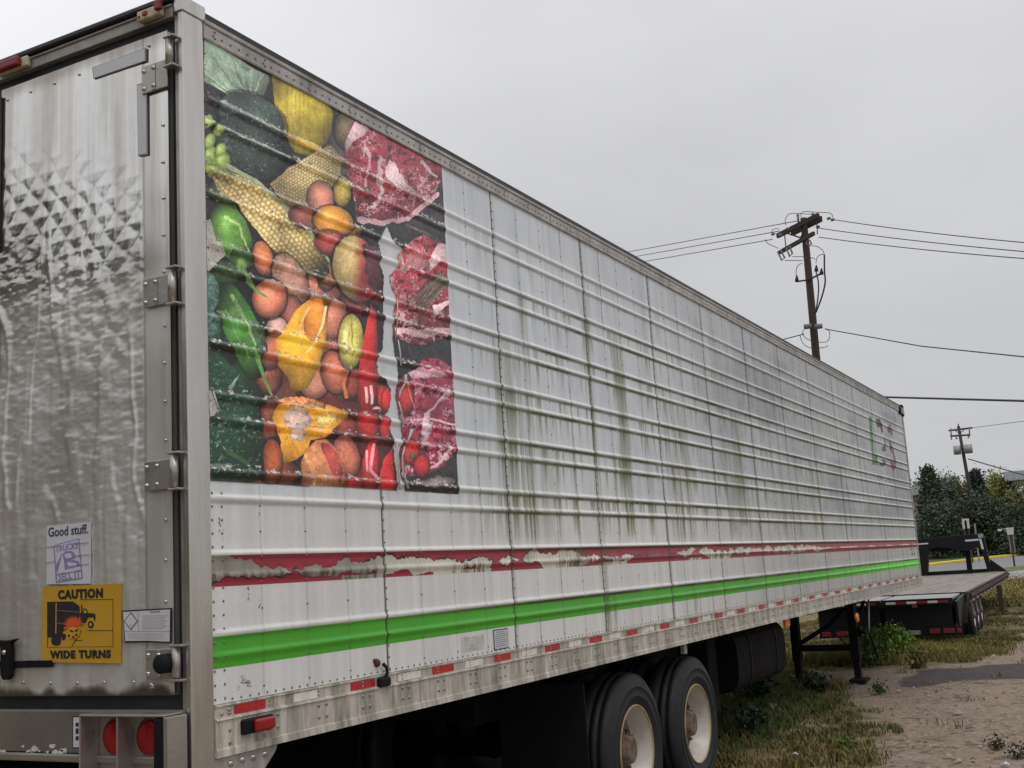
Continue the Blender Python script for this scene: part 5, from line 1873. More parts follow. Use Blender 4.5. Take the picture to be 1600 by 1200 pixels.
inq = 1 - smooth(-0.215, -0.205, XX)
wob = (fbm(XX * 5, ZZ * 5, 301, 3) - 0.5) * 0.8
qa = tri((XX * 1.0 + ZZ * 0.92) / 0.115 + wob)
qb = tri((XX * 1.0 - ZZ * 0.92) / 0.115 + wob)
upz = smooth(2.65, 3.05, ZZ + 0.3 * XX)
midz = smooth(1.4, 2.2, ZZ)
quilt = np.minimum(qa, qb) ** 1.15 * (0.55 + 0.9 * fbm(XX * 6, ZZ * 6, 302, 3)) + 0.30 * (fbm(XX * 20, ZZ * 45, 304, 3) - 0.5)
crump = (fbm(XX * 9, ZZ * 16, 303, 4) - 0.5)
fine = (fbm(XX * 26, ZZ * 60, 305, 3) - 0.5)
dent = (fbm(XX * 3.1, ZZ * 1.2, 307, 3) - 0.5)
fold = 1 - np.abs(2 * fbm(XX * 5.5 + 3, ZZ * 1.6, 309, 3) - 1)
d = inq * (quilt * ((0.0036 - 0.0030 * smooth(3.02, 3.30, ZZ + 0.40 * XX)) * upz + 0.0012 * (1 - upz)) + (1 - upz) * midz * (crump * 0.0085 + fine * 0.0042 + smooth(0.86, 1.0, fold) * 0.0075)
           + (1 - midz) * (crump * 0.0060 + fine * 0.0022) + dent * 0.005)
d += inq * 0.0018 * smooth(0.25, 0.8, np.exp(-((XX + 0.42) / 0.13) ** 2 - ((ZZ - 2.66) / 0.14) ** 2)) * (quilt - 0.3) * 3
low_ = np.exp(-((ZZ - 1.375) / 0.03) ** 2)
for xb in np.arange(DX0 + 0.03, DX1, 0.145):
    d -= 0.003 * np.exp(-((XX - xb) / 0.02) ** 2) * low_
d += 0.004 * low_ * (fbm(XX * 12, ZZ * 12, 311, 2) - 0.5)
d += -0.0012 * (1 - inq)
d *= smooth(0, 0.012, XX - DX0 + 0.004) * smooth(0, 0.012, DX1 - XX + 0.004)
V = np.stack([XX, REAR - 0.002 - d, ZZ], -1).reshape(-1, 3)
m_door = bpy.data.materials.new('dented_stainless_door')
m_door.use_nodes = True
n = m_door.node_tree
b = n.nodes['Principled BSDF']
# dirt map of the door
dw, dh = 500, 1200
Xd = (DX0 + (np.arange(dw) + 0.5) / dw * (DX1 - DX0))[None]
Zd = (DZ0 + (np.arange(dh) + 0.5) / dh * (DZ1 - DZ0))[:, None]
Cd = np.empty((dh, dw, 3), np.float32)
Cd[:] = np.array((232, 231, 228)) / 255
stv = fbm(Xd * 16, Zd * 0.7, 321, 4)
t = (smooth(0.42, 0.72, stv) * smooth(2.6, 3.2, Zd) * 0.22)[..., None]
Cd = Cd * (1 - t) + np.array((150, 132, 112)) / 255 * t
t = (smooth(0.45, 0.75, fbm(Xd * 26, Zd * 1.6, 322, 4)) * 0.18)[..., None]
Cd = Cd * (1 - t) + np.array((118, 108, 96)) / 255 * t
Cd = Cd * (1 - 0.10 * (1 - smooth(2.3, 2.95, Zd)))[..., None]
ox = ((1 - smooth(2.7, 3.25, Zd + 0.25 * Xd)) * smooth(0.30, 0.62, fbm(Xd * 3.5, Zd * 2.4, 323, 5)) * 0.40)[..., None]
Cd = Cd * (1 - ox) + np.array((158, 153, 144)) / 255 * ox
sp_ = 0.0 * smooth(0.70, 0.78, fbm(Xd * 30, Zd * 30, 324, 3)) * (1 - smooth(2.6, 3.1, Zd)) * 0.5
Cd = Cd * (1 - sp_[..., None]) + np.array((84, 76, 66)) / 255 * sp_[..., None]
bt_ = smooth(1.375, 1.335, Zd + 0.03 * (fbm(Xd * 14, Zd * 14, 325, 3) - 0.5) * 2)[..., None] * 0.85
Cd = Cd * (1 - bt_) + np.array((60, 54, 46)) / 255 * bt_
eg = (smooth(-0.06, -0.215, Xd) * 0 + np.exp(-((Xd + 0.205) / 0.006) ** 2) * 0.35)[..., None]
Cd = Cd * (1 - eg) + np.array((90, 84, 76)) / 255 * eg
tp_ = (smooth(3.80, 3.87, Zd + 0.05 * (stv - 0.5)) * 0.4)[..., None]
Cd = Cd * (1 - tp_) + np.array((110, 98, 84)) / 255 * tp_
im_door = make_image('door_dirt', Cd)
t = n.nodes.new('ShaderNodeTexImage')
t.image = im_door
t.extension = 'EXTEND'
tcn = n.nodes.new('ShaderNodeTexCoord')
n.links.new(tcn.outputs['UV'], t.inputs['Vector'])
n.links.new(t.outputs['Color'], b.inputs['Base Color'])
zn = n.nodes.new('ShaderNodeTexNoise')
zn.inputs['Scale'].default_value = 5
zn.inputs['Detail'].default_value = 6
n.links.new(tcn.outputs['Object'], zn.inputs['Vector'])
sp = n.nodes.new('ShaderNodeSeparateXYZ')
n.links.new(tcn.outputs['Object'], sp.inputs[0])
ad = n.nodes.new('ShaderNodeMath')
ad.operation = 'MULTIPLY_ADD'
ad.inputs[1].default_value = 0.5
n.links.new(zn.outputs['Fac'], ad.inputs[0])
n.links.new(sp.outputs['Z'], ad.inputs[2])
rr = n.nodes.new('ShaderNodeMapRange')
rr.inputs['From Min'].default_value, rr.inputs['From Max'].default_value = 2.95, 3.25
rr.inputs['To Min'].default_value, rr.inputs['To Max'].default_value = 0.34, 0.12
n.links.new(ad.outputs[0], rr.inputs['Value'])
n.links.new(rr.outputs[0], b.inputs['Roughness'])
rm_ = n.nodes.new('ShaderNodeMapRange')                      # oxide makes the lower sheet duller
rm_.inputs['From Min'].default_value, rm_.inputs['From Max'].default_value = 3.08, 3.42
rm_.inputs['To Min'].default_value, rm_.inputs['To Max'].default_value = 0.42, 0.92
n.links.new(ad.outputs[0], rm_.inputs['Value'])
n.links.new(rm_.outputs[0], b.inputs['Metallic'])
uvd = np.stack([(V[:, 0] - DX0) / (DX1 - DX0), (V[:, 2] - DZ0) / (DZ1 - DZ0)], -1)
door = np_mesh('door', V, grid_faces(dnz, dnx), m_door, trailer, uv=uvd, smooth_=True)
door['label'] = 'dented quilted stainless rear door'
MB().box(DX0, DX1, REAR + 0.014, REAR + 0.027, DZ0, DZ1).build('door_core', m_steel, trailer)
MB().box(-WID + 0.07, DX0 - 0.022, REAR, REAR + 0.026, DZ0, DZ1).build('door', m_alu, trailer)['label'] = 'other rear door leaf, mostly out of view'
dr = MB()
for (u, v) in ((13, 157), (49, 144), (86, 131), (125, 117), (233, 72), (255, 196), (255, 254), (256, 310), (256, 368), (257, 425), (258, 509), (258, 567), (259, 627),
               (260, 688), (260, 812), (260, 875), (260, 940), (38, 1066), (80, 1067), (122, 1067), (164, 1066), (210, 1066), (0, 1066)):
    x_, z_ = on_rear(u, v)
    dr.dome((x_, REAR - 0.004, z_), (0, -1, 0), 0.0065, 0.005, 8)
stuff(dr.build('door_rivet', m_bolt, trailer, True))
x_, z_ = on_rear(239, 1071)
MB().dome((x_, REAR - 0.004, z_), (0, -1, 0), 0.012, 0.009, 10).build('bolt', m_bolt, trailer, True)


def rear_poly(name, pts, m, t0=0.0005, t1=0.002, mat_edge=None):
    q = [on_rear(u, v) for u, v in pts]
    mb = MB()
    mb.prism(q, 'y', REAR - 0.006 - t1, REAR - 0.006 - t0)
    return mb.build(name, m, trailer)


for pts in ([(148, 107), (229, 77), (229, 96), (150, 123)], [(217, 135), (231, 131), (232, 241), (219, 243)]):
    q = [on_rear(u, v) for u, v in pts]
    cx_, cz_ = sum(p[0] for p in q) / 4, sum(p[1] for p in q) / 4
    o = MB().prism([(cx_ + (a - cx_) * 1.02 + math.copysign(0.0022, a - cx_), cz_ + (c - cz_) * 1.02 + math.copysign(0.0022, c - cz_)) for a, c in q], 'y', REAR - 0.0085, REAR - 0.005).build('repair_patch', m_greyink, trailer)
    MB().prism(q, 'y', REAR - 0.0098, REAR - 0.0087).build('patch_face', m_patch, o)

# hinges
for (zt_, zb_, zc0, zc1) in ((3.745, 3.630, 3.70, 3.83), (2.882, 2.768, 2.755, 2.905), (2.182, 2.072, 2.062, 2.205), (1.500, 1.392, 1.385, 1.515)):
    h = empty('hinge', (0, 0, 0), '', '')
    del h['label'], h['category']
    h.parent = trailer
    MB().box(-0.196, -0.062, REAR - 0.0165, REAR - 0.0075, zb_, zt_).build('hinge_plate', m_steel, h, bevel=0.003)
    MB().box(-0.140, -0.122, REAR - 0.0195, REAR - 0.0168, zb_ + 0.004, zt_ - 0.004).build('hinge_rib', m_steel, h, bevel=0.001)
    hb_ = MB().tube([(-0.046, REAR - 0.018, zc0 + 0.012), (-0.046, REAR - 0.018, zc1 - 0.012)], 0.016, 16).build('hinge_barrel', m_steel, h, True)
    for zz_ in (zc0, zc1 - 0.010):
        MB().box(-0.064, -0.010, REAR - 0.036, REAR - 0.0005, zz_, zz_ + 0.009).build('hinge_strap', m_steel, h, bevel=0.003)
    for xb in (-0.184, -0.130):
        for zz_ in (zb_ + 0.020, zt_ - 0.022):
            MB().dome((xb, REAR - 0.0165 if xb < -0.15 else REAR - 0.0195, zz_), (0, -1, 0), 0.0092, 0.009, 10).build('bolt', m_bolt, h, True)
x_, z_ = on_rear(256, 1037, REAR - 0.04)
MB().tube([(x_, REAR - 0.018, z_), (x_, REAR - 0.060, z_), (x_, REAR - 0.066, z_)], [0.034, 0.034, 0.026], 20).build('rubber_bumper', m_black, trailer, True)

# ------------------------------------------------ stickers on the door
YS = REAR - 0.0115


def rp(u, v):
    x_, z_ = on_rear(u, v, YS)
    return x_, z_


def rear_text(body, parent, u0, v0, u1, v1, u2, v2, m, bold=0.0, shear=0.0, y=None):
    """lower-left, lower-right and upper-left corners given as photo points"""
    yq = YS - 0.0006 if y is None else y
    a, b_, c = on_rear(u0, v0, yq), on_rear(u1, v1, yq), on_rear(u2, v2, yq)
    ex = np.array([b_[0] - a[0], 0, b_[1] - a[1]])
    ey = np.array([c[0] - a[0], 0, c[1] - a[1]])
    wq, hq = np.linalg.norm(ex), np.linalg.norm(ey)
    return text(body, 'lettering', m, parent, (a[0], yq, a[1]), ex / wq, ey / hq, wq, hq, bold, shear=shear)


def flat(name, pts, m, parent, lift=0.0006, th=0.0005):
    q = [on_rear(u, v, YS) for u, v in pts]
    return MB().prism(q, 'y', YS - lift - th, YS - lift).build(name, m, parent)


def stick(name, pts, m, label=None):
    q = [rp(u, v) for u, v in pts]
    o = MB().prism(q, 'y', YS, REAR - 0.0065).build(name, m, trailer)
    if label:
        o['label'] = label
    return o


gs_ = stick('paper_sticker', [(72.5, 913), (140.5, 912), (141, 815.5), (73, 821.5)], m_paper, 'white "Good stuff." sticker')
rear_text('Good stuff.', gs_, 75.5, 839, 137.5, 833.5, 75.5, 824.5, m_navy, 0.012)
flat('faded_drawing', [(87.5, 911), (129.5, 904), (124, 841), (84, 852)], m_lilac, gs_)
flat('drawing_field', [(90, 909), (127.5, 902.5), (122.6, 843), (86, 853)], m_paper, gs_, 0.0012)
rear_text('TRUCKS', gs_, 87, 863, 122.5, 856.5, 86.4, 853, m_lilac, 0.02, y=YS - 0.0019)
flat('drawing_shape', [(87, 885), (98, 864), (97, 868), (90, 896)], m_lilac, gs_, 0.0018)
flat('drawing_shape', [(98, 866), (104, 861), (113, 861), (118, 866), (119, 872), (113, 874), (124, 877), (126, 884), (112, 888), (102, 890), (101, 878)], m_lilac, gs_, 0.0018)
flat('drawing_shape', [(101, 868), (106, 864), (112, 865), (113, 871), (105, 873)], m_paper, gs_, 0.0025)
flat('drawing_shape', [(105, 878), (119, 880), (121, 883), (108, 885)], m_paper, gs_, 0.0025)
rear_text('SELL IT', gs_, 91, 908, 126, 902, 90.5, 896, m_lilac, 0.02, y=YS - 0.0019)
flat('drawing_line', [(88, 898), (127, 891), (127, 892.5), (88, 899.5)], m_lilac2, gs_, 0.0018)
for (u0, v0, u1, v1) in ((72, 855, 86, 854), (117, 850, 140, 848), (72, 880, 88, 877), (122, 868, 141, 867), (120, 884, 140, 881), (118, 868, 127, 870)):
    flat('drawing_line', [(u0, v0 + 0.5), (u1, v1 + 0.5), (u1, v1 - 0.4), (u0, v0 - 0.4)], m_lilac2, gs_, 0.003)

ws = stick('caution_sticker', [(64.5, 1034.5), (188, 1036.5), (189.5, 911.5), (66.5, 917.5)], m_yellow, 'yellow "CAUTION WIDE TURNS" sticker')
rear_text('CAUTION', ws, 90.5, 937, 161, 934, 90.5, 922, m_ink, 0.06)
rear_text('WIDE TURNS', ws, 78, 1029.5, 173.5, 1028.5, 78, 1016.5, m_ink, 0.06)
for q in (([(74, 1011.5), (177, 1010.5), (177, 1010), (74, 1011)]), ([(176.3, 1010.5), (177, 1010.5), (177, 936), (176.3, 936)]), ([(126, 937.3), (177, 936.8), (177, 936), (126, 936.5)]),
          ([(74, 1011), (74.8, 1011), (74.8, 940), (74, 940)]), ([(137, 985.6), (177, 985.6), (177, 984.8), (137, 984.8)]), ([(112, 1010), (113, 1010), (127, 986), (126, 986)]),
          ([(118, 1001), (129, 1001), (129, 1000.2), (118, 1000.2)])):
    flat('picture_line', q, m_ink, ws)
tk = flat('pictured_trailer', [(75, 996), (97, 996), (99, 986), (122, 975), (125, 962), (124.5, 947), (114, 939.5), (75, 940.5)], m_ink, ws, 0.0007)
flat('pictured_wheel', [(82, 1007), (88, 1009), (94, 1007.5), (96, 1001), (95, 996), (82, 996), (80, 1000)], m_ink, ws, 0.0007)
flat('pictured_wheel', [(97, 999), (100, 1001), (103, 997), (103, 991), (99, 990), (97, 994)], m_ink, ws, 0.0007)
flat('picture_stripe', [(87, 990), (88.5, 990), (89, 942), (87.6, 942)], m_yellow, ws, 0.0014)
flat('picture_stripe', [(88, 954), (124, 957), (124, 956), (88, 953)], m_lilac2, ws, 0.0014)
flat('picture_stripe', [(88, 974), (110, 975), (110, 974.2), (88, 973.2)], m_lilac2, ws, 0.0014)
flat('pictured_cab', [(127, 972), (130, 973.5), (134, 973), (138, 965), (146, 964.5), (148, 971), (149.5, 968), (149, 959), (137.5, 957.5), (135.5, 951.5), (131, 950.5), (129.3, 956), (128.5, 945),
                      (127, 945), (127, 957), (125.6, 958), (125.6, 969)], m_ink, ws, 0.0007)
flat('picture_window', [(131, 957.5), (136, 958), (134.6, 953), (131.8, 952.6)], m_yellow, ws, 0.0014)
a = []
for k in range(16):
    t = 2 * math.pi * k / 16
    a.append((142.2 + 4.6 * math.cos(t), 975.8 - 5.6 * math.sin(t)))
flat('pictured_wheel', a, m_ink, ws, 0.0014)
flat('picture_hub', [(142.2 + (u - 142.2) * 0.45, 975.8 + (v - 975.8) * 0.45) for u, v in a], m_yellow, ws, 0.0021)
star = []
cx_, cy_ = 116, 975
for k in range(26):
    t = math.pi * (-0.12 + 1.24 * k / 25)
    r = 17.5 if k % 2 else 10.5
    star.append((cx_ + r * math.cos(t) * 0.95, cy_ - r * math.sin(t) * 0.80))
star = [(101, 984)] + star[::-1] + [(128, 976)]
flat('pictured_burst', star, m_orange, ws, 0.0021)
car = []
for k in range(18):
    t = 2 * math.pi * k / 18
    car.append((115.5 + 10.5 * math.cos(t), 987.5 - 11 * math.sin(t) * (0.75 if math.sin(t) > 0 else 1.0)))
flat('pictured_car', car, m_yellow, ws, 0.0028)
flat('picture_window', [(109.5, 984), (116, 985.5), (115, 988), (110.5, 986.5)], m_ink, ws, 0.0035)
flat('picture_window', [(118, 985), (123.5, 982), (122.5, 985.5), (119, 987.6)], m_ink, ws, 0.0035)
for (u, v) in ((109, 993), (115.5, 995.5), (120.5, 992)):
    flat('picture_mark', [(u - 1.6, v - 1.6), (u + 1.6, v - 1.6), (u + 1.6, v + 1.6), (u - 1.6, v + 1.6)], m_ink, ws, 0.0035)

wl = stick('warning_label', [(195, 1004.5), (230, 1003.5), (266.8, 1004.8), (267.5, 950), (190.5, 954)], m_ink, 'white warning label with black border and diamond outline')
flat('label_field', [(196.3, 1001.5), (230, 1001), (265.2, 1002.6), (265.8, 952.2), (192.2, 956.2)], m_paper, wl, 0.0005)
for (o_, i_, mm) in ((1.0, 0, m_ink), (0.86, 0.0005, m_paper)):
    flat('diamond', [(205 + 11 * o_, 970.5), (205, 970.5 + 14 * o_), (205 - 11 * o_, 970.5), (205, 970.5 - 14 * o_)][::-1], mm, wl, 0.0012 + i_ * 1.2)
flat('label_rule', [(216.5, 986), (217, 986), (217, 957), (216.5, 957)], m_greyink, wl, 0.0012)
flat('label_rule', [(194, 986.6), (265, 986.6), (265, 986.1), (194, 986.1)], m_greyink, wl, 0.0012)
flat('label_rule', [(202, 977), (208, 977), (208, 976.3), (202, 976.3)], m_greyink, wl, 0.0022)
rear_text('WARNING', wl, 234, 957.2, 250, 956.6, 234, 954.8, m_greyink, 0.02, y=YS - 0.0018)
mb = MB()
for k in range(9):
    q = [on_rear(u, v, YS) for u, v in ((222, 962.4 + k * 2.6), (262 - 3 * (k % 3), 962.0 + k * 2.6), (262 - 3 * (k % 3), 961.2 + k * 2.6), (222, 961.6 + k * 2.6))]
    mb.prism(q, 'y', YS - 0.0016, YS - 0.0012)
for k in range(4):
    q = [on_rear(u, v, YS) for u, v in ((200, 990 + k * 2.7), (258 - 4 * (k % 2), 990.4 + k * 2.7), (258 - 4 * (k % 2), 989.6 + k * 2.7), (200, 989.2 + k * 2.7))]
    mb.prism(q, 'y', YS - 0.0016, YS - 0.0012)
stuff(mb.build('print_line', m_patch, wl))

# ------------------------------------------------ latch parts at the left of the door
x0, z0 = on_rear(-40, 1046)
x1, z1 = on_rear(86, 1033)
MB().box(-1.16, x1, REAR - 0.0068 - 0.006, REAR - 0.0068, z1 - 0.021, z1 + 0.005).build('lock_bar', m_chassis, trailer, bevel=0.002)
xk0, xk1 = on_rear(12, 1030)[0], on_rear(27, 1030)[0]
zt_, zb_ = on_rear(20, 1000)[1], on_rear(20, 1061)[1]
MB().prism([(xk0, zb_ + 0.02), (xk0 + 0.015, zb_), (xk1 - 0.012, zb_), (xk1, zb_ + 0.02), (xk1, zt_ - 0.01), (xk1 + 0.035, zt_ + 0.006), (xk1 - 0.0, zt_ + 0.002), (xk0 + 0.01, zt_), (xk0 - 0.09, zt_ + 0.008),
            (xk0 - 0.11, zt_ - 0.012), (xk0, zt_ - 0.025)], 'y', REAR - 0.035, REAR - 0.013).build('latch_bracket', m_chassis, trailer, bevel=0.003)
MB().dome((xk0 + 0.022, REAR - 0.035, zt_ - 0.045), (0, -1, 0), 0.010, 0.008, 10).build('bolt', m_bolt, trailer, True)
MB().box(-1.10, DX0 + 0.012, REAR - 0.016, REAR - 0.006, 3.15, 3.84).build('door_edge_strip', m_seal, trailer, bevel=0.004)
MB().box(-1.10, DX0 + 0.010, REAR - 0.018, REAR - 0.006, 2.62, 2.85).build('door_edge_strip', m_seal, trailer, bevel=0.004)

# ------------------------------------------------ rear sill with recessed lamps
MB().box(-WID, -0.0235, REAR - 0.010, 0.0, 1.128, 1.284).build('rear_sill', m_sill, trailer, bevel=0.005)
MB().box(-WID, -0.0235, REAR - 0.030, REAR - 0.0105, 1.098, 1.127).build('sill_step', m_steel, trailer, bevel=0.006)
for k in range(16):
    u = rnd.uniform(0, 105)
    v = 1172 + rnd.uniform(-8, 8)
    x_, z_ = on_rear(u, v, REAR - 0.0105)
    r = rnd.uniform(0.006, 0.022)
    pl_ = [(x_ + r * rnd.uniform(0.5, 1.2) * math.cos(t), z_ + r * 0.6 * rnd.uniform(0.4, 1.1) * math.sin(t)) for t in np.linspace(0, 6.28, 8)[:-1]]
    MB().prism(pl_, 'y', REAR - 0.0118, REAR - 0.0104).build('paint_flake', m_peel, trailer)
YL = REAR - 0.010
YO = YL - 0.095
xl = on_rear(124, 1150, YO)[0]
xm = on_rear(182, 1150, YO)[0]
xr = on_rear(262, 1150, YO)[0]
xe = -0.026
ztp, zbt = on_rear(200, 1117, YO)[1], 1.03
hs = MB()
hs.box(xl - 0.004, xe, YO, YL - 0.0005, ztp - 0.008, ztp)
hs.box(xl - 0.004, xl + 0.003, YO, YL - 0.0005, zbt, ztp - 0.0083)
hs.box(xm - 0.004, xm + 0.002, YO + 0.001, YL - 0.0005, zbt, ztp - 0.0083)
hs.box(xr, xe, YO, YL - 0.0005, zbt, ztp - 0.0083)
hs.box(xl + 0.0035, xr - 0.0005, YL - 0.008, YL - 0.0005, zbt, ztp - 0.0083)
hs.build('lamp_housing', m_steel, trailer, bevel=0.004, seg=3)
xb0 = on_rear(238, 1150, YO)[0]
MB().box(xb0, xr - 0.001, YO + 0.001, YL - 0.009, zbt, ztp - 0.012).build('lamp_cable_cover', m_black, trailer, bevel=0.008, seg=3)
for u in (181, 234):
    x_, z_ = on_rear(u, 1152, YL - 0.02)
    MB().tube([(x_, YL - 0.0085, z_), (x_, YL - 0.016, z_)], [0.074, 0.070], 28).build('lamp_ring', m_steel, trailer, True)
    MB().tube([(x_, YL - 0.0165, z_), (x_, YL - 0.026, z_), (x_, YL - 0.030, z_)], [0.062, 0.060, 0.045], 28).build('tail_lamp', m_red, trailer, True)
x0 = on_rear(114, 1140, YL)[0]
z0, z1 = on_rear(116, 1169, YL)[1], on_rear(116, 1119, YL)[1]
o = MB().box(x0, xl + 0.03, YL - 0.0022, YL - 0.0005, z0, z1).build('code_label', m_ink, trailer)
MB().box(x0 + 0.005, xl + 0.028, YL - 0.0030, YL - 0.0024, z0 + 0.004, z1 - 0.004).build('paper', m_paper, o)
mb = MB()
for (a, c) in ((0.25, 0.38), (0.45, 0.62), (0.68, 0.80)):
    mb.box(x0 + 0.018, x0 + 0.034, YL - 0.0036, YL - 0.0032, z0 + (z1 - z0) * a, z0 + (z1 - z0) * c)
stuff(mb.build('label_mark', m_ink, o))

# ------------------------------------------------ wheels, axles, underbody
HUBZ, RT = 0.488, 0.500


def wheel(cx, cy, side, inner=False, R=RT, cz=HUBZ, parent=trailer, dish=0.13, rs=1.0):
    """side +1: outer face towards +x"""
    wl_ = empty('wheel', (cx, cy, cz), '', '')
    del wl_['label'], wl_['category']
    wl_.parent = parent
    s = side
    k = R / 0.5
    w_ = 0.27 * rs
    rimr = 0.287 * k
    prof = [(-0.015 * s, rimr), (-0.002 * s, rimr + 0.02 * k), (0.004 * s, R * 0.68), (0.009 * s, R * 0.69), (0.004 * s, R * 0.705), (0.005 * s, R * 0.80), (0.010 * s, R * 0.81), (0.004 * s, R * 0.825), (0.001 * s, R * 0.86), (-0.012 * s, R * 0.94), (-0.03 * s, R * 0.985), (-0.05 * s, R),
            (-0.06 * s, R), (-0.078 * s, R - 0.012), (-0.092 * s, R - 0.012), (-0.095 * s, R), (-0.13 * s, R), (-0.133 * s, R - 0.012), (-0.147 * s, R - 0.012), (-0.15 * s, R),
            (-w_ * s + 0.05 * s, R), (-w_ * s + 0.03 * s, R * 0.985), (-w_ * s + 0.012 * s, R * 0.93), (-w_ * s, R * 0.75), (-w_ * s + 0.01 * s, rimr)]
    MB().lathe_x(prof, (0, 0, 0), 64).build('tyre', m_tyre, wl_, True)
    if not inner:
        p2 = [(-0.012 * s, rimr + 0.004), (-0.004 * s, rimr + 0.002), (-0.004 * s, rimr - 0.007), (-0.012 * s, rimr - 0.010)]
        MB().lathe_x(p2, (0, 0, 0), 56).build('rim_lip', m_lip if parent is trailer else m_rim, wl_, True)
        p3 = [(-0.012 * s, rimr - 0.010), (-0.035 * s, rimr - 0.018), (-0.06 * s, rimr - 0.040), (-dish * s, rimr - 0.048), (-(dish + 0.012) * s, rimr - 0.060)]
        MB().lathe_x(p3, (0, 0, 0), 56).build('rim', m_rim, wl_, True)
        p4 = [(-(dish + 0.012) * s, rimr - 0.060), (-(dish + 0.004) * s, rimr - 0.10), (-(dish - 0.02) * s, 0.14 * k), (-(dish - 0.02) * s, 0.112 * k), (-(dish - 0.005) * s, 0.108 * k),
              (-(dish - 0.03) * s, 0.100 * k), (-(dish - 0.085) * s, 0.085 * k), (-(dish - 0.09) * s, 0.07 * k), (-(dish - 0.09) * s, 0.001)]
        MB().lathe_x(p4, (0, 0, 0), 40).build('hub', m_rimrust, wl_, True)
        mb = MB()
        for q in range(10):
            t = 2 * math.pi * q / 10
            c = (-(dish - 0.02) * s, 0.125 * k * math.cos(t), 0.125 * k * math.sin(t))
            mb.tube([c, (c[0] + 0.03 * s, c[1], c[2])], 0.011, 6)
        mb.build('lug_nut', m_rimrust, wl_)
    return wl_


for cy in (4.05, 5.262):
    wheel(-0.05, cy, 1)
    wheel(-0.36, cy, 1, True)
    wheel(-WID + 0.05, cy, -1)
    wheel(-WID + 0.36, cy, -1, True)
    MB().tube([(-0.62, cy, HUBZ), (-WID + 0.62, cy, HUBZ)], 0.065, 12).build('axle', m_chassis, trailer, True)
    MB().tube([(-0.62, cy - 0.02, HUBZ), (-0.7, cy - 0.02, HUBZ)], 0.2, 20).build('brake_drum', m_chassis, trailer, True)
sf = MB()
for x in (-0.72, -1.72):
    sf.box(x - 0.05, x + 0.05, 3.0, 6.6, 0.78, 1.0)
for yv in (3.1, 4.66, 6.4):
    sf.box(-1.66, -0.78, yv - 0.05, yv + 0.05, 0.80, 0.98)
sf.build('slider_frame', m_chassis, trailer, bevel=0.01)
for x0_ in (-0.66, -WID + 0.06):
    MB().box(x0_, x0_ + 0.60, 3.28, 3.29, 0.22, 1.0).build('mud_flap', m_black, trailer)
for yv in (4.05, 4.66, 5.262):
    MB().box(-0.78, -0.66, yv - 0.25, yv + 0.25, 0.62, 0.72).build('spring_hanger', m_chassis, trailer, bevel=0.02)
cm = MB()
y = 0.5
while y < 15.8:
    cm.box(-WID + 0.12, -0.45, y - 0.03, y + 0.03, 1.02, 1.158)
    y += 0.3048
stuff(cm.build('floor_crossmember', m_chassis, trailer))
MB().box(-WID + 0.08, -WID + 0.10, 0.4, 11.0, 0.22, 1.12).build('added_shade_sheet', m_chassis, trailer)['label'] = 'dark sheet added along the far side to keep the underside black'  # unseen sheet added to block light under the floor
MB().box(-2.2, -0.25, -0.03, 0.07, 0.45, 0.55).build('rear_guard', m_chassis, trailer, bevel=0.01)
for x in (-0.65, -1.8):
    MB().box(x - 0.04, x + 0.04, 0.0, 0.06, 0.553, 1.09).build('guard_post', m_chassis, trailer)
MB().box(-0.06, -0.02, 5.0, 5.06, 1.02, 1.097).build('air_fitting', m_galv, trailer, bevel=0.008)
# dark tank and boxes slung below the floor
q = []
for k in range(24):
    t = 2 * math.pi * k / 24
    q.append((-0.66 + 0.34 * np.sign(math.cos(t)) * abs(math.cos(t)) ** 0.5, 0.76 + 0.29 * np.sign(math.sin(t)) * abs(math.sin(t)) ** 0.5))
MB().prism(q, 'y', 7.2, 8.85).build('fuel_tank', m_chassis, trailer)
for yv in (7.6, 8.5):
    MB().prism([( -0.66 + (a + 0.66) * 1.02, 0.76 + (c - 0.76) * 1.02) for a, c in q], 'y', yv, yv + 0.05).build('tank_strap', m_black, trailer)
MB().box(-2.1, -0.45, 6.75, 7.0, 0.35, 1.02).build('storage_box', m_chassis, trailer, bevel=0.02)
yy_, z_ = on_side(1230, 974, -0.03)
MB().box(-0.05, -0.02, yy_ - 0.08, yy_ + 0.08, 1.02, 1.098).build('amber_reflector', m_amber, trailer, bevel=0.01)
# landing gear
lg = MB().box(-0.425, -0.315, 12.33, 12.47, 0.30, 1.10).build('landing_leg', m_chassis, trailer, bevel=0.008)
MB().box(-0.41, -0.33, 12.35, 12.45, 0.06, 0.31).build('inner_leg', m_chassis, lg)
MB().box(-0.47, -0.25, 12.25, 12.55, 0.02, 0.065).build('foot', m_chassis, lg, bevel=0.015)
lg = MB().box(-1.20, -1.09, 12.33, 12.47, 0.30, 1.10).build('landing_leg', m_chassis, trailer, bevel=0.008)
MB().box(-1.185, -1.105, 12.35, 12.45, 0.06, 0.31).build('inner_leg', m_chassis, lg)
MB().box(-1.25, -1.04, 12.25, 12.55, 0.02, 0.065).build('foot', m_chassis, lg, bevel=0.015)
MB().box(-1.088, -0.427, 12.36, 12.44, 0.42, 0.50).build('cross_bar', m_chassis, trailer, bevel=0.006)
mb = MB()
mb.tube([(-1.10, 12.4, 0.52), (-0.72, 12.6, 0.75), (-0.5, 12.8, 0.98)], 0.03, 8)
mb.tube([(-0.37, 12.47, 0.55), (-0.37, 13.3, 1.08)], 0.028, 8)
mb.build('diagonal_brace', m_chassis, trailer, True)
mb = MB()
mb.box(-0.32, -0.27, 12.36, 12.44, 0.60, 0.72)
mb.build('gear_box', m_chassis, trailer, bevel=0.01)
P0 = [on_side(u, v, -0.10) for u, v in ((1352, 988), (1358, 990), (1366, 1010), (1367, 1030))]
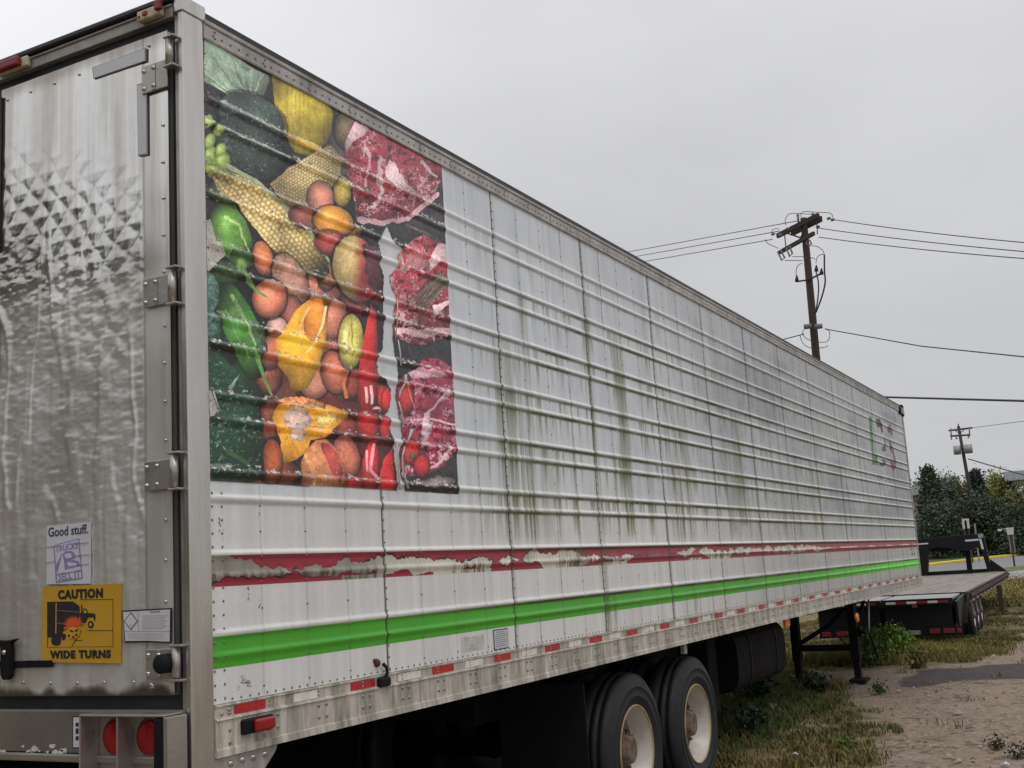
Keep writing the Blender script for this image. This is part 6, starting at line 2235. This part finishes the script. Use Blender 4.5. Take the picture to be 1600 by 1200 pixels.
MB().tube([(-0.27, 12.4, 0.66), (-0.14, P0[0][0], P0[0][1]), (-0.10, P0[1][0], P0[1][1]), (-0.10, P0[2][0], P0[2][1]), (-0.06, P0[3][0], P0[3][1])], 0.016, 8).build('crank_handle', m_chassis, trailer, True)
q0, q1 = on_side(1357, 935, -0.12), on_side(1358, 986, -0.12)
MB().tube([(-0.12, q0[0], 1.10), (-0.12, q1[0], q1[1])], 0.012, 6).build('crank_hanger', m_galv, trailer, True)
yy_, z_ = on_side(1338, 966, -0.02)
MB().tube([(-0.03, yy_, z_ + 0.005), (0.0, yy_, z_ + 0.005), (0.006, yy_, z_ + 0.005)], [0.055, 0.055, 0.04], 16).build('amber_lamp', m_amber, trailer, True)
MB().box(-0.045, -0.031, yy_ - 0.03, yy_ + 0.03, z_, 1.099).build('lamp_bracket', m_chassis, trailer)

# ================================================================== FLATBED GOOSENECK TRAILER
ZD = 0.85
PA_, PB_ = on_z(1513, 925, ZD), on_z(1575, 893, ZD)
hd = PB_ - PA_
FL = float(np.hypot(hd[0], hd[1]))
ang = -math.atan2(hd[0], hd[1])
fb = empty('flatbed_trailer', (PA_[0], PA_[1], 0), 'black gooseneck flatbed trailer with worn wooden deck parked past the trailer nose', 'trailer')
fb.rotation_euler = (0, 0, ang)
FW = 2.44
m_deck = mat('worn_deck_wood', (0.26, 0.225, 0.195), 0.75, 0, 0.18, 1.2, 0.2, 12, (0.11, 0.085, 0.07), 0.9, 0.6, stretch=(6, 0.5, 1))
m_rampm = mat('ramp_steel_plate', (0.30, 0.29, 0.31), 0.45, 0.3, 0.1, 2)
nb = 13
bw = (FW - 0.12) / nb
for k in range(nb):
    x1_ = -0.06 - k * bw
    dz = rnd.uniform(-0.003, 0.003)
    MB().box(x1_ - bw + 0.005, x1_ - 0.004, 0.04, FL - 0.05, ZD - 0.045 + dz, ZD + dz).build('deck_board', m_deck, fb)
fr = MB()
fr.box(-FW + 0.0, -0.062, 0.0, 0.04, ZD - 0.16, ZD + 0.004)
fr.build('deck_end_plate', m_flatbed, fb)
for x_ in (-0.058, -FW):
    MB().box(x_, x_ + 0.05, 0.0, FL, ZD - 0.20, ZD + 0.003).build('side_rail', m_deckside, fb, bevel=0.005)
for x_ in (-0.75, -1.8):
    MB().box(x_ - 0.06, x_ + 0.06, 0.3, FL, ZD - 0.42, ZD - 0.05).build('main_beam', m_flatbed, fb)
cm = MB()
y = 0.4
while y < FL - 0.2:
    cm.box(-FW + 0.06, -0.06, y, y + 0.06, ZD - 0.15, ZD - 0.05)
    y += 0.45
stuff(cm.build('deck_crossmember', m_flatbed, fb))
y = 0.15
while y < FL - 0.2:
    MB().box(-0.007, 0.03, y, y + 0.09, ZD - 0.15, ZD - 0.01).build('stake_pocket', m_deckside, fb)
    y += 0.6
k = 0
y = 0.3
while y < FL - 0.3:
    MB().box(-0.0075, -0.003, y, y + 0.28, ZD - 0.195, ZD - 0.155).build('reflective_tape', m_twhite if k % 2 else m_tred, fb)
    y += 0.55
    k += 1
# rub rail
MB().box(0.031, 0.045, 0.1, FL - 0.1, ZD - 0.10, ZD - 0.03).build('rub_rail', m_deckside, fb, bevel=0.003)
# folded ramps and tail
for (xa, xb) in ((-1.27, -0.14), (-2.42, -1.33)):
    MB().box(xa, xb, -1.75, -0.06, ZD - 0.06, ZD - 0.012).build('ramp', m_rampm, fb, bevel=0.006)
    MB().box(xa - 0.02, xb + 0.02, -1.79, -1.752, ZD - 0.12, ZD - 0.015).build('ramp_edge', m_flatbed, fb)
    MB().box(xa + 0.02, xb - 0.02, -1.70, -0.3, 0.30, ZD - 0.065).build('tail_box', m_flatbed, fb)
    for j in range(6):
        xx = xa + 0.06 + j * (xb - xa - 0.1) / 6
        MB().box(xx, xx + (xb - xa - 0.1) / 6 - 0.01, -1.7935, -1.7905, ZD - 0.090, ZD - 0.050).build('reflective_tape', m_peel if j % 2 == 0 else m_reddark, fb)
MB().box(-0.78, -0.70, -1.81, -1.794, ZD - 0.16, ZD - 0.11).build('tail_lamp', m_reddark, fb, bevel=0.01)
MB().box(-2.40, -0.02, -1.735, -1.702, 0.22, 0.36).build('tail_bar', m_flatbed, fb)
for (a, c, mm) in ((-0.55, -0.38, m_reddark), (-0.33, -0.15, m_reddark), (-0.11, -0.04, m_reddark), (-2.1, -1.9, m_reddark), (-2.35, -2.2, m_reddark)):
    MB().box(a, c, -1.75, -1.736, 0.25, 0.33).build('tail_lamp', mm, fb, bevel=0.006)
MB().box(-1.0, -0.70, -1.748, -1.736, 0.24, 0.31).build('number_plate', m_galv, fb)
sd_ = MB()
sd_.prism([(-0.06, ZD - 0.02), (-1.7, ZD - 0.08), (-1.7, 0.3), (-0.1, 0.45)], 'x', -0.10, -0.06)
sd_.build('tail_side_plate', m_flatbed, fb)
mb = MB()
mb.tube([(0.0, -0.05, ZD - 0.03), (-0.02, -1.35, 0.36)], 0.022, 8)
mb.tube([(0.0, 0.22, ZD - 0.03), (-0.02, -1.10, 0.36)], 0.022, 8)
for j in range(7):
    t = j / 7 + 0.06
    mb.tube([(0.0, -0.05 - 1.3 * t, ZD - 0.03 - 0.46 * t), (0.0, 0.22 - 1.3 * t, ZD - 0.03 - 0.46 * t)], 0.012, 6)
mb.build('side_ladder', m_chassis, fb, True)
for j, yv in enumerate((1.05, 2.0, 2.95)):
    wheel(-0.03, yv, 1, R=0.39, cz=0.385, parent=fb, dish=0.06)
    wheel(-FW + 0.03, yv, -1, R=0.39, cz=0.385, parent=fb, dish=0.06)
    MB().tube([(-0.3, yv, 0.385), (-FW + 0.3, yv, 0.385)], 0.05, 10).build('axle', m_flatbed, fb, True)
# gooseneck frame standing at the front of the deck
GY = FL - 0.16


def gp(u, v):
    a = -(1575 - u) / 54.0
    zq = ZD + ((892.5 + (1575 - u) * 0.040) - v) / 54.0
    return a, zq


outl = [(1440, 897), (1435.5, 840), (1442, 838.5), (1487, 834), (1546, 831.5), (1552, 892), (1546, 892), (1540.5, 858), (1534, 853), (1520, 858.5), (1500, 857.5), (1491, 853.5), (1475, 852.5), (1461, 854.5), (1454.5, 896.5)]
MB().prism([gp(u, v) for u, v in outl], 'y', GY - 0.12, GY + 0.12).build('gooseneck_frame', m_flatbed, fb, bevel=0.01)
MB().prism([gp(u, v) for u, v in ((1440, 899), (1546, 893), (1546, 887.5), (1440, 892))], 'y', GY + 0.13, GY + 0.3).build('headboard', m_flatbed, fb)
MB().prism([gp(u, v) for u, v in ((1551, 872), (1575, 892), (1551, 892))], 'y', GY - 0.03, GY + 0.03).build('gusset_plate', m_flatbed, fb)
MB().box(-2.1, -0.9, GY + 0.121, GY + 2.2, 1.55, 1.85).build('gooseneck_beam', m_flatbed, fb, bevel=0.03)
x0_, z0_ = gp(1513, 890)
x1_, z1_ = gp(1521, 856)
MB().box(x0_, x1_, GY + 0.45, GY + 0.62, ZD - 0.3, z1_).build('coupler_post', m_flatbed, fb, bevel=0.01)
for pts in ([(1442, 847.2), (1461, 846.2), (1461, 843.8), (1442, 844.8)], [(1440.2, 844.8), (1443.0, 844.6), (1444.2, 861), (1441.4, 861.3)],
            [(1518, 843.6), (1538.5, 842.2), (1538.5, 839.4), (1518, 840.6)], [(1539.2, 839.3), (1542.4, 839.1), (1544.6, 856), (1541.2, 856.6)]):
    MB().prism([gp(u, v) for u, v in pts], 'y', GY - 0.125, GY - 0.121).build('reflective_tape', m_paper, fb)
for (u, v) in ((1439, 841), (1542, 835)):
    a, c = gp(u, v)
    MB().box(a - 0.07, a + 0.07, GY - 0.14, GY - 0.1255, c - 0.06, c + 0.06).build('corner_plate', m_galv, fb, bevel=0.005)
ql = on_ground(1566, 955)
Mi = fb.rotation_euler.to_matrix().inverted() @ Vector((ql[0] - PA_[0], ql[1] - PA_[1], 0))
MB().box(Mi.x - 0.06, Mi.x + 0.06, Mi.y - 0.06, Mi.y + 0.06, 0.02, ZD - 0.2).build('support_leg', m_deckside, fb, bevel=0.008)
MB().box(Mi.x - 0.14, Mi.x + 0.14, Mi.y - 0.14, Mi.y + 0.14, 0.0, 0.03).build('foot', m_deckside, fb)


# ================================================================== GRASS AND WEEDS
rs = np.random.RandomState(5)


def blades(name, X, Y, H, col, lab, lean=1.1, wd=0.005):
    n_ = len(X)
    a = rs.uniform(0, 2 * math.pi, n_)
    ca, sa = np.cos(a), np.sin(a)
    w_ = wd * rs.uniform(0.7, 1.5, n_)
    ln = H * lean * rs.uniform(0.2, 1.3, n_)
    b_ = rs.uniform(0, 2 * math.pi, n_)
    z = terr(Y)
    p0 = np.stack([X - w_ * ca, Y - w_ * sa, z - 0.02], -1)
    p1 = np.stack([X + w_ * ca, Y + w_ * sa, z - 0.02], -1)
    m0 = np.stack([X - w_ * 0.8 * ca + ln * 0.35 * np.cos(b_), Y - w_ * 0.8 * sa + ln * 0.35 * np.sin(b_), z + H * 0.6], -1)
    m1 = np.stack([X + w_ * 0.8 * ca + ln * 0.35 * np.cos(b_), Y + w_ * 0.8 * sa + ln * 0.35 * np.sin(b_), z + H * 0.6], -1)
    p2 = np.stack([X + ln * np.cos(b_), Y + ln * np.sin(b_), z + H], -1)
    V = np.stack([p0, p1, m0, m1, p2], 1).reshape(-1, 3)
    i = np.arange(n_)[:, None] * 5
    F = np.concatenate([i + np.array([[0, 1, 3]]), i + np.array([[0, 3, 2]]), i + np.array([[2, 3, 4]])], 0)
    c5 = np.repeat(col, 5, 0)
    c5 = c5 * np.tile(np.array([0.6, 0.6, 1.0, 1.0, 1.15]), n_)[:, None]
    o = np_mesh(name, V, F, m_blade, col=c5)
    tag(o, lab, None, None, 'stuff')
    return o


# far meadow beyond the flatbed
fx_, fy_ = rs.uniform(-7, 9, 26000), rs.uniform(30, 62, 26000)
fdry = np.clip(fbm(fx_ * 0.5, fy_ * 0.5, 409, 3) * 2.4 - 0.6 + rs.normal(0, 0.2, len(fx_)), 0, 1)[:, None]
fcol = (np.array([[0.10, 0.12, 0.03]]) * (1 - fdry) + np.array([[0.27, 0.20, 0.07]]) * fdry) * rs.uniform(0.6, 1.4, (len(fx_), 1))
blades('grass', fx_, fy_, rs.uniform(0.03, 0.14, len(fx_)), fcol, 'yellow green grass beyond the flatbed', 1.2, 0.02)
# tuft centres, then blades round them
nt_ = 30000
tx = rs.uniform(-4.5, 4.0, nt_)
ty = 2.5 + (rs.uniform(0, 1, nt_) ** 1.3) * 34
g_, d_ = gmask(tx.astype(np.float32), ty.astype(np.float32))
nn = fbm(tx * 1.3, ty * 1.3, 401, 3)
keep = g_ & (rs.uniform(0, 1, nt_) < smooth(0.38, 0.60, nn) * 0.95 + 0.05)
# a few stray tufts in the gravel
keep |= (rs.uniform(0, 1, nt_) < 0.012) & (tx < 1.6)
tx, ty, tn_ = tx[keep], ty[keep], nn[keep]
nbl = 11
X = np.repeat(tx, nbl) + rs.normal(0, 0.05, len(tx) * nbl)
Y = np.repeat(ty, nbl) + rs.normal(0, 0.05, len(tx) * nbl)
T_ = np.repeat(tn_, nbl)
under = np.repeat((tx < -0.15) & (ty < 14), nbl)
H = rs.uniform(0.02, 0.06, len(X)) * (0.5 + 1.2 * T_) * np.where(under, 1.7, 1.0)
dry = np.clip(fbm(X * 0.7, Y * 0.7, 403, 3) * 2.2 - 0.55 + rs.normal(0, 0.15, len(X)), 0, 1)
dry = np.where(under, dry * 0.35, dry)
cgr, cdr = np.array([0.06, 0.11, 0.026]), np.array([0.25, 0.20, 0.06])
colr = cgr[None] * (1 - dry[:, None]) + cdr[None] * dry[:, None]
brn = (rs.uniform(0, 1, len(X)) < 0.35)[:, None]
colr = np.where(brn, np.array([[0.16, 0.105, 0.055]]), colr)
colr *= rs.uniform(0.7, 1.35, (len(X), 1))
blades('grass', X, Y, H, colr, 'green and yellow grass along the gravel edge and under the trailer')

# taller grass and broad weeds between the landing gear and the flatbed
wx, wy = [], []
for (u, v, nr) in ((1392, 1030, 260), (1370, 1035, 200), (1420, 1030, 200), (1300, 1046, 120), (1350, 1046, 120), (1450, 1034, 160), (1255, 1048, 60), (1490, 1028, 100), (1530, 1022, 70)):
    P = on_z(u, v, 0)
    wx += list(P[0] - 0.1 + rs.normal(0, 0.35, nr * 8))
    wy += list(P[1] + 0.6 + np.abs(rs.normal(0, 0.7, nr * 8)))
X, Y = np.array(wx), np.array(wy)
H = rs.uniform(0.05, 0.24, len(X)) * np.clip(1.25 - 0.45 * (X + 1.2), 0.25, 1.2)
dry = np.clip(rs.normal(0.5, 0.2, len(X)) + 0.4 * (X > -0.5), 0, 1)
colr = np.array([0.095, 0.14, 0.03])[None] * (1 - dry[:, None]) + np.array([0.25, 0.19, 0.06])[None] * dry[:, None]
colr *= rs.uniform(0.7, 1.3, (len(X), 1))
blades('tall_grass', X, Y, H, colr, 'taller grass between the landing gear and the flatbed', 0.9, 0.006)


def weed(u, v, hgt, wid, col, label, seed, leafs=0.035):
    r_ = np.random.RandomState(seed)
    P = on_z(u, v, 0)
    root = empty('weed_plant', (P[0], P[1], 0), label, 'weed', 'weeds growing in the lot')
    cs, rad = [], []
    st_ = MB()
    for k in range(max(4, int(wid * 22))):
        a, q = r_.uniform(0, 6.28), r_.uniform(0, wid * 0.5)
        tp_ = np.array((q * math.cos(a) * 1.3, q * math.sin(a) * 1.3, hgt * r_.uniform(0.55, 1.05)))
        st_.tube([(q * 0.4 * math.cos(a), q * 0.4 * math.sin(a), -0.03), tp_ * [0.8, 0.8, 0.5], tp_], 0.004, 4)
        for j in range(5):
            t = 0.25 + 0.75 * j / 4
            cs.append(tp_ * [t, t, t])
            rad.append(0.05 + hgt * 0.06)
    V, F, c4 = leaves(np.array(cs), np.array(rad), 9, leafs, col, r_, 0.8)
    V[:, 2] = np.maximum(V[:, 2], 0.0)
    np_mesh('foliage', V, F, m_leaf, root, col=c4)
    st_.build('stem', m_leaf_stem, root)
    return root


m_leaf_stem = mat('green_stem', (0.06, 0.08, 0.025), 0.8)
BG = (0.12, 0.20, 0.03)
weed(1378, 1032, 0.50, 0.7, BG, 'bright green weed behind the crank handle', 1)
weed(1400, 1030, 0.52, 0.6, BG, 'bright green leafy weed below the left end of the flatbed ramp', 2)
weed(1424, 1022, 0.34, 0.30, (0.09, 0.17, 0.02), 'small bright weed in front of the flatbed number plate', 3)
weed(1355, 1040, 0.45, 0.5, (0.07, 0.11, 0.03), 'darker weed just right of the near landing leg', 4)
weed(1437, 1044, 0.22, 0.35, (0.12, 0.13, 0.035), 'low yellowish weed at the edge of the dark wet strip', 5)
weed(1182, 1098, 0.30, 0.4, (0.025, 0.055, 0.03), 'dark weed in the shade right of the trailer wheels', 6)
weed(1178, 1150, 0.26, 0.35, (0.025, 0.055, 0.025), 'dark leafy weed in the shaded grass nearest the front wheel', 7)
weed(1275, 1085, 0.22, 0.35, (0.035, 0.06, 0.02), 'weed in the shaded grass left of the landing foot', 8)
weed(1320, 1172, 0.07, 0.20, (0.09, 0.12, 0.02), 'yellow-green tuft at the grass edge near the bottom', 9, 0.02)
weed(1555, 1170, 0.05, 0.10, (0.06, 0.05, 0.03), 'brown tuft alone on the gravel, left one of two', 10, 0.015)
weed(1591, 1183, 0.05, 0.08, (0.05, 0.04, 0.025), 'brown tuft alone on the gravel, right one of two', 11, 0.015)
weed(1372, 1083, 0.10, 0.12, (0.06, 0.09, 0.03), 'small green seedling on the gravel right of the landing foot', 12, 0.02)
for (u, v, lb) in ((1241, 1182, 'crumpled pale scrap lying in the grass at the bottom'), (1570, 1198, 'white scrap on the gravel at the bottom right')):
    P = on_z(u, v, 0)
    mb = MB()
    r = 0.035
    mb.add([(P[0] - r, P[1], 0.01), (P[0], P[1] - r * 0.6, 0.03), (P[0] + r * 1.2, P[1] + 0.01, 0.015), (P[0] + 0.2 * r, P[1] + r, 0.035), (P[0] - r * 0.6, P[1] + r * 0.8, 0.02)],
           [(0, 1, 3, 4), (1, 2, 3)])
    o = mb.build('litter_scrap', m_paper)
    sm = o.modifiers.new('thick', 'SOLIDIFY')
    sm.thickness = 0.004
    tag(o, lb, 'litter')
# pebbles on the lot
npb = 9000
px_ = rs.uniform(-1.2, 6.0, npb)
py_ = 4.0 + rs.uniform(0, 1, npb) ** 1.4 * 18
g_, d_ = gmask(px_.astype(np.float32), py_.astype(np.float32))
k_ = ~g_ & ~d_
px_, py_ = px_[k_], py_[k_]
r_ = rs.gamma(2.0, 0.0045, len(px_)) + 0.003
base_ = np.array([(1, 0, 0), (0.3, 0.9, 0), (-0.9, 0.4, 0), (-0.6, -0.8, 0), (0.6, -0.8, 0), (0, 0, 0.7)])
V = base_[None] * r_[:, None, None] * rs.uniform(0.7, 1.3, (len(px_), 6, 1)) + np.stack([px_, py_, np.zeros_like(px_)], -1)[:, None]
i = np.arange(len(px_))[:, None] * 6
F = np.concatenate([i + np.array([[a, (a + 1) % 5, 5]]) for a in range(5)], 0)
cc_ = np.repeat(np.array([0.21, 0.185, 0.155])[None] * rs.uniform(0.35, 1.7, (len(px_), 1)), 6, 0)
tag(np_mesh('gravel', V.reshape(-1, 3), F, m_blade, col=cc_), 'loose gravel stones on the lot', None, None, 'stuff')
